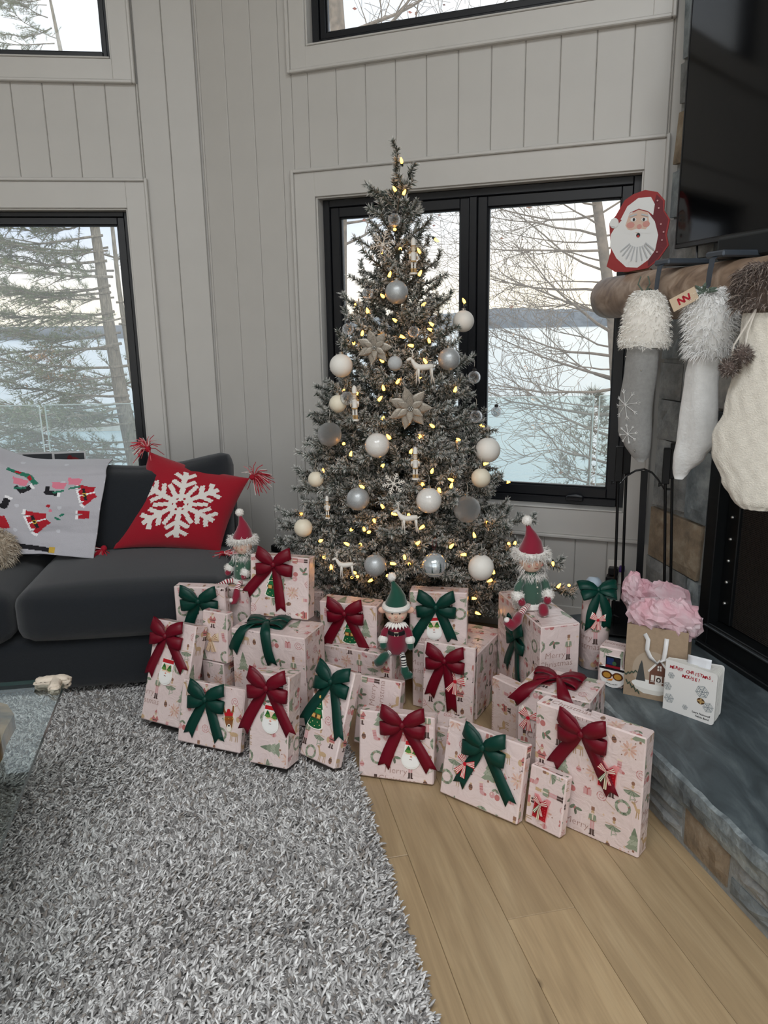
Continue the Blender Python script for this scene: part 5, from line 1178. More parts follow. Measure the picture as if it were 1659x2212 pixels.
def fluffy():
    c = SM @ Vector((-1.02, .33, .575)); t = tag(empty('fluffy_pillow', (c.x, c.y, .48)), 'cream shaggy pillow on the sofa at the left picture edge', 'cushion'); rs = random.Random(6)
    mb = MB(); mb.sphere(c, 1., 20, 12, srgb(176, 160, 140), sc=(.13, .07, .085)); build_in(mb, 'cover', M_fur, t, smooth=True)
    mb = MB(); fur(mb, ell_pts(c, (.13, .07, .085), 2600, rs), .03, .0016, ((196, 182, 162), (168, 150, 128), (214, 202, 184)), rs, .4); o = build_in(mb, 'fur', M_fur, t); o['kind'] = 'stuff'
fluffy()
# ---- folded strip of photo cards standing on the sofa back, by the window
def photo_strip():
    t = tag(empty('photo_strip', SM @ Vector((-.9, .9, .735))), 'folding strip of dark photo prints standing behind the throw', 'photo cards')
    x = -.705; z0 = .737
    for k in range(4):
        w = .152; a = .18*(1 if k % 2 else -1); x1 = x-w; y = .90+.012*k
        A, B = SM @ Vector((x, y, z0)), SM @ Vector((x1, y+math.tan(a)*.03, z0)); ex = (B-A).normalized(); L_ = (B-A).length; nn = Vector((0,0,1)).cross(ex); nn = nn if nn.y < 0 else -nn; hgt = .15
        mb = MB(); mb.box((A+B)/2+Vector((0,0,hgt/2)), (L_/2-.001, .0015, hgt/2), ex, nn, (0,0,1), col=srgb(214, 214, 214))
        def q(a_, b_, k_): return A+ex*a_+Vector((0,0,b_))+nn*(.0016+k_)
        mb.add([q(.008, .008, .0002), q(L_-.008, .008, .0002), q(L_-.008, hgt-.008, .0002), q(.008, hgt-.008, .0002)], [(0,1,2,3)], srgb(70, 72, 76))
        if k in (0, 2):
            for i, (cx, cz, rx, rz, ro) in enumerate(((.05, .11, .022, .012, .4), (.085, .10, .02, .013, -.5), (.06, .075, .03, .016, 0), (.09, .07, .016, .012, .7), (.07, .05, .02, .014, .2), (.075, .12, .012, .014, .3))):
                mb.add([q(a_, b_, .0004+.0001*i) for a_, b_ in ell(cx, cz, rx, rz, 9, ro)], [list(range(9))], srgb(*((132, 52, 54), (150, 80, 80), (116, 40, 44))[i % 3]))
        else:
            mb.add([q(a_, b_, .0004) for a_, b_ in ell(.07, .05, .05, .03, 9, .2)], [list(range(9))], srgb(52, 54, 58))
        build_in(mb, 'photo_card', vcol('photo_paper', .3), t); x = x1
photo_strip()

# ================================================================== COFFEE TABLE
def coffee_table():
    A = Vector((-.955, 2.107, 0)); ef = Vector((-.987, -.162, 0)).normalized(); es = Vector((.2197, -.9756, 0)).normalized(); B = A+ef*1.2; D = A+es*1.35; C_ = B+es*1.35
    ctr = (A+C_)/2; t = tag(empty('coffee_table', (ctr.x, ctr.y, 0)), 'glass topped coffee table over driftwood at the left edge', 'table')
    mb = MB(); pts = [A, D, C_, B]
    z0, z1 = .438, .45; b = len(mb.v)
    for z in (z0, z1):
        for p in pts: mb.v.append((p.x, p.y, z))
    mb.face([0,3,2,1]); mb.face([4,5,6,7])
    o = None
    for i in range(4): j = (i+1) % 4; mb.face([i, j, 4+j, 4+i], mi=1)
    build_in(mb, 'glass_top', [glass_mat('table_glass', (.90, .94, .935, 1), refl=1.6), mat('table_glass_edge', (52, 76, 74), .15, spec=.8)], t)
    M_dw = mat('driftwood', (150, 118, 78), .75, var=.5, scale=7, stretch=(1, 4, 1), bump=.5, bscale=25); rs = random.Random(4)
    for k in range(9):                        # tangle of root pieces carrying the glass
        a = A+ef*rs.uniform(.28, 1.0)+es*rs.uniform(.2, 1.15); pts = []; p = Vector((a.x, a.y, .07)); d = Vector((rs.uniform(-.6, .6), rs.uniform(-.6, .6), 1)).normalized()
        for i in range(7):
            pts.append(p.copy()); p = p+d*.068; d = (d+Vector((rs.gauss(0, .28), rs.gauss(0, .28), rs.gauss(0, .1)))).normalized(); p.z = min(p.z, .33)
        mb = MB(); mb.tube(pts, [rs.uniform(.03, .055)*(1+.3*math.sin(i*1.7+k)) for i in range(7)], 10); build_in(mb, 'root', M_dw, t, smooth=True)
    mb = MB(); n = 64; q = A+ef*.58+es*.64; ring = []                   # live edge slab just under the glass
    for i in range(n):
        a = 2*PI*i/n; c, s = math.cos(a), math.sin(a); k = (abs(c)**9+abs(s)**9)**(-1/9)*(1+.07*fbm(c*2.4, s*2.4, 3)+.03*fbm(c*7, s*7, 5)); ring.append((c*.47*k, s*.58*k))
    mb.prism(ring, lambda a, b, k: (q.x+ef.x*a+es.x*b, q.y+ef.y*a+es.y*b, k), .385, .428); build_in(mb, 'driftwood_slab', mat('live_edge_wood', (146, 112, 72), .5, var=.65, scale=5, stretch=(1, 3.5, 1), bump=.4, bscale=20), t)
    M_ch = mat('chrome', (190, 190, 190), .12, metal=1.0)
    for (i, j) in ((.36, .42), (.86, .42), (.36, 1.05), (.86, 1.05)):
        p = A+ef*i+es*j; mb = MB(); mb.tube([(p.x, p.y, .013), (p.x, p.y, .3845)], .018, 12); mb.tube([(p.x, p.y, .376), (p.x, p.y, .3845)], .03, 14); build_in(mb, 'leg', M_ch, t, auto=40)
    for (i, j) in ((.25, .2), (.95, .2), (.25, 1.1), (.95, 1.1)): p = A+ef*i+es*j; mb = MB(); mb.tube([(p.x, p.y, .428), (p.x, p.y, .438)], .014, 12); build_in(mb, 'glass_pad', M_ch, t)
    # padded guard pushed onto the corner
    g = tag(empty('corner_guard', (A.x, A.y, .45)), 'crumpled cream corner guard on the glass table corner', 'guard'); c = Vector((A.x, A.y, .447))+(ef+es)*.022
    def wr(q_, p): return q_+Vector((fbm(p[0]*2, p[1]*2, p[2]*2)*.006, fbm(p[1]*2, p[2]*2, 4)*.006, fbm(p[0]*3, p[2]*2, 9)*.006))
    mb = MB(); pillow(mb, c+ef*.012, (.05, .018, .017), .014, (0, 0, .004), n=10, fn=wr, ax=(ef, Vector((-ef.y, ef.x, 0)), Vector((0,0,1)))); pillow(mb, c+es*.02, (.038, .018, .016), .013, (0, 0, .004), n=10, fn=wr, ax=(es, Vector((-es.y, es.x, 0)), Vector((0,0,1))))
    build_in(mb, 'foam_pad', mat('cream_foam', (214, 200, 182), .6, var=.08, scale=40, bump=.3, bscale=80), g, smooth=True)
coffee_table()
# ================================================================== CHRISTMAS TREE
TX, TY = .07, 3.2
def tree_r(z): return .30*(2.15-z)+.022
M_ned = vcol('flocked_needles', .85); M_stem = mat('flocked_stem', (104, 96, 86), .9, var=.3, scale=60)
def needles_along(rg, p0, p1, dens, ln, V, F, Cc, up=(0, 0, 1), wd=.0015):
    p0, p1 = np.array(p0), np.array(p1); L = np.linalg.norm(p1-p0); n = max(4, int(L*dens)); d = (p1-p0)/L
    a = np.array([0, 0, 1.]) if abs(d[2]) < .9 else np.array([1., 0, 0]); u = np.cross(d, a); u /= np.linalg.norm(u); w = np.cross(d, u)
    t = rg.uniform(0, 1, n); th = rg.uniform(0, 2*np.pi, n); open_ = rg.uniform(.7, 1.25, n); l = ln*rg.uniform(.7, 1.15, n)
    rad = np.cos(th)[:, None]*u+np.sin(th)[:, None]*w; nd = d*np.cos(open_)[:, None]+rad*np.sin(open_)[:, None]; b = p0+t[:, None]*(p1-p0)
    side = np.cross(nd, rg.normal(0, 1, (n, 3))); side /= np.linalg.norm(side, axis=1)[:, None]
    e = b+nd*l[:, None]+np.array([0, 0, -.12])*l[:, None]*.3; m = b+nd*(l*.5)[:, None]
    base = len(V)//1
    vs = np.stack([b-side*wd*.8, b+side*wd*.8, m+side*wd*1.15, m-side*wd*1.15, e], 1)
    fl = rg.uniform(0, 1, n)+.22*(nd[:, 2] > .0)+.55*t*t-.16; snow = (fl > .46)
    g = np.array(srgb(66, 78, 69)[:3]); g2 = np.array(srgb(40, 50, 45)[:3]); s = np.array(srgb(240, 239, 234)[:3]); s2 = np.array(srgb(172, 173, 168)[:3])
    k = rg.uniform(.8, 1.15, n)[:, None]
    cb = np.where(snow[:, None], g*1.25, g2)*k; cm = np.where(snow[:, None], s2, g)*k; ce = np.where(snow[:, None], s, g*1.15)*k
    V.append(vs); Cc.append(np.stack([cb, cb, cm, cm, ce], 1))
def branch_mesh(L, seed):
    rg = np.random.default_rng(seed); rs = random.Random(seed); V = []; Cc = []; mb = MB(); ups = []
    ax = lambda f: (L*f, 0, .06*L*math.sin(f*PI)*.5)
    mb.tube([ax(f) for f in (0, .25, .5, .75, 1)], [.0042, .0038, .0032, .0025, .0015], 4, cap=False)
    for k in range(5): needles_along(rg, ax(.25+.15*k), ax(.25+.15*(k+1)), 1300, .023, V, None, Cc)
    n = max(3, int(L*24)); sgn = 1
    for k in range(n):
        f = .22+.74*k/(n-1); p = Vector(ax(f)); sgn = -sgn; ln = (.045+.30*L*(1-f)*(.35+.65*min(1, f*2.2)))*rs.uniform(.8, 1.2); ln = min(ln, .15)
        d = Vector((rs.uniform(.6, .95), sgn*rs.uniform(.55, .95), rs.uniform(-.25, .55))).normalized(); e = p+d*ln; e.z += ln*.1
        mb.tube([p, e], [.0022, .0012], 3, cap=False); needles_along(rg, p, e, 1350, .0215, V, None, Cc)
        if ln > .085:
            q = p+d*ln*.5; d2 = (d+Vector((0, -sgn*.5, .7))).normalized(); needles_along(rg, q, q+d2*ln*.45, 1350, .020, V, None, Cc)
    vs = np.concatenate(V); cs = np.concatenate(Cc); n = len(vs); F = np.zeros((n, 2, 4), int)
    me = bpy.data.meshes.new('needles'); me.vertices.add(n*5); me.vertices.foreach_set('co', vs.reshape(-1)); b = np.arange(n)[:, None]*5
    loops = np.concatenate([b+0, b+1, b+2, b+3, b+3, b+2, b+4], 1).reshape(-1); me.loops.add(n*7); me.loops.foreach_set('vertex_index', loops.astype(np.int32)); me.polygons.add(n*2)
    st = np.stack([np.arange(n)*7, np.arange(n)*7+4], 1).reshape(-1); me.polygons.foreach_set('loop_start', st.astype(np.int32))
    at = me.color_attributes.new('Col', 'FLOAT_COLOR', 'POINT'); cc = np.ones((n*5, 4)); cc[:, :3] = cs.reshape(-1, 3); at.data.foreach_set('color', cc.reshape(-1)); me.materials.append(M_ned); me.update(); me.validate()
    return mb.mesh('branch', M_stem), me
def xmas_tree():
    t = tag(empty('christmas_tree', (TX, TY, 0)), 'tall slim artificial Christmas tree with frosted grey green branches', 'tree')
    mb = MB(); mb.tube([(0,0,.03), (0,0,.8), (0,0,1.5), (0,0,2.0)], [.02, .018, .014, .005], 10); mb.build('trunk', mat('tree_pole', (52, 58, 50), .7), t, smooth=True)
    mb = MB()
    for k in range(4): a = k*PI/2+.4; mb.tube([(0, 0, .22), (.1*math.cos(a), .1*math.sin(a), .10), (.26*math.cos(a), .26*math.sin(a), .012)], [.012, .012, .011], 8)
    mb.build('stand', mat('green_stand', (28, 50, 38), .5), t)
    lens = (.10, .16, .22, .28, .34, .41, .48, .55, .62); var = [[branch_mesh(L, int(L*100)*7+s) for s in (1, 2)] for L in lens]
    rs = random.Random(17); nb = 0
    def put(p0, az, el, L, roll):
        k = min(range(len(lens)), key=lambda i: abs(lens[i]-L)); bm, nm = rs.choice(var[k]); s = L/lens[k]
        o = obj('branch', bm, t, p0, None, s); o.rotation_mode = 'XYZ'; o.rotation_euler = (Matrix.Rotation(az, 3, 'Z') @ Matrix.Rotation(-el, 3, 'Y') @ Matrix.Rotation(roll, 3, 'X')).to_euler(); obj('needles', nm, o)
    z = .30; az0 = 0
    while z < 1.93:
        r = tree_r(z); n = max(4, int(round(4.2+10.5*r/.55))); az0 += 2.4
        for k in range(n):
            az = az0+2*PI*k/n+rs.uniform(-.2, .2); zz = z+rs.uniform(-.025, .025); R = r*rs.uniform(.86, 1.10)
            el = .16+.55*max(0, (zz-.9)/1.0)+rs.uniform(-.1, .12)
            tip = Vector((TX+R*math.cos(az), TY+R*math.sin(az), zz))
            lim = 2.95 if zz < .50 else (2.76 if zz < .60 else 0)
            if tip.y < lim: R = min(R, max(.16, (TY-lim)/max(.2, -math.sin(az)))); 
            wl = 3.366+(1.10-tip.x)*.388-.03
            if tip.y > wl: R = min(R, max(.2, (wl-TY)/max(.2, math.sin(az))))
            L = R/math.cos(el); put((0, 0, zz-R*math.tan(el)), az, el, L, rs.uniform(-.5, .5)); nb += 1
        z += .058 if z < 1.2 else .066
    for az, zz, R, el in ((-.22, .36, .74, .12), (-.05, .44, .70, .1), (-.4, .50, .62, .15), (PI+.25, .70, .50, .1), (PI+.55, .60, .50, .1), (.1, .62, .60, .2), (-.6, .40, .58, .1)): put((0, 0, zz-R*math.tan(el)), az, el, R/math.cos(el), 0)
    # leader with its side shoots
    put((0, 0, 1.90), 0, PI/2-.02, .215, 0); put((0, 0, 1.90), PI+.1, .55, .12, 0); put((0, 0, 1.90), .3, 1.15, .13, 0); put((0, 0, 1.88), -1.2, 1.0, .12, 0); put((0, 0, 1.86), 2.4, .8, .11, 0)
xmas_tree()
# ---- string of warm lights
BULBS = [(0.09,3.144,2.053),(0.066,3.111,1.947),(0.092,3.11,1.934),(0.217,3.19,1.784),(0.005,3.064,1.725),(0.078,3.052,1.732),(0.156,3.075,1.72),(0.147,3.043,1.635),(0.033,3.028,1.631),(0.013,3.012,1.558),(0.158,3.014,1.524),(-0.097,3.08,1.523),(-0.047,3.023,1.5),(0.061,2.979,1.467),(0.202,3.016,1.45),(0.196,3.007,1.433),(0.006,2.974,1.418),(-0.074,3.014,1.418),(-0.107,3.036,1.395),(0.184,2.985,1.388),(0.123,2.959,1.377),(0.07,2.964,1.416),(0.007,2.946,1.32),(0.171,2.956,1.312),(0.338,3.172,1.535),(0.061,3.073,1.807),(0.146,2.934,1.266),(0.055,2.917,1.241),(-0.147,3.003,1.208),(0.008,2.916,1.216),(-0.09,2.952,1.201),(-0.015,2.911,1.178),(0.281,2.993,1.198),(-0.002,2.887,1.105),(0.195,2.896,1.077),(0.396,3.122,1.056),(-0.193,2.98,1.027),(-0.149,2.932,1.015),(0.029,2.863,1.039),(0.14,2.868,1.039),(0.281,2.929,1.024),(-0.126,2.899,0.969),(0.101,2.846,0.984),(-0.007,2.84,0.936),(0.399,3.02,0.909),(0.181,2.842,0.91),(-0.237,2.974,0.889),(-0.074,2.838,0.858),(0.268,2.87,0.874),(0.207,2.834,0.853),(0.255,2.855,0.849),(0.151,2.821,0.865),(0.511,3.128,0.813),(0.092,2.786,0.767),(0.028,2.789,0.771),(-0.039,2.794,0.747),(0.151,2.781,0.722),(-0.121,2.813,0.707),(-0.075,2.793,0.703),(-0.062,2.787,0.697),(0.408,2.925,0.692),(-0.353,3.101,0.694),(0.35,2.852,0.651),(-0.255,2.888,0.638),(-0.134,2.801,0.645),(-0.093,2.784,0.65),(0.118,2.757,0.654),(0.246,2.784,0.632),(-0.239,2.851,0.582),(0.313,2.808,0.598),(0.51,3.04,0.573),(0.549,3.115,0.543),(0.075,2.741,0.604),(0.092,2.736,0.585),(0.02,2.739,0.59),(-0.206,2.812,0.544),(-0.021,2.80,0.535),(0.431,2.89,0.49),(0.426,2.89,0.468),(0.701,3.055,0.484),(0.721,3.045,0.373),(0.764,3.025,0.392),(-0.118,2.93,0.49),(-0.133,2.93,0.473),(0.012,2.84,0.51),(0.342,2.88,0.395),(0.359,2.89,0.331),(-0.109,2.93,0.474),(.12,3.0,.9),(.0,2.95,.75),(.15,2.95,.5),(-.05,2.97,.45)]
def string_lights():
    t = tag(empty('string_lights', (TX, TY, .3)), 'string of warm white bulbs wound through the tree', 'string lights')
    M_bulb = mat('lit_bulb', (255, 190, 70), .3, emit=((1.0, .40, .05, 1), 10.0)); M_sock = mat('bulb_socket', (40, 52, 42), .5)
    bm = MB(); bm.lathe([(.0045, 0), (.0062, .006), (.0058, .013), (.0038, .020), (.0008, .025)], n=8); bm = bm.mesh('bulb', M_bulb, True)
    sm = MB(); sm.lathe([(.0048, -.012), (.0052, -.002), (.0048, .002)], n=6); sm = sm.mesh('socket', M_sock)
    rs = random.Random(8)
    for p in BULBS:
        o = obj('bulb', bm, t, Vector(p)-Vector((TX, TY, .3)), (rs.uniform(.3, 2.2), 0, rs.uniform(0, 2*PI)), .95); obj('socket', sm, o)
    pts = sorted(BULBS, key=lambda p: -p[2]); out = []
    for i in range(len(pts)-1):
        a, b = Vector(pts[i]), Vector(pts[i+1])
        for f in (0, .33, .66): q = a.lerp(b, f); c = Vector((TX, TY, q.z)); out.append(q.lerp(c, .22+.12*math.sin(f*PI)))
    mb = MB(); mb.tube(out, .0013, 4); build_in(mb, 'wire', mat('green_wire', (40, 50, 40), .6), t)
string_lights()
# ---- ball ornaments
def marble_mat():
    m, nt, b = nmat('silver_marble'); N, L = nt.nodes, nt.links; tc = N.new('ShaderNodeTexCoord'); nz = N.new('ShaderNodeTexNoise'); nz.inputs['Scale'].default_value = 22; nz.inputs['Detail'].default_value = 4; nz.inputs['Distortion'].default_value = 2.5; L.new(tc.outputs['Object'], nz.inputs['Vector'])
    r = N.new('ShaderNodeValToRGB'); r.color_ramp.elements[0].position = .35; r.color_ramp.elements[0].color = srgb(140, 144, 146); r.color_ramp.elements[1].position = .65; r.color_ramp.elements[1].color = srgb(206, 208, 208); L.new(nz.outputs['Fac'], r.inputs[0]); L.new(r.outputs[0], b.inputs['Base Color'])
    b.inputs['Metallic'].default_value = .35; b.inputs['Roughness'].default_value = .38; return m
def glitter_mat():
    m, nt, b = nmat('silver_glitter'); N, L = nt.nodes, nt.links; tc = N.new('ShaderNodeTexCoord'); vo = N.new('ShaderNodeTexVoronoi'); vo.inputs['Scale'].default_value = 420; L.new(tc.outputs['Object'], vo.inputs['Vector'])
    r = N.new('ShaderNodeValToRGB'); r.color_ramp.elements[0].color = srgb(120, 120, 118); r.color_ramp.elements[1].color = srgb(250, 250, 248); sp = N.new('ShaderNodeSeparateColor'); L.new(vo.outputs['Color'], sp.inputs[0]); L.new(sp.outputs[0], r.inputs[0]); L.new(r.outputs[0], b.inputs['Base Color'])
    b.inputs['Metallic'].default_value = .5; b.inputs['Roughness'].default_value = .4
    bp = N.new('ShaderNodeBump'); bp.inputs['Strength'].default_value = .9; bp.inputs['Distance'].default_value = .004; L.new(vo.outputs['Color'], bp.inputs['Height']); L.new(bp.outputs[0], b.inputs['Normal']); return m
OM = dict(marble=marble_mat(), glitter=glitter_mat(), white=mat('matte_white_ball', (232, 228, 220), .55, var=.03, scale=30), cream=mat('cream_ball', (232, 222, 200), .5, var=.03, scale=30), frost=mat('frosted_ball', (196, 198, 198), .6, bump=.4, bscale=150), pearl=mat('pearl_ball', (224, 220, 214), .22, coat=.6, var=.06, scale=14), mirror=mat('mirrored_ball', (206, 214, 218), .14, metal=.55))
def clear_mat():
    m, nt, b = nmat('clear_crackle'); N, L = nt.nodes, nt.links; N.remove(b); out = N['Material Output']; tr = N.new('ShaderNodeBsdfTransparent'); tr.inputs[0].default_value = (.9, .92, .93, 1); gl = N.new('ShaderNodeBsdfGlossy'); gl.inputs['Roughness'].default_value = .08; gl.inputs[0].default_value = (.8, .82, .84, 1)
    tc = N.new('ShaderNodeTexCoord'); nz = N.new('ShaderNodeTexNoise'); nz.inputs['Scale'].default_value = 90; nz.inputs['Detail'].default_value = 3; L.new(tc.outputs['Object'], nz.inputs['Vector']); bp = N.new('ShaderNodeBump'); bp.inputs['Strength'].default_value = .7; bp.inputs['Distance'].default_value = .006; L.new(nz.outputs['Fac'], bp.inputs['Height']); L.new(bp.outputs[0], gl.inputs['Normal'])
    lw = N.new('ShaderNodeLayerWeight'); lw.inputs[0].default_value = .55; rp = N.new('ShaderNodeMapRange'); rp.inputs[3].default_value = .28; rp.inputs[4].default_value = .95; L.new(lw.outputs['Facing'], rp.inputs[0]); mx = N.new('ShaderNodeMixShader'); L.new(rp.outputs[0], mx.inputs[0]); L.new(tr.outputs[0], mx.inputs[1]); L.new(gl.outputs[0], mx.inputs[2]); L.new(mx.outputs[0], out.inputs[0]); return m
OM['clear'] = clear_mat()
M_cap = mat('silver_cap', (180, 178, 172), .3, metal=.9); M_capk = mat('black_cap', (26, 24, 24), .4); M_string = mat('silver_thread', (190, 186, 176), .6)
BALLS = [((.061,2.972,1.574),.0432,'marble','silver marbled ball at the centre of the upper tree'),((.332,3.172,1.466),.0428,'white','white ball hanging at the right edge of the upper tree'),((-.126,3.017,1.443),.023,'clear','small clear ball dangling against the window, upper left of the tree'),((.122,2.933,1.429),.0224,'clear','small crackled silver ball in the middle of the upper tree'),((.256,2.961,1.326),.0422,'marble','silver marbled ball right of the upper white deer'),((-.155,2.988,1.307),.0444,'white','white ball at the left edge above the left nutcracker'),((.05,2.895,1.317),.0275,'frost','small frosted grey ball left of the upper deer'),((-.169,2.943,1.167),.0336,'cream','cream ball behind the left nutcracker'),((-.204,2.929,1.052),.0462,'glitter','silver glitter ball at the left edge, mid height of the tree'),((-.021,2.817,1.023),.0463,'pearl','pearly ball left of the middle nutcracker'),((.411,2.975,.973),.049,'white','large white ball at the right edge, mid height of the tree'),((.466,3.141,1.105),.0208,'clear','small clear ball dangling in front of the right window pane'),((.363,2.974,1.105),.0251,'clear','small clear ball above the large white ball on the right'),((.374,2.887,.88),.0373,'cream','cream ball just under the large white ball on the right'),((-.096,2.78,.829),.043,'marble','silver marbled ball left of the pearly one in the lower tree'),((.166,2.757,.824),.0478,'pearl','pearly ball right of centre, above the lower deer'),((.312,2.8,.778),.0505,'glitter','silver glitter ball on the lower right of the tree'),((-.262,2.916,.88),.0305,'cream','small cream ball at the left edge above the little nutcracker'),((-.316,2.893,.692),.0361,'cream','cream ball hanging on the far left low branch'),((-.036,2.69,.599),.0408,'marble','silver marbled ball above the doll in the red coat, to its left'),((.181,2.69,.596),.0459,'mirror','mirrored ball painted with fir trees on a red ribbon'),((.362,2.755,.562),.0488,'white','large white ball low on the right above the green bow present'),((-.048,3.003,1.571),.021,'clear','small clear ball just left of the top marbled ball'),((.057,3.051,1.838),.0243,'clear','ribbed clear ball highest on the tree'),((.364,3.059,1.25),.0255,'clear','small clear ball at the right edge below the marbled ball'),((-.132,2.922,1.189),.0263,'clear','small clear ball beside the left nutcracker')]
BM = MB(); BM.sphere((0,0,0), 1.0, 28, 18); BM = {}
def ball_mesh(kind):
    if kind not in BM: b = MB(); b.sphere((0,0,0), 1.0, 28, 18); BM[kind] = b.mesh('ball', OM[kind], True)
    return BM[kind]
for (p, r, kind, lab) in BALLS:
    t = tag(empty('ball_ornament', p), lab, 'ornament', 'ball ornaments on the tree'); obj('ball', ball_mesh(kind), t, scale=r)
    mb = MB(); mb.lathe([(.0075, r-.002), (.0078, r+.006), (.006, r+.008)], n=12); mb.tube([(0, 0, r+.008), (.004, 0, r+.013), (0, 0, r+.018)], .0011, 5); mb.build('cap', M_capk if kind == 'clear' else M_cap, t)
    if kind == 'mirror':
        m_ = MB(); rs = random.Random(3)
        for k in range(9):            # little firs painted round the ball
            a = k*2*PI/9+.3; h = rs.uniform(.5, 1.0)
            for q in range(4):
                w = (.16-.03*q)*h; z0, z1 = -.45+.22*q*h, -.10+.24*q*h
                def S(aa, zz): rr = math.sqrt(max(.01, 1-zz*zz))*1.012; return (rr*math.cos(aa)*r, rr*math.sin(aa)*r, zz*1.012*r)
                m_.add([S(a-w, z0), S(a, (z0*2+z1)/3), S(a+w, z0), S(a, z1)], [(0,1,3), (1,2,3)], srgb(34, 56, 50))
        m_.grid(lambda i, j: tuple(Vector((math.cos(2*PI*i), math.sin(2*PI*i), 0))*r*1.006*math.sqrt(1-(.45+.12*fbm(math.cos(2*PI*i)*2, math.sin(2*PI*i)*2, 1)+.12*j)**2)+Vector((0, 0, -r*1.006*(.45+.12*fbm(math.cos(2*PI*i)*2, math.sin(2*PI*i)*2, 1)+.12*j)))), 40, 2, srgb(212, 208, 196))
        m_.build('painted_firs', vcol('ornament_paint', .4), t)
        m_ = MB(); ribbon(m_, [Vector((0, 0, r+.012)), Vector((-.008, 0, r+.03)), Vector((-.004, 0, r+.05)), Vector((.006, 0, r+.06)), Vector((.008, 0, r+.035)), Vector((0, 0, r+.012))], Vector((0, 1, 0)), [.003]*6); o = m_.build('hanger', M_red, t); o['label'] = 'red ribbon hanger'
    else:
        mb = MB(); mb.tube([(0, 0, r+.015), (.003, .01, r+.035), (0, .02, r+.045)], .0008, 4); mb.build('hanger', M_string, t)
# ---- nutcrackers, deer, snowflakes and glitter flowers
M_nut = vcol('painted_wood', .5)
def face_cam(p): return math.atan2(p[0], p[1])          # turns an ornament's front (-y) outwards from the tree
def nutcracker(p, H, lab):
    t = tag(empty('nutcracker_ornament', (p[0], p[1], p[2]-H/2), (0, 0, .5*math.atan2(p[0]-TX, TY-p[1]))), lab, 'ornament', 'nutcracker ornaments on the tree'); s = H/10.; W_, Gd, Bg, Dk = srgb(226, 222, 214), srgb(176, 142, 92), srgb(214, 194, 170), srgb(60, 48, 44)
    def L(prof, c, col, nm, n=12):
        mb = MB(); mb.lathe([(r*s, h*s) for r, h in prof], (c[0]*s, c[1]*s, c[2]*s), n=n, col=col); return mb.build(nm, M_nut, t, auto=50)
    L([(1.15, 0), (1.15, .45), (1.0, .5)], (0,0,0), W_, 'base', 16)
    for x in (-.45, .45):
        L([(.38, .5), (.42, 1.6), (.30, 1.7), (.34, 3.4)], (x,0,0), [Gd, W_, W_], 'leg')
    L([(.82, 3.3), (.88, 3.7), (.70, 3.9), (.86, 5.7), (.5, 6.0)], (0,0,0), [Gd, W_, W_, W_], 'body', 14)
    for x in (-1.05, 1.05):
        mb = MB(); mb.tube([(x*s*.85, 0, 5.7*s), (x*s*1.05, -.1*s, 4.8*s), (x*s*1.0, -.2*s, 3.9*s)], [.32*s, .28*s, .22*s], 8, col=[W_, Bg]); mb.sphere((x*s*.9, 0, 5.75*s), .4*s, 8, 6, Gd); mb.build('arm', M_nut, t, smooth=True)
    mb = MB(); mb.lathe([(.45*s, 6.0*s), (.62*s, 6.4*s), (.62*s, 7.2*s), (.5*s, 7.5*s)], n=14, col=Bg)
    for x in (-.22, .22): mb.sphere((x*s, -.58*s, 7.0*s), .09*s, 6, 5, Dk)
    mb.box((0, -.6*s, 6.75*s), (.1*s, .12*s, .14*s), col=Bg); mb.box((0, -.6*s, 6.45*s), (.3*s, .06*s, .1*s), col=W_); mb.build('head', M_nut, t, auto=50)
    mb = MB(); mb.lathe([(.68*s, 7.45*s), (.72*s, 7.7*s), (.62*s, 7.75*s), (.72*s, 8.9*s), (.5*s, 9.5*s), (.02*s, 9.9*s)], n=14, col=[Gd, W_, W_, W_, W_]); mb.build('hat', M_nut, t, smooth=True)
    mb = MB(); rs = random.Random(2); fur(mb, ell_pts((-.55*s, .3*s, 6.4*s), (.45*s, .35*s, .9*s), 120, rs), .5*s, .02*s, ((236, 232, 226), (214, 208, 200)), rs, .5); mb.build('beard', M_fur, t)
for p, H, lab in (((.127,3.031,1.708),.135,'white nutcracker ornament near the top of the tree'), ((-.104,2.909,1.172),.135,'white nutcracker ornament on the left side of the tree'), ((.119,2.799,.958),.125,'white nutcracker ornament in the middle of the tree'), ((-.216,2.846,.785),.09,'small white nutcracker ornament low on the left')): nutcracker(p, H, lab)
M_deer = mat('white_deer', (226, 220, 210), .6, var=.05, scale=60)
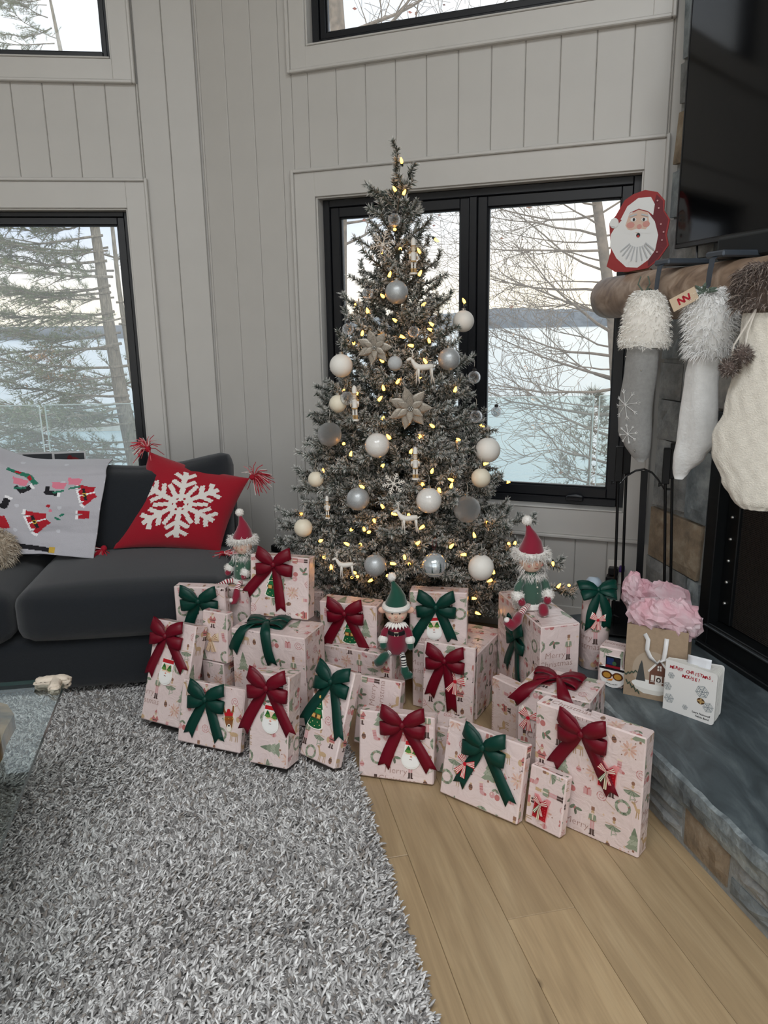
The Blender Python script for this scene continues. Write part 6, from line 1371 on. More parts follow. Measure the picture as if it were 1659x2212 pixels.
def deer(p, H, lab, flip=1):
    t = tag(empty('deer_ornament', (p[0], p[1], p[2]-H*.5)), lab, 'ornament', 'white deer ornaments on the tree'); s = H/10.
    V = lambda x, z, y=0: (flip*x*s, y*s, z*s)
    mb = MB(); mb.tube([V(3.6, 5.2), V(3.2, 5.5), V(1.5, 5.4), V(-.6, 5.2), V(-2.0, 5.6), V(-2.9, 6.8), V(-3.5, 8.0)], [.35*s, .95*s, 1.05*s, 1.05*s, 1.1*s, .7*s, .5*s], 10); mb.build('body', M_deer, t, smooth=True)
    mb = MB(); mb.tube([V(-3.1, 8.0), V(-3.9, 8.1), V(-4.8, 7.7), V(-5.2, 7.5)], [.45*s, .6*s, .42*s, .25*s], 8)
    for y in (-.5, .5): mb.tube([V(-3.2, 8.4, y), V(-2.7, 8.9, y*2.6)], [.22*s, .06*s], 5)
    mb.build('head', M_deer, t, smooth=True)
    for k, (x, y, fx) in enumerate(((-1.7, .5, -.3), (-1.3, -.5, .3), (2.7, .5, .5), (2.9, -.5, 1.0))):
        mb = MB(); mb.tube([V(x, 4.9, y), V(x+.25*fx, 2.8, y), V(x+fx*.3, 2.6, y), V(x+fx, .1, y)], [.55*s, .3*s, .28*s, .24*s], 7); mb.build('leg', M_deer, t, smooth=True)
    for y in (-.4, .4):
        mb = MB(); mb.tube([V(-3.4, 8.5, y), V(-3.0, 9.6, y*2.4), V(-3.4, 10.6, y*3.2), V(-4.2, 11.5, y*3.2)], [.16*s, .15*s, .13*s, .06*s], 5); mb.tube([V(-3.0, 9.6, y*2.4), V(-4.1, 10.0, y*2.2)], [.13*s, .05*s], 5); mb.tube([V(-3.3, 10.4, y*3.1), V(-2.3, 11.5, y*3.4)], [.12*s, .05*s], 5); mb.build('antler', M_deer, t)
    mb = MB(); mb.tube([V(3.7, 5.4), V(4.5, 6.1)], [.3*s, .08*s], 6); mb.build('tail', M_deer, t)
for p, H, lab in (((.152,2.90,1.297),.115,'white deer ornament in the upper half of the tree'), ((.086,2.725,.762),.105,'white deer ornament low in the middle of the tree'), ((-.149,2.725,.588),.09,'white deer ornament low on the left of the tree')): deer(p, H, lab)
def flake(p, R, lab, m, star=6):
    t = empty('snowflake_ornament', p, (.1, 0, .5*math.atan2(p[0]-TX, TY-p[1]))); tag(t, lab, 'ornament', 'snowflake ornaments on the tree')
    for k in range(star):
        a = 2*PI*k/star+.2; d = Vector((math.cos(a), 0, math.sin(a))); n = Vector((-d.z, 0, d.x)); mb = MB(); mb.tube([Vector(), d*R], .0022, 5)
        for f, l in ((.4, .35), (.65, .28), (.85, .18)):
            for s in (-1, 1): mb.tube([d*R*f, d*R*(f+l*.6)+n*(s*R*l*.7)], .0019, 5)
        mb.build('arm', m, t)
    mb = MB(); mb.tube([(0, -.003, 0), (0, .003, 0)], R*.16, 6); mb.build('centre', m, t)
flake((.037,2.765,.888), .042, 'small white snowflake ornament beside the middle nutcracker', M_deer); flake((.012,3.035,1.75), .05, 'pale snowflake ornament left of the top nutcracker', mat('pale_glitter', (206, 196, 184), .5, metal=.3, var=.3, scale=400))
def flower(p, R, lab):
    t = empty('glitter_flower', p, (.25, 0, .5*math.atan2(p[0]-TX, TY-p[1]))); tag(t, lab, 'ornament', 'glitter flower ornaments on the tree'); m = mat('champagne_glitter', (176, 168, 156), .45, metal=.45, var=.45, scale=500)
    for ring, (n, r, tl) in enumerate(((7, 1.0, .1), (6, .66, .35))):
        for k in range(n):
            a = 2*PI*(k+.5*ring)/n; c, s = math.cos(a), math.sin(a); mb = MB(); L_ = R*r
            def f(i, j):
                w = math.sin(PI*min(1, i*1.02+.02))**.8*.26*L_*(1 if i < .5 else 1-.35*(i-.5)); v = (j-.5)*2*w; q = i*L_; y = -(.004+ring*.004)-tl*q*.4-.10*w*(1-abs(j-.5)*2)
                return (q*c-v*s, y, q*s+v*c)
            mb.grid(f, 8, 4); o = mb.build('petal', m, t, smooth=True); so = o.modifiers.new('thickness', 'SOLIDIFY'); so.thickness = .0012
    mb = MB()
    for k in range(7): a = k*2*PI/6; r = 0 if k == 6 else R*.09; mb.sphere((r*math.cos(a), -.016, r*math.sin(a)), R*.05, 8, 6)
    mb.build('centre', M_cap, t, smooth=True)
flower((.102,2.845,1.157), .085, 'large glitter flower ornament at the centre of the tree'); flower((-.025,2.925,1.377), .07, 'glitter flower ornament on the upper left of the tree')
# ================================================================== FIREPLACE WALL
M_steel = mat('black_steel', (20, 23, 25), .42, metal=.3, var=.15, scale=30); M_steel2 = mat('dark_steel_edge', (74, 78, 80), .35, metal=.6); M_soot = mat('sooty_firebrick', (22, 20, 19), .95, var=.4, scale=20)
def firebox():
    t = tag(empty('fireplace_insert', WC.p(-1.87, .232, 0)), 'black steel fireplace insert with mesh screen in the stone chimney', 'fireplace')
    a0, a1, z0, z1 = INS; a0 += .004; a1 -= .004; z0 += .001; z1 -= .004
    def bx(nm, b0, b1, y0, y1, d0, d1, m=M_steel, bev=.003, par=t):
        mb = MB(); mb.box(WC.p((b0+b1)/2, (y0+y1)/2, (d0+d1)/2), ((b1-b0)/2, (d1-d0)/2, (y1-y0)/2), WC.e, WC.n, (0,0,1), bev=bev); return build_in(mb, nm, m, par)
    bx('surround', a0, a0+.062, z0, z1, -.06, .012); bx('surround', a1-.062, a1, z0, z1, -.06, .012); bx('surround', a0+.062, a1-.062, z1-.165, z1, -.06, .006); bx('surround', a0+.062, a1-.062, z0, z0+.105, -.06, .010)
    bx('lintel', a0+.064, a1-.064, z1-.183, z1-.166, -.05, .016, M_steel2); bx('ash_lip', a0+.05, a1-.05, z0+.088, z0+.098, -.02, .022, M_steel2)
    bx('ash_ledge', a0+.02, a1-.02, z0, z0+.02, .0, .03)
    mb = MB(); b0, b1, y0, y1 = a0+.06, a1-.06, z0+.10, z1-.16; D_ = -.19
    for (p, q) in ((( b0, y0, -.06), (b0, y1, D_)), ((b1, y0, -.06), (b1, y1, D_))): mb.add([WC.p(p[0], y0, -.06), WC.p(p[0], y0, D_), WC.p(p[0], y1, D_), WC.p(p[0], y1, -.06)], [(0,1,2,3)])
    mb.add([WC.p(b0, y0, D_), WC.p(b1, y0, D_), WC.p(b1, y1, D_), WC.p(b0, y1, D_)], [(0,1,2,3)]); mb.add([WC.p(b0, y1, -.06), WC.p(b1, y1, -.06), WC.p(b1, y1, D_), WC.p(b0, y1, D_)], [(0,1,2,3)]); mb.add([WC.p(b0, y0, -.06), WC.p(b1, y0, -.06), WC.p(b1, y0, D_), WC.p(b0, y0, D_)], [(0,1,2,3)])
    build_in(mb, 'firebox', M_soot, t)
    # woven mesh screen: real wires, both ways
    mb = MB(); c0, c1, e0, e1 = a0+.13, a1-.13, z0+.11, z1-.19; n = 130
    for k in range(n):
        x = c0+(c1-c0)*k/(n-1); mb.box(WC.p(x, (e0+e1)/2, -.045), (.0011, .0011, (e1-e0)/2), WC.e, WC.n, (0,0,1))
    for k in range(90):
        z = e0+(e1-e0)*k/89; mb.box(WC.p((c0+c1)/2, z, -.0435), ((c1-c0)/2, .0011, .0011), WC.e, WC.n, (0,0,1))
    o = build_in(mb, 'mesh_screen', mat('screen_wire', (66, 62, 58), .5, metal=.4), t); o['kind'] = 'stuff'
    bx('screen_rail', a0+.062, c0, e0, e1, -.05, -.03); bx('screen_rail', c1, a1-.062, e0, e1, -.05, -.03)
    for k in range(7):  # column of metal dots modelled in place of bright reflections
        z = .92-.083*k; mb = MB(); mb.lathe([(.007, 0), (.0075, .004), (.004, .009), (.001, .010)], WC.p(a0+.097, z, -.03), WC.n, 10); build_in(mb, 'reflection_dot', mat('reflection_dot_metal', (190, 190, 186), .25, metal=.9), t, smooth=True)
firebox()
def log_mat():
    m, nt, b = nmat('peeled_log'); N, L = nt.nodes, nt.links; tc = N.new('ShaderNodeTexCoord'); mp = N.new('ShaderNodeMapping'); mp.inputs['Scale'].default_value = (2.0, 14, 14); L.new(tc.outputs['Object'], mp.inputs[0])
    nz = N.new('ShaderNodeTexNoise'); nz.inputs['Scale'].default_value = 1.3; nz.inputs['Detail'].default_value = 7; nz.inputs['Distortion'].default_value = .7; L.new(mp.outputs[0], nz.inputs['Vector'])
    r = N.new('ShaderNodeValToRGB'); cr = r.color_ramp; cr.elements[0].position = .28; cr.elements[0].color = srgb(108, 86, 70); cr.elements[1].position = .75; cr.elements[1].color = srgb(190, 168, 148); e = cr.elements.new(.5); e.color = srgb(152, 128, 108); L.new(nz.outputs['Fac'], r.inputs[0]); L.new(r.outputs[0], b.inputs['Base Color']); b.inputs['Roughness'].default_value = .5
    bp = N.new('ShaderNodeBump'); bp.inputs['Strength'].default_value = .35; bp.inputs['Distance'].default_value = .006; L.new(nz.outputs['Fac'], bp.inputs['Height']); L.new(bp.outputs[0], b.inputs['Normal']); return m
MV, MZ = 1.60, 1.548
def mantel():
    t = tag(empty('log_mantel', room(2.0, MV, MZ-.09)), 'peeled tree trunk mantel shelf over the fireplace', 'mantel')
    mb = MB(); n = 34; U0, U1 = 3.02, .55; pts = []; rad = []
    for i in range(n+1):
        f = i/n; u = U0+(U1-U0)*f; rr = .0855+.006*fbm(u*2.2, 3, 1)+.004*f
        if i == 0: rr *= .86
        pts.append(room(u, MV+.004*fbm(u*1.5, 7, 2), MZ+.004*fbm(u*1.5, 1, 2)+.006*f)); rad.append(rr)
    pts.insert(1, pts[0].lerp(pts[1], .18)); rad.insert(1, rad[1]*.985)
    mb.tube(pts, rad, 28)
    for i, v in enumerate(mb.v):
        p = Vector(v); d = .006*fbm(p.x*6, p.y*6, p.z*9, 2); mb.v[i] = (p.x-AV.x*d, p.y-AV.y*d, p.z+d*.5)
    o = build_in(mb, 'log', log_mat(), t, auto=60)
    for u, dz in ((2.0, .012), (1.4, -.03)):
        mb = MB(); c = room(u, MV-.082, MZ+dz); mb.lathe([(.034, -.008), (.03, .004), (.018, .009), (.006, .010)], c, -AV, 14, sx=1.3, sy=.7); build_in(mb, 'knot', mat('log_knot', (150, 112, 84), .6, var=.4, scale=80), t, smooth=True)
    for u in (2.6, .9):
        mb = MB(); mb.box(room(u, 1.71, MZ-.02), (.06, .02, .03), AV, AX, (0,0,1)); build_in(mb, 'bracket', M_steel, t)
mantel()
def tv():
    M_scr = mat('tv_glass', (5, 6, 8), .09, spec=.3); M_bez = mat('tv_bezel', (24, 25, 27), .35)
    t = tag(empty('television', room(1.97, 1.70, 1.712)), 'large black television hung over the mantel', 'television'); W_, H_ = 1.45, .83; u1 = 2.688; um = u1-W_/2
    def bx(nm, du, dz, hu, hz, v0, v1, m, bev=.002): mb = MB(); mb.box(room(um+du, (v0+v1)/2, 1.712+H_/2+dz), ((v1-v0)/2, hu, hz), AV, AX, (0,0,1), bev=bev); build_in(mb, nm, m, t)
    bx('back_case', 0, 0, W_/2-.002, H_/2-.002, 1.692, 1.735, M_bez, .006); bx('screen', 0, .006, W_/2-.006, H_/2-.012, 1.6885, 1.693, M_scr, 0); bx('lower_bezel', 0, -H_/2+.007, W_/2, .008, 1.687, 1.70, M_bez); bx('edge', W_/2-.002, 0, .003, H_/2, 1.687, 1.70, M_bez, 0); bx('edge', -W_/2+.002, 0, .003, H_/2, 1.687, 1.70, M_bez, 0)
    bx('wall_mount', 0, 0, .25, .2, 1.735, 1.775, M_bez)
    mb = MB(); mb.tube([room(2.60, 1.72, 1.72), room(2.585, 1.715, 1.66), room(2.56, 1.69, 1.634)], .004, 6); build_in(mb, 'cable', M_bez, t)
    t = tag(empty('soundbar', room(1.85, 1.66, 1.632)), 'dark grey soundbar on the mantel under the television', 'speaker'); mb = MB(); mb.box(room(1.87, 1.655, 1.678), (.028, .48, .036), AV, AX, (0,0,1), bev=.006); build_in(mb, 'case', mat('soundbar_case', (40, 44, 46), .45), t); mb = MB(); mb.box(room(1.87, 1.6255, 1.676), (.0012, .465, .028), AV, AX, (0,0,1)); build_in(mb, 'grille', mat('soundbar_cloth', (30, 33, 35), .9, bump=.4, bscale=900), t)
tv()
# ---- stocking holders
HOLD = []
def holder(u, lab):
    t = tag(empty('stocking_holder', room(u, MV, MZ+.085)), lab, 'hook', 'stocking holders on the mantel')
    m = mat('grey_iron', (84, 92, 102), .4, metal=.5); zt = MZ+.093
    mb = MB(); mb.box(room(u, MV-.012, zt+.007), (.082, .045, .010), AV, AX, (0,0,1), bev=.005); build_in(mb, 'weight_plate', m, t)
    pts = [room(u, MV-.075, zt+.006), room(u, MV-.098, zt-.006), room(u, MV-.104, zt-.05), room(u, MV-.106, zt-.085), room(u, MV-.118, zt-.098), room(u, MV-.130, zt-.088)]
    mb = MB(); ribbon(mb, pts, AX, [.012, .012, .011, .010, .009, .008], th=.004); build_in(mb, 'hook', m, t); return room(u, MV-.122, zt-.09)
h1 = holder(2.475, 'grey iron stocking holder above the grey stocking'); h2 = holder(2.185, 'grey iron stocking holder above the white plush stocking'); h3 = holder(1.90, 'grey iron stocking holder above the cable knit stocking')
# ---- stockings
SW = Vector((.78, -.62, 0)).normalized(); SN = Vector((-SW.y, SW.x, 0))
SN = SN if SN.y < 0 else -SN           # towards the room
def sock_mesh(mb, c, prof, th, col=None, cfn=None, n=20, fold=.0):
    """prof = [(z, left, right)]: outline in the plane of SW and z; th = half thickness"""
    b = len(mb.v); m = len(prof)
    for i, (z, l, r) in enumerate(prof):
        mid, hw = (l+r)/2, (r-l)/2; t = th*min(1, (hw/.05))*(.55 if i in (0, m-1) else 1)
        for k in range(n):
            a = 2*PI*k/n; x = mid+hw*math.cos(a); y = math.sin(a)*t*(1+fold*math.sin(x*70+z*6))
            mb.v.append(tuple(Vector(c)+SW*x+SN*(-y)+Vector((0, 0, z))))
    for i in range(m-1):
        for k in range(n): mb.face([b+i*n+k, b+i*n+(k+1) % n, b+(i+1)*n+(k+1) % n, b+(i+1)*n+k], cfn(i, k) if cfn else col)
    mb.face([b+k for k in range(n)], col); mb.face([b+(m-1)*n+k for k in range(n)][::-1], col)
def smooth_prof(P, n=26):
    out = []
    zs = [p[0] for p in P]
    for i in range(n):
        z = zs[0]+(zs[-1]-zs[0])*i/(n-1)
        for k in range(len(P)-1):
            if (P[k][0]-z)*(P[k+1][0]-z) <= 1e-9:
                f = (z-P[k][0])/(P[k+1][0]-P[k][0]); f = f*f*(3-2*f); out.append((z, P[k][1]*(1-f)+P[k+1][1]*f, P[k][2]*(1-f)+P[k+1][2]*f)); break
    return out
def cuff(c, prof, th, ln, cols, seed, t, base, n=2600):
    rs = random.Random(seed); mb = MB(); sock_mesh(mb, c, prof, th, srgb(*base)); build_in(mb, 'cuff', M_fur, t, smooth=True)
    pts = []
    for _ in range(n):
        f = rs.random()*(len(prof)-1); i = int(f); g = f-i; z = prof[i][0]*(1-g)+prof[i+1][0]*g; l = prof[i][1]*(1-g)+prof[i+1][1]*g; r = prof[i][2]*(1-g)+prof[i+1][2]*g; a = rs.uniform(0, 2*PI); hw = (r-l)/2
        p = Vector(c)+SW*((l+r)/2+hw*math.cos(a))-SN*(-math.sin(a)*th)+Vector((0,0,z)) if False else Vector(c)+SW*((l+r)/2+hw*math.cos(a))+SN*(-math.sin(a)*th*min(1, hw/.05))+Vector((0,0,z))
        nn = SW*(math.cos(a)/hw)+SN*(-math.sin(a)/th); nn.normalize(); pts.append((p, nn+Vector((0, 0, -.25))))
    mb = MB(); fur(mb, pts, ln, .0011, cols, rs, .35); o = build_in(mb, 'cuff_fur', M_fur, t); o['kind'] = 'stuff'
def stockings():
    # grey felt stocking with embroidered snowflakes
    c = Vector((.915, 2.70, 0))-AV*.016; t = tag(empty('stocking', (c.x, c.y, 1.37)), 'grey felt stocking with white fur cuff and embroidered snowflakes', 'stocking', 'stockings on the mantel')
    P = smooth_prof([(1.40, -.050, .062), (1.30, -.058, .058), (1.15, -.072, .048), (1.07, -.068, .052), (1.02, -.040, .052), (.985, -.012, .046), (.968, .008, .030)])
    mb = MB(); sock_mesh(mb, c, P, .028, fold=.12); build_in(mb, 'foot', mat('grey_felt', (150, 150, 148), .95, var=.08, scale=90, bump=.2, bscale=300, sheen=.3), t, smooth=True)
    cuff(c, [(1.555, -.03, .03), (1.53, -.050, .062), (1.47, -.070, .085), (1.39, -.080, .092), (1.365, -.072, .082)], .045, .013, ((250, 247, 240), (238, 233, 224), (255, 253, 248)), 4, t, (246, 242, 234))
    m_th = mat('silver_thread_embroidery', (226, 226, 224), .45)
    def emb(x, z, R):
        mb = MB(); o = c+SW*x+Vector((0,0,z))
        def pt(a, b):                 # lies on the rounded front of the stocking
            mid, hw = 0, .062; q = max(0, 1-((x+a+.008)/.066)**2); return o+SW*a+Vector((0,0,b))+SN*(.0285*math.sqrt(q)+.0012)
        for k in range(8):
            a = k*PI/4+.2; e = (math.cos(a)*R, math.sin(a)*R); 
            if abs(x+e[0]+.008) > .062: e = (e[0]*.75, e[1]*.75)
            mb.tube([pt(0, 0), pt(e[0]*.5, e[1]*.5), pt(*e)], .0011, 4)
            for s in (-.5, .5): mb.tube([pt(e[0]*.7, e[1]*.7), pt(e[0]*.7+math.cos(a+s)*R*.25, e[1]*.7+math.sin(a+s)*R*.25)], .0010, 4)
        build_in(mb, 'embroidered_snowflake', m_th, t)
    emb(-.038, 1.170, .055); emb(-.022, 1.068, .036)
    for x, z in ((.012, 1.29), (-.045, 1.335), (.006, 1.012)): mb = MB(); mb.sphere(c+SW*x+SN*.029+Vector((0,0,z)), .0032, 8, 6); build_in(mb, 'bead', M_cap, t)
    mb = MB(); mb.tube([c+Vector((0,0,1.55)), (c+h1)/2+Vector((0,0,.775+.01)), h1+Vector((0,0,.006)), (c+h1)/2+Vector((.006,0,.78)), c+Vector((0,0,1.545))], .003, 6)
    for s in (-1, 1): mb.tube([c+SN*.012+Vector((0,0,1.545)), c+SN*.02+SW*(s*.02)+Vector((0,0,1.575)), c+SN*.02+SW*(s*.012)+Vector((0,0,1.60))], .0025, 5)
    build_in(mb, 'hanging_cord', mat('green_cord', (86, 100, 88), .8), t)
    # white plush stocking
    c = Vector((1.000, 2.392, 0))-AV*.016; t = tag(empty('stocking', (c.x, c.y, 1.3)), 'white plush stocking with long fur cuff and a name card', 'stocking', 'stockings on the mantel')
    P = smooth_prof([(1.40, -.030, .060), (1.28, -.050, .052), (1.15, -.058, .060), (1.09, -.060, .062), (1.03, -.066, .030), (.985, -.066, -.012), (.958, -.058, -.032)])
    mb = MB(); sock_mesh(mb, c, P, .032, fold=.2); build_in(mb, 'foot', mat('white_plush', (226, 226, 224), .95, var=.05, scale=40, bump=.25, bscale=120, sheen=.5), t, smooth=True)
    cuff(c, [(1.545, -.028, .030), (1.515, -.050, .060), (1.46, -.055, .082), (1.38, -.046, .090), (1.345, -.034, .078)], .045, .030, ((252, 251, 249), (238, 237, 234), (255, 255, 254)), 5, t, (246, 245, 242), 2800)
    mb = MB(); mb.tube([c+Vector((0,0,1.53)), h2+Vector((-.004, 0, -.03)), h2+Vector((0,0,.006)), h2+Vector((.008, 0, -.03)), c+SW*.01+Vector((0,0,1.53))], .004, 6); build_in(mb, 'hanging_loop', mat('cream_felt', (222, 216, 206), .9), t)
    mb = MB(); rs = random.Random(3)
    for k in range(7):
        a = rs.uniform(0, 2*PI); p = c+SN*.04+Vector((0,0,1.535)); d = SW*math.cos(a)*.024+Vector((0,0,math.sin(a)*.016)); mb.tube([p, p+d+SN*.008, p+d*1.6], [.004, .006, .002], 6)
    build_in(mb, 'cord_bow', mat('green_cord', (86, 100, 88), .8), t)
    mb = MB(); ex = (SW*.88+Vector((0,0,.45))).normalized(); ez = (Vector((0,0,.9))-SW*.44).normalized(); o = c-SW*.052+SN*.055+Vector((0,0,1.515)); mb.box(o, (.040, .001, .020), ex, SN, ez, col=srgb(206, 184, 158))
    def mp(x, z): return o+ex*x+ez*z+SN*.0013
    for (x0, z0, x1, z1) in ((-.016, -.010, -.016, .010), (-.016, .010, 0, -.009), (0, -.009, 0, .010), (0, .010, .016, -.010), (.016, -.010, .018, .010)): mb.add([mp(*q) for q in lin(x0, z0, x1, z1, .0055)], [(0,1,2,3)], srgb(168, 26, 44))
    o2 = build_in(mb, 'name_card', vcol('kraft_card', .8), t); o2['label'] = 'kraft name card with a red painted letter'
    # cream cable knit stocking
    c = Vector((1.062, 2.155, 0))-AV*.03; t = tag(empty('stocking', (c.x, c.y, 1.3)), 'cream cable knit stocking with brown fur pompoms at the right edge', 'stocking', 'stockings on the mantel')
    P = smooth_prof([(1.47, -.045, .085), (1.36, -.048, .090), (1.20, -.072, .10), (1.13, -.098, .10), (1.08, -.095, .11), (1.00, -.062, .115), (.95, -.03, .10), (.925, .0, .07)], 40)
    mb = MB(); n = 56; sock_mesh(mb, c, P, .034, n=n)
    for i, v in enumerate(mb.v):                       # knitted ropes: ribs twisting down the leg
        k = i % n; r = i//n; a = 2*PI*k/n; p = Vector(v); amp = .0042*abs(math.sin(a*6+.7*math.sin(r*.9)))+.0015*math.sin(r*1.9+k); mb.v[i] = tuple(p+SN*(amp if math.sin(a) < 0 else 0))
    build_in(mb, 'foot', mat('cream_knit', (222, 216, 204), .95, var=.05, scale=120, bump=.35, bscale=260, sheen=.3), t, smooth=True)
    rs = random.Random(9); mb = MB(); cf = [(1.60, -.02, .06), (1.575, -.062, .095), (1.53, -.07, .105), (1.48, -.062, .10)]
    cuff(c, cf, .05, .03, ((74, 60, 54), (106, 90, 82), (150, 136, 126)), 8, t, (84, 70, 62))
    for (x, z) in ((-.052, 1.325), (-.02, 1.36)):
        p = c+SW*x+SN*.055+Vector((0,0,z)); mb = MB(); mb.sphere(p, .022, 12, 8, srgb(92, 78, 72)); fur(mb, ell_pts(p, (.02, .02, .02), 420, rs), .017, .0010, ((74, 60, 54), (110, 94, 86), (158, 146, 138)), rs); build_in(mb, 'pompom', M_fur, t)
        mb = MB(); mb.tube([p, p+Vector((.006, 0, .06)), c+SN*.05+Vector((0,0,1.48))], .0025, 5); build_in(mb, 'pompom_cord', mat('cream_felt'  , (222, 216, 206), .9), t)
    mb = MB(); mb.tube([c+Vector((0,0,1.59)), h3+Vector((0,0,.006)), c+SW*.01+Vector((0,0,1.59))], .003, 5); build_in(mb, 'hanging_loop', mat('cream_felt', (222, 216, 206), .9), t)
stockings()
# ---- wooden santa cut-out on the mantel
def santa():
    ex = Vector((.90, -.44, 0)).normalized(); nn = Vector((ex.y, -ex.x, 0)); o = Vector((.985, 3.075, MZ+.0905))
    t = tag(empty('wooden_cutout', M=frame(o, ex, -nn, Vector((0,0,1)))), 'flat painted wooden bearded man in a red hood on the mantel end', 'decoration')
    s = .00190                         # outline drawn in picture units
    f = lambda P: [((x-1382)*s, (588-y)*s) for x, y in P]
    out = [(1323, 575), (1330, 545), (1326, 510), (1324, 492), (1336, 478), (1352, 450), (1368, 440), (1390, 434), (1414, 440), (1428, 456), (1428, 474), (1440, 492), (1436, 520), (1441, 540), (1424, 566), (1404, 582), (1366, 587), (1340, 586)]
    R1, R2, WH, SKN, GY, PK_, DK = (150, 40, 40), (104, 20, 32), (226, 226, 224), (214, 184, 166), (184, 186, 188), (206, 146, 136), (40, 34, 34)
    L = [(R1, [(1328, 574), (1333, 545), (1340, 478), (1356, 452), (1370, 443), (1392, 438), (1412, 444), (1404, 470), (1395, 580), (1366, 585), (1342, 584)]), (R2, [(1412, 444), (1425, 457), (1426, 475), (1437, 492), (1433, 520), (1438, 540), (1422, 564), (1404, 579), (1400, 520), (1406, 470)]),
         (WH, [(1328, 514), (1336, 500), (1350, 486), (1366, 474), (1398, 476), (1412, 494), (1420, 520), (1416, 548), (1404, 566), (1384, 580), (1362, 578), (1342, 560), (1328, 536)]), (WH, [(1346, 486), (1358, 462), (1378, 448), (1402, 448), (1410, 462), (1408, 482), (1398, 474), (1380, 468), (1364, 474), (1352, 490)]), (SKN, [(1356, 498), (1362, 478), (1380, 470), (1398, 476), (1402, 498), (1394, 510), (1380, 514), (1364, 510)]), (PK_, ell(1366, 498, 8, 6, 10)), (PK_, ell(1396, 498, 7, 6, 10)), (WH, [(1354, 504), (1368, 508), (1381, 505), (1396, 508), (1408, 502), (1404, 516), (1384, 514), (1378, 512), (1360, 516)]),
         (PK_, ell(1383, 502, 5, 5, 9)), (DK, ell(1382, 518, 4, 4.5, 8)), ((190, 60, 60), ell(1382, 520, 2.6, 2.2, 6)), (WH, ell(1371, 488, 6, 4, 8)), (WH, ell(1392, 489, 6, 4, 8)), (DK, ell(1372, 488, 2.6, 3.2, 7)), (DK, ell(1391, 489, 2.6, 3.2, 7)), (GY, lin(1363, 482, 1377, 478, 3)), (GY, lin(1386, 479, 1399, 483, 3)), (WH, ell(1334, 492, 9, 10, 11)), (GY, lin(1328, 498, 1336, 500, 2))]
    for k in range(9):
        a = -1.25+.31*k; L.append((GY, lin(1382+16*math.sin(a), 530+10*math.cos(a), 1382+34*math.sin(a*1.05), 538+30*math.cos(a), 2.4)))
    for x, y in ((1418, 470), (1424, 500), (1428, 530), (1420, 552), (1415, 456), (1430, 515)): L.append(((200, 150, 150), ell(x, y, 1.8, 1.8, 6)))
    mb = MB(); mb.prism(f(out), lambda a, b, k: (a, -k, b), -.006, .006, srgb(*R1))
    for i, (c, P) in enumerate(L): mb.add([(a, -(.0062+.00018*i), b) for a, b in f(P)], [list(range(len(P)))], srgb(*c))
    mb.build('board', vcol('painted_plywood', .55), t)
    mb = MB(); mb.box((0, .035, .006), (.05, .03, .006), col=srgb(120, 84, 60)); mb.build('foot', vcol('painted_plywood'), t)
santa()
# ---- fire tools
def fire_tools():
    m = mat('black_iron', (19, 20, 22), .45, metal=.5); c = Vector((1.005, 2.905, HZ)); ew = Vector((.94, -.34, 0)).normalized(); ey = Vector((.34, .94, 0)).normalized()
    t = tag(empty('fire_tool_set', c), 'black iron fireplace tool set standing on the hearth', 'fire tools')
    P = lambda x, y, z: c+ew*x+ey*y+Vector((0,0,z-HZ))
    def bar(par, nm, pts, hw, hd): mb = MB(); ribbon(mb, pts, ew, [hw]*len(pts), th=hd*2); return build_in(mb, nm, m, par)
    mb = MB(); mb.box(P(.01, 0, HZ+.007), (.12, .085, .006), ew, ey, (0,0,1), bev=.003); build_in(mb, 'base_plate', m, t); bar(t, 'post', [P(.01, 0, HZ+.01), P(.006, 0, .60), P(.002, 0, .893)], .013, .006)
    mb = MB(); ribbon(mb, [P(-.085, 0, .838), P(-.06, 0, .872), P(-.03, 0, .893), P(.0, 0, .900), P(.03, 0, .888), P(.055, 0, .860), P(.078, 0, .826), P(.10, 0, .826)], ey, [.013]*8, th=.004); build_in(mb, 'hanger_arch', m, t)
    for k, (x, y, zt, end) in enumerate(((-.092, -.02, .988, 'poker'), (-.066, .04, 1.008, 'shovel'), (.080, -.02, .988, 'brush'), (.104, .04, .998, 'tongs'))):
        dx = .012 if x < 0 else .03
        mb = MB(); mb.box(P(x, y, zt-.068), (.014, .014, .068), ew, ey, (0,0,1), bev=.002); h = build_in(mb, 'handle', m, t)
        mb = MB(); mb.tube([P(x, y, zt-.13), P(x+dx*.5, y, .60), P(x+dx, y, .32)], .0058, 8); mb.tube([P(x-.014, y-.012, zt-.14), P(x-.022, y-.018, zt-.145), P(x-.022, y-.018, zt-.130)], .003, 6); build_in(mb, 'shaft', m, t)
        mb = MB(); q = P(x+dx, y, .30)
        if end == 'shovel': mb.box(q-Vector((0,0,.01)), (.04, .004, .05), ew, ey, (0,0,1), bev=.002)
        elif end == 'brush': mb.tube([q+Vector((0,0,.02)), q-Vector((0,0,.05))], [.012, .03], 12)
        elif end == 'tongs': mb.tube([q, q+ew*.018-Vector((0,0,.05))], .005, 6); mb.tube([q, q-ew*.018-Vector((0,0,.05))], .005, 6)
        else: mb.tube([q, q-Vector((0,0,.05))], [.0058, .001], 6); mb.tube([q, q+ew*.022-Vector((0,0,.008))], [.005, .002], 6)
        build_in(mb, 'tool_head', m, t)
fire_tools()
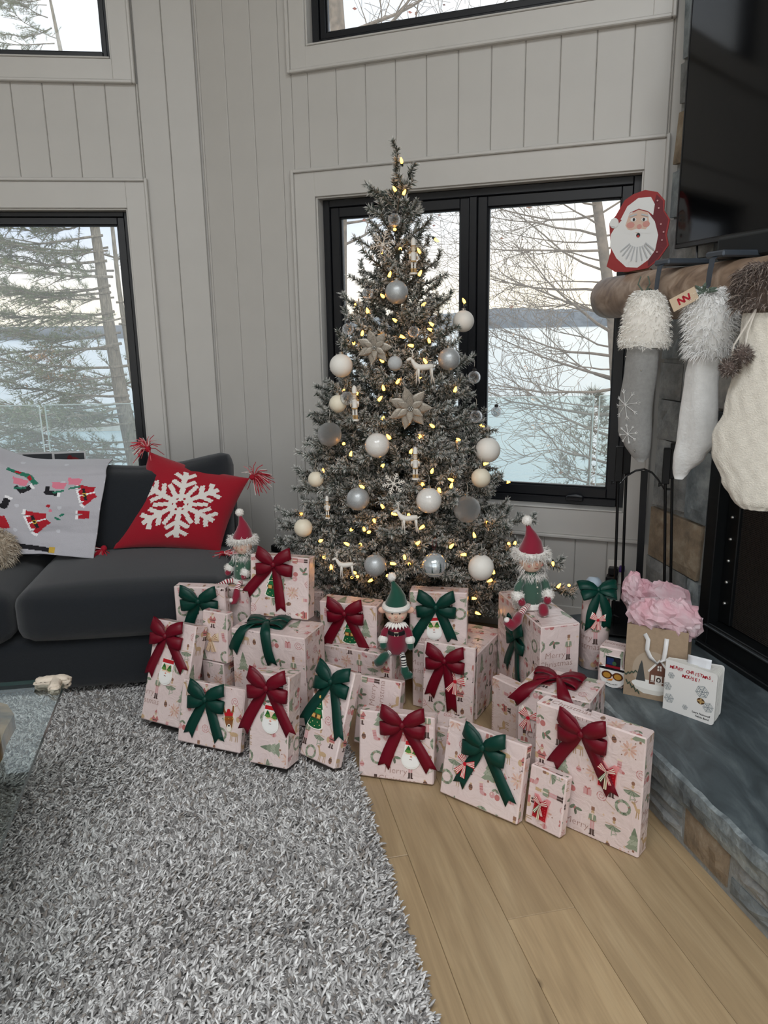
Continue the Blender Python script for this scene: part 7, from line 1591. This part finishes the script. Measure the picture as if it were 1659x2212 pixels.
# ---- wall outlets and what is plugged in
def outlet(a, z, lab, kind):
    t = tag(empty('wall_outlet', WB.p(a, z-.057, .001)), lab, 'outlet'); m = mat('outlet_plate', (224, 220, 212), .4); k = mat('black_plug', (22, 22, 24), .4)
    mb = MB(); mb.box(WB.p(a, z, .004), (.036, .003, .057), WB.e, WB.n, (0,0,1), bev=.002); build_in(mb, 'plate', m, t)
    for dz in (-.02, .02): mb = MB(); mb.box(WB.p(a, z+dz, .008), (.016, .002, .013), WB.e, WB.n, (0,0,1), bev=.001); build_in(mb, 'socket', m, t)
    mb = MB(); mb.box(WB.p(a-.008, z+.012, .030), (.022, .020, .017), WB.e, WB.n, (0,0,1), bev=.004); p = build_in(mb, 'plug', k, t)
    mb = MB(); mb.box(WB.p(a-.012, z-.028, .034), (.026, .024, .018), WB.e, WB.n, (0,0,1), bev=.004); build_in(mb, 'plug', k, t)
    if kind: mb = MB(); mb.box(WB.p(a+.03, z+.03, .045), (.012, .012, .014), WB.e, WB.n, (0,0,1), bev=.003); o = build_in(mb, 'plug', mat('purple_plug', (74, 48, 120), .4), t); mb = MB(); mb.tube([WB.p(a+.03, z+.02, .045), WB.p(a+.04, z-.05, .06), WB.p(a+.02, z-.2, .03)], .003, 6); build_in(mb, 'cord', k, t)
    else: mb = MB(); mb.tube([WB.p(a-.012, z-.045, .04), WB.p(a, z-.15, .03), WB.p(a+.06, z-.27, .03)], .003, 6); build_in(mb, 'cord', k, t)
outlet(-1.79, .285, 'outlet with black plugs on the wall left of the tree', 0); outlet(-.035, .33, 'outlet with stacked plugs on the wall behind the fire tools', 1)
# ================================================================== DOLLS
M_vel = vcol('velour', .9, sheen=.5); M_skin = vcol('doll_cloth', .85)
def doll(name, lab, M, hatc, trim_fur, coat, mitt, sleeve_fur, face_tilt, legs, arms, ears, beard, belt):
    """seated cloth doll about 0.33 m tall; origin at the seat, front -y"""
    t = tag(empty(name, M=M), lab, 'doll', 'cloth elf dolls among the presents')
    W_, SK = srgb(238, 234, 228), srgb(236, 204, 182); hc, cc, mc = srgb(*hatc), srgb(*coat), srgb(*mitt); rs = random.Random(lab)
    mb = MB(); mb.lathe([(.040, .0), (.050, .012), (.050, .045), (.040, .085), (.026, .115), (.018, .125)], (0,0,0), n=18, col=cc, sy=.85); mb.build('coat', M_vel, t, smooth=True)
    hz = .165
    mb = MB(); mb.sphere((0, -.002, hz), .043, 20, 14, SK, sc=(1.0, .9, 1.02)); mb.sphere((0, -.043, hz-.006), .0055, 8, 6, srgb(228, 176, 152)); mb.tube([(0, 0, .118), (0, 0, .135)], .015, 10, col=SK); h = mb.build('head', M_skin, t, smooth=True)
    for x in (-.014, .014): mb = MB(); mb.sphere((x, -.0385, hz+.006), .0036, 8, 6, srgb(28, 22, 20)); mb.build('eye', M_skin, h, smooth=True)
    mb = MB(); mb.tube([(-.007, -.0385, hz-.019), (0, -.0395, hz-.0215), (.007, -.0385, hz-.019)], .001, 4, col=srgb(150, 60, 56)); mb.build('mouth', M_skin, h)
    for x in (-.023, .023): mb = MB(); mb.sphere((x, -.0315, hz-.012), .0065, 8, 6, srgb(226, 150, 138), sc=(1, .45, .8)); mb.build('cheek', M_skin, h, smooth=True)
    if ears:
        for s in (-1, 1): mb = MB(); mb.sphere((s*.052, .0, hz+.006), .017, 12, 8, srgb(230, 184, 162), sc=(1.05, .5, .8)); mb.build('ear', M_skin, t, smooth=True)
    # hat
    zt = hz+.018; mb = MB(); mb.tube([(0, .002, zt), (0, .004, zt+.018), (.003, .006, zt+.045), (-.002, .008, zt+.07), (-.010, .008, zt+.092), (-.014, .008, zt+.104)], [.044, .042, .032, .019, .009, .006], 18, col=hc); mb.build('hat', M_vel, t, smooth=True)
    pc = (-.016, .008, zt+.118); mb = MB(); mb.sphere(pc, .0165, 12, 9, W_); fur(mb, ell_pts(pc, (.015,)*3, 260, rs), .006, .0008, ((240, 236, 230), (224, 218, 210)), rs); mb.build('pompom', M_fur, t)
    mb = MB(); n = 26; b0 = []
    for k in range(n): a = 2*PI*k/n; b0.append((.044*math.cos(a), .042*math.sin(a)+.001, zt+.004+.003*math.sin(a)))
    mb.tube(b0+[b0[0]], .0115 if not trim_fur else .012, 8, cap=False, col=W_)
    if trim_fur: fur(mb, [(Vector(b0[rs.randrange(n)])+Vector((rs.gauss(0, .003), rs.gauss(0, .003), rs.gauss(0, .006))), Vector((b0[k % n][0], b0[k % n][1], -.01)).normalized()) for k in range(0)], .02, .001, ((240, 236, 230),), rs)
    if trim_fur:
        pts = []
        for _ in range(1100): k = rs.randrange(n); v = Vector((b0[k][0], b0[k][1], 0)).normalized(); pts.append((Vector(b0[k])+v*.008+Vector((0, 0, rs.gauss(0, .006))), v+Vector((0, 0, rs.uniform(-.6, .5)))))
        fur(mb, pts, .022, .0009, ((242, 238, 232), (222, 216, 208), (250, 248, 244)), rs, .25)
    mb.build('hat_trim', M_fur, t)
    if beard:
        mb = MB(); pts = [(Vector((rs.gauss(0, .020), -.016+rs.gauss(0, .012), .114+rs.gauss(0, .004))), Vector((rs.gauss(0, .5), -.6, -.7))) for _ in range(360)]; fur(mb, pts, .020, .0009, ((242, 240, 236), (222, 216, 210)), rs, .4)
        for s in (-1, 1): fur(mb, [(Vector((s*.038+rs.gauss(0, .004), -.008+rs.gauss(0, .01), hz-.02+rs.gauss(0, .01))), Vector((s*.9, -.1, -.7))) for _ in range(60)], .018, .0009, ((242, 240, 236), (226, 220, 214)), rs, .4)
        mb.build('ruff', M_fur, t)
        for k in range(4): mb = MB(); mb.sphere((.003, -.0445+.008*abs(k-1.5)*.3-.002*(k == 0), .10-.021*k), .0034, 8, 6, srgb(222, 214, 198)); mb.build('button', M_skin, t, smooth=True)
    else:
        mb = MB()
        for k in range(9):
            a = PI+PI*(k+.5)/9; x, y = math.cos(a), math.sin(a); mb.add([(x*.016, y*.016, .126), ((x*math.cos(.22)-y*math.sin(.22))*.034, (x*math.sin(.22)+y*math.cos(.22))*.034, .118), (x*.046, y*.046, .106), ((x*math.cos(.22)+y*math.sin(.22))*.034, (-x*math.sin(.22)+y*math.cos(.22))*.034, .118)], [(0,1,2,3)], W_)
        o = mb.build('collar', M_vel, t); so = o.modifiers.new('thickness', 'SOLIDIFY'); so.thickness = .0025
    if belt:
        mb = MB(); mb.lathe([(.0415, .080), (.0425, .092), (.0395, .094)], n=20, col=srgb(22, 20, 22), sy=.87); mb.box((0, -.0385, .087), (.008, .0022, .008), col=srgb(206, 192, 168)); mb.box((0, -.0402, .087), (.0045, .0015, .0045), col=srgb(30, 28, 28)); mb.build('belt', M_skin, t)
    for P in arms:
        P = [Vector(p) for p in P]; a = obj('arm', None, t); mb = MB(); mb.tube(P[:-1], [.0125, .0145, .0155, .0165][:len(P)-1], 10, col=cc); o = mb.build('sleeve', M_vel, a, smooth=True)
        w = P[-2]; mb = MB(); mb.sphere(w, .0195, 12, 8, W_)
        if sleeve_fur: fur(mb, ell_pts(w, (.018,)*3, 380, rs), .009, .0008, ((242, 238, 232), (222, 216, 208)), rs)
        mb.build('cuff', M_fur, a); d = (P[-1]-w).normalized(); mb = MB(); mb.tube([w, w+d*.014, P[-1], P[-1]+d*.008], [.008, .0135, .013, .005], 10, col=mc); mb.tube([w+d*.012, w+d*.018+Vector((.010, -.006, .004))], [.006, .004], 6, col=mc); mb.build('mitten', M_vel, a, smooth=True)
    for (P, boot, stripe) in legs:
        P = [Vector(p) for p in P]; g = obj('leg', None, t); n = 17; pts = []; 
        for i in range(n): f = i/(n-1)*(len(P)-1); k = min(int(f), len(P)-2); pts.append(P[k].lerp(P[k+1], f-k))
        mb = MB(); mb.tube(pts, .0105, 10, col=[srgb(*(stripe if i % 2 else (240, 236, 230))) for i in range(n-1)]); mb.build('stocking_leg', M_vel, g, smooth=True)
        mb = MB(); B = [Vector(p) for p in boot]; mb.tube(B, [.0135, .017, .017, .0145, .007][:len(B)], 12, col=mc); o = mb.build('boot', M_vel, g, smooth=True); o2 = MB(); o2.sphere(B[-1]+Vector((0, 0, .004)), .0095, 10, 7, W_) if trim_fur else o2.sphere(B[-1], .006, 8, 6, mc); o2.build('boot_pompom', M_fur, g, smooth=True)
    if trim_fur:
        mb = MB(); mb.lathe([(.047, -.004), (.058, .004), (.058, .016), (.046, .022)], n=20, col=W_, sy=.9); fur(mb, [(Vector((.056*math.cos(a), .05*math.sin(a), .01+rs.gauss(0, .006))), Vector((math.cos(a), math.sin(a), 0))) for a in [rs.uniform(0, 2*PI) for _ in range(700)]], .009, .0009, ((242, 238, 232), (226, 220, 212)), rs); mb.build('coat_hem', M_fur, t)
    return t
RED, GRN = (134, 18, 46), (16, 74, 58)
def DM(x, y, z, yaw, s=1.0, tilt=0.): return Matrix.Translation((x, y, z)) @ Matrix.Rotation(yaw, 4, 'Z') @ Matrix.Rotation(tilt, 4, 'X') @ Matrix.Scale(s, 4)
# left doll, on the plain present beside the topmost one
doll('elf_doll', 'doll in green coat and red fur-trimmed hat, left of the topmost present', DM(-.558, 2.905, .4745, -.62, .92), RED, True, (58, 92, 74), RED, True, 0,
     [(((-.016, -.035, .012), (-.035, -.075, .012), (-.055, -.105, -.004)), ((-.053, -.102, -.002), (-.062, -.118, -.012), (-.072, -.138, -.020), (-.078, -.150, -.012)), (150, 22, 48)), (((.020, -.035, .012), (.030, -.065, .010), (.035, -.085, -.012)), ((.035, -.083, -.008), (.037, -.090, -.035), (.034, -.105, -.055), (.033, -.118, -.050)), (150, 22, 48))],
     [((-.026, 0, .105), (-.050, -.012, .082), (-.060, -.030, .056), (-.058, -.044, .034)), ((.026, 0, .105), (.046, -.018, .08), (.044, -.036, .055), (.040, -.046, .034))], False, True, False)
# middle doll, red coat, on the wide box
doll('elf_doll', 'doll in red coat with black belt and green hat, between two presents', DM(.040, 2.700, .2515, -.05, .98), GRN, False, (122, 14, 44), GRN, False, 0,
     [(((-.018, -.02, .014), (-.028, -.04, .012), (-.036, -.052, .006)), ((-.034, -.048, .010), (-.048, -.058, .004), (-.064, -.062, -.014), (-.078, -.060, -.022)), (26, 26, 28)), (((.018, -.03, .012), (.026, -.055, -.002), (.030, -.060, -.040)), ((.030, -.060, -.036), (.032, -.062, -.055), (.040, -.072, -.068), (.056, -.075, -.060)), (26, 26, 28))],
     [((-.026, 0, .108), (-.046, -.012, .085), (-.052, -.024, .060), (-.050, -.036, .034)), ((.026, 0, .108), (.046, -.012, .085), (.052, -.024, .058), (.054, -.034, .030))], True, False, True)
# right doll, on the tall long box
doll('elf_doll', 'doll in green coat and red fur-trimmed hat, sitting on the tall box at right', DM(.528, 2.640, .4515, .28, 1.06), RED, True, (58, 88, 74), RED, True, 0,
     [(((-.022, -.035, .014), (-.055, -.065, .016), (-.082, -.085, .004)), ((-.078, -.082, .008), (-.098, -.095, -.012), (-.118, -.105, -.020), (-.138, -.108, .0)), (160, 26, 50)), (((.018, -.045, .014), (.008, -.075, .020), (.002, -.090, .022)), ((.004, -.086, .022), (-.002, -.098, .026), (-.004, -.106, .014), (-.002, -.108, .004)), (160, 26, 50))],
     [((-.026, 0, .105), (-.052, -.012, .078), (-.062, -.028, .050), (-.050, -.044, .026)), ((.026, 0, .105), (.046, -.018, .078), (.042, -.046, .050), (.032, -.062, .030))], False, True, False)

# ================================================================== ON THE HEARTH
M_kraft = mat('kraft_paper', (164, 142, 118), .85, var=.07, scale=70, bump=.08, bscale=200); M_kprint = vcol('bag_print', .8)
def crumple(mb, c, r, seed, n=26, m=16, sharp=1.0):
    rs = random.Random(seed); b = len(mb.v); c = Vector(c)
    for i in range(m+1):
        th = PI*i/m
        for k in range(n):
            ph = 2*PI*k/n; d = Vector((math.sin(th)*math.cos(ph), math.sin(th)*math.sin(ph), math.cos(th)))
            q = 1+.22*abs(mnoise.noise(d*2.3+Vector((seed, 0, 0))))*sharp-.20*abs(mnoise.noise(d*4.7+Vector((0, seed, 0))))*sharp+.10*mnoise.noise(d*9+Vector((seed, seed, 0)))
            mb.v.append((c.x+d.x*r[0]*q, c.y+d.y*r[1]*q, c.z+d.z*r[2]*q))
    for i in range(m):
        for k in range(n): mb.face([b+i*n+k, b+i*n+(k+1) % n, b+(i+1)*n+(k+1) % n, b+(i+1)*n+k])
def tissue_mat():
    m, nt, b = nmat('pink_tissue'); N, L = nt.nodes, nt.links; tc = N.new('ShaderNodeTexCoord'); nz = N.new('ShaderNodeTexNoise'); nz.inputs['Scale'].default_value = 14; nz.inputs['Detail'].default_value = 3; L.new(tc.outputs['Object'], nz.inputs['Vector'])
    r = N.new('ShaderNodeValToRGB'); r.color_ramp.elements[0].position = .35; r.color_ramp.elements[0].color = srgb(248, 202, 212); r.color_ramp.elements[1].position = .66; r.color_ramp.elements[1].color = srgb(255, 238, 242); L.new(nz.outputs['Fac'], r.inputs[0]); L.new(r.outputs[0], b.inputs['Base Color']); b.inputs['Roughness'].default_value = .7
    tl = N.new('ShaderNodeBsdfTranslucent'); L.new(r.outputs[0], tl.inputs[0]); mx = N.new('ShaderNodeMixShader'); mx.inputs[0].default_value = .4; L.new(b.outputs[0], mx.inputs[1]); L.new(tl.outputs[0], mx.inputs[2]); L.new(mx.outputs[0], N['Material Output'].inputs[0]); return m
M_tis = tissue_mat()
def bag(x, y, yaw, w, h, d, lab, scene, tissue, seed):
    yaw = math.radians(yaw); t = tag(empty('gift_bag', M=Matrix.Translation((x, y, HZ+.0005)) @ Matrix.Rotation(yaw, 4, 'Z')), lab, 'gift bag', 'kraft gift bags on the hearth'); th = .0012
    mb = MB(); b = 0; m = 10                      # open sack: bottom and four panels, sides creased inwards
    ring = lambda z, pinch: [(0, 0, z), (w, 0, z), (w-pinch, d/2, z), (w, d, z), (0, d, z), (pinch, d/2, z)]
    for k in range(m+1): mb.v.extend(ring(h*k/m, .018*min(1, k/m*1.6)))
    for k in range(m):
        for q in range(6): a = k*6+q; e = k*6+(q+1) % 6; mb.face([a, e, e+6, a+6])
    mb.face([5,4,3,2,1,0]); o = mb.build('paper_sack', M_kraft, t); so = o.modifiers.new('thickness', 'SOLIDIFY'); so.thickness = th
    mb = MB()
    def f(P, c, k): mb.add([(a*w, -.0006-.00015*k, bb*h) for a, bb in P], [list(range(len(P)))], srgb(*c))
    if scene:                                      # snow globe print
        f(ell(.46, .40, .33, .27, 28), (176, 158, 138), 0); f([(.14, .22), (.78, .22), (.72, .12), (.60, .07), (.34, .07), (.2, .12)], (222, 218, 210), 1); f(ell(.46, .20, .33, .07, 20), (238, 236, 230), 2)
        f([(.20, .24), (.36, .24), (.33, .36), (.30, .48), (.28, .53), (.25, .46), (.22, .34)], (72, 74, 72), 3); f([(.42, .22), (.74, .22), (.74, .40), (.58, .56), (.42, .40)], (110, 72, 58), 4)
        f(lin(.40, .39, .58, .57, .03), (236, 232, 226), 5); f(lin(.76, .39, .58, .57, .03), (236, 232, 226), 5); f(rec(.52, .22, .63, .35), (226, 220, 212), 6); f(ell(.575, .29, .04, .04, 10), (54, 36, 32), 7); f(ell(.575, .29, .02, .02, 8), (226, 220, 212), 8); f(rec(.45, .27, .50, .35), (226, 220, 212), 6); f(rec(.66, .27, .71, .35), (226, 220, 212), 6); f(rec(.545, .42, .61, .49), (226, 220, 212), 6); f(lin(.577, .42, .577, .49, .012), (60, 40, 36), 7); f(lin(.545, .455, .61, .455, .008), (60, 40, 36), 7)
        for k in range(7): f(ell(.05+.035*k, .20-.022*k, .035, .012, 6, .7 if k % 2 else -1.0), (62, 76, 62), 9); f(ell(.02+.03*k, .30+.01*k, .03, .011, 6, .9 if k % 2 else -.6), (70, 84, 68), 9)
        f(rec(.44, .255, .72, .262), (236, 232, 226), 9)
    else:
        for k in range(9): f(ell(.82+.012*k, .25+.07*k, .06, .014, 6, .6 if k % 2 else 2.4), (84, 92, 78), 1)
        f(ell(.45, .4, .34, .3, 24), (134, 110, 96), 0)
    mb.build('bag_print', M_kprint, t)['kind'] = 'stuff'
    # ribbon handles
    M_rb = mat('white_ribbon', (226, 224, 222), .4)
    if scene:
        mb = MB(); ribbon(mb, [Vector((.30*w, -.002, h*.90)), Vector((.37*w, -.012, h*.84)), Vector((.36*w, -.010, h*.70)), Vector((.42*w, -.008, h*.60)), Vector((.55*w, -.012, h*.53)), Vector((.64*w, -.010, h*.60)), Vector((.655*w, -.008, h*.74)), Vector((.66*w, -.002, h*.88))], [Vector((.8, 0, .6)), Vector((.9, 0, .3)), Vector((1, 0, 0)), Vector((.9, 0, .5)), Vector((0, -.6, .9)), Vector((.9, 0, -.4)), Vector((1, 0, 0)), Vector((.9, 0, -.2))], [.007]*8); o = mb.build('ribbon_handle', M_rb, t, smooth=True)
    else:
        mb = MB(); ribbon(mb, [Vector((.42*w, d*.5, h)), Vector((.46*w, d*.5, h+.045)), Vector((.58*w, d*.5, h+.068)), Vector((.72*w, d*.5, h+.05)), Vector((.76*w, d*.5, h))], Vector((0, 1, .2)), [.007]*5); mb.build('ribbon_handle', M_rb, t, smooth=True)
    for k, (c, r) in enumerate(tissue):
        mb = MB(); crumple(mb, (c[0]*w, c[1]*d, h+c[2]), r, seed+k*3, 20, 12, 2.1); o = mb.build('tissue_paper', M_tis, t); o['label'] = 'crumpled pink tissue paper'
bag(.798, 2.371, -29.1, .192, .254, .095, 'front kraft bag with a snow globe house print and pink tissue', True, (((.30, .45, .022), (.066, .05, .056)), ((.72, .5, .03), (.074, .05, .058)), ((.5, .30, .045), (.058, .045, .045)), ((.95, .6, .010), (.040, .04, .052))), 5)
bag(.865, 2.560, -22.0, .19, .235, .09, 'rear kraft bag half hidden behind the front one, pink tissue on top', False, (((.20, .35, .035), (.062, .05, .062)), ((.04, .2, .07), (.036, .034, .055)), ((.62, .5, .04), (.078, .05, .052))), 9)
# bottle shaped present with a green bow on top
def bottle():
    c = Vector((.757, 2.60, HZ+.0006)); t = tag(empty('bottle_present', c), 'tall round wrapped present with a green bow on top, on the hearth', 'present', 'wrapped presents around the tree')
    mb = MB(); n = 30; prof = [(.048, 0), (.051, .004), (.051, .15), (.049, .24), (.046, .283), (.040, .290)]; mb.lathe(prof, n=n); mb.build('wrapped_tube', M_paper, t, auto=40)
    mb = MB(); R = .0515; H = .27
    print_face(mb, lambda a, b, k: ((R+k-.0045*max(0, b-.15)/.13+.0004)*math.cos(-PI*1.02+a/R), (R+k-.0045*max(0, b-.15)/.13+.0004)*math.sin(-PI*1.02+a/R), b+.004), R*PI*1.1, H, -7, -14, 0); mb.build('paper_print', M_print, t)['kind'] = 'stuff'
    mb = MB(); mb.tube([(-.02, .02, .286), (.0, .03, .300), (.02, .035, .306)], [.03, .034, .02], 14, col=srgb(168, 182, 194)); mb.build('rolled_paper_end', vcol('pale_blue_paper', .5), t, smooth=True)
    b = obj('bow', None, t); b['label'] = 'dark green satin ribbon bow'; b.matrix_basis = Matrix.Translation((-.004, -.030, .296)) @ Matrix.Rotation(-.9, 4, 'X')
    for nm, me in bow_meshes('green', (14, -20)): obj(nm, me, b, scale=.85)
    for ex, e2 in ((-.028, -.145), (.030, -.140)):
        b2 = MB(); pts = []; Mi = b.matrix_basis.inverted(); hw = []
        for i in range(9): f = i/8; pts.append(Mi @ Vector((-.004+ex*min(1, f*1.8), -.045-.012*math.sin(f*PI), .296+(e2+.0)*max(0, f-.1)/.9))); hw.append(min(.017, .006+.03*f))
        ribbon(b2, pts, Mi.to_3x3() @ Vector((1, 0, .1)), hw, notch=.014); obj('tail', b2.mesh('bow_tail', M_grn, True), b)
    bs, l = striped_bow(); art(t, 'gift_tag', 'red and white striped bow ornament', Matrix.Translation((-.008, -.056, .20)) @ Matrix.Rotation(.2, 4, 'Y') @ Matrix.Scale(.95, 4), bs, l)
bottle()
# board book standing on the hearth
def book():
    yaw = math.radians(-46.6); t = tag(empty('board_book', M=Matrix.Translation((.897, 2.266, HZ+.0006)) @ Matrix.Rotation(yaw, 4, 'Z')), 'white picture board book with red title lettering on the hearth', 'book'); w, h = .163, .172
    def rr(x0, z0, x1, z1, r, n=5):
        P = [(x0, z0), (x1-r, z0)]+[(x1-r+r*math.sin(a), z0+r-r*math.cos(a)) for a in [PI/2*k/n for k in range(1, n)]]+[(x1, z0+r), (x1, z1-r)]+[(x1-r+r*math.cos(a), z1-r+r*math.sin(a)) for a in [PI/2*k/n for k in range(1, n)]]+[(x1-r, z1), (x0, z1)]; return P
    for k in range(8):
        a = .055*k; c, s = math.cos(a), math.sin(a); mb = MB(); col = srgb(236, 234, 230) if k in (0, 7) else srgb(226, 224, 218)
        mb.prism(rr(0, 0 if k in (0, 7) else .001, w-.002*(k not in (0, 7)), h-.001*(k not in (0, 7)), .011), lambda x, z, q: (x*c-q*s, x*s+q*c+.0024*k, z), 0, .0021, col); mb.build('cover' if k in (0, 7) else 'page', M_card, t)
    mb = MB(); mb.box((-.0012, .010, h/2), (.0018, .0105, h/2), col=srgb(228, 226, 222)); mb.build('spine', M_card, t)
    mb = MB()
    def f(P, c, k=1): mb.add([(x, -.0004-.0001*k, z) for x, z in P], [list(range(len(P)))], srgb(*c))
    def words(txt, x, z, size, col, rot=0., bold=.022):
        for P in text_polys(txt, size, bold): c, s = math.cos(rot), math.sin(rot); f([(x+a*c-b*s, z+a*s+b*c) for a, b in P], col, 3)
    x0 = .010
    for i, ch in enumerate('MERRY CHRISTMAS,'):
        if ch != ' ': words(ch, .016+.0088*i, .1475+.0012*((i*7) % 3-1), .0148, (172, 30, 44), .08*((i*5) % 3-1))
    for i, ch in enumerate('MOUSE!'): words(ch, .058+.0098*i, .1285+.001*((i*7) % 3-1), .0155, (172, 30, 44), .08*((i*3) % 3-1))
    words('Laura Numeroff', .122, .022, .0088, (44, 42, 44)); words('Felicia Bond', .126, .011, .0088, (44, 42, 44))
    def fl(x, z, r):
        for k in range(6):
            a = k*PI/3+.2; f(lin(x, z, x+r*math.cos(a), z+r*math.sin(a), r*.1), (138, 146, 150), 1)
            for q in (.45, .75, .98): b = a+PI/3; f(lin(x+r*q*math.cos(a), z+r*q*math.sin(a), x+r*q*math.cos(b), z+r*q*math.sin(b), r*.08), (150, 158, 160), 1)
    for x, z, r in ((.018, .122, .011), (.120, .100, .021), (.008, .082, .014), (.016, .042, .016), (.142, .055, .017), (.070, .030, .009)): fl(x, z, r)
    f(ell(.118, .068, .0125, .0105, 14), (92, 64, 40), 1); f(ell(.118, .068, .0125, .003, 12), (196, 164, 110), 2); f(ell(.118, .068, .0035, .0105, 12), (196, 164, 110), 2)       # the nut ornament; the animal figures are left out
    mb.build('cover_print', M_card, t)['kind'] = 'stuff'
    mb = MB(); mb.grid(lambda i, j: (.055+.075*i, .012+.014*j+.004*math.sin(j*3), h-.03+.055*j+.004*i), 4, 6, srgb(226, 228, 232)); o = mb.build('paper_slip', M_card, t, smooth=True); so = o.modifiers.new('thickness', 'SOLIDIFY'); so.thickness = .0006
book()
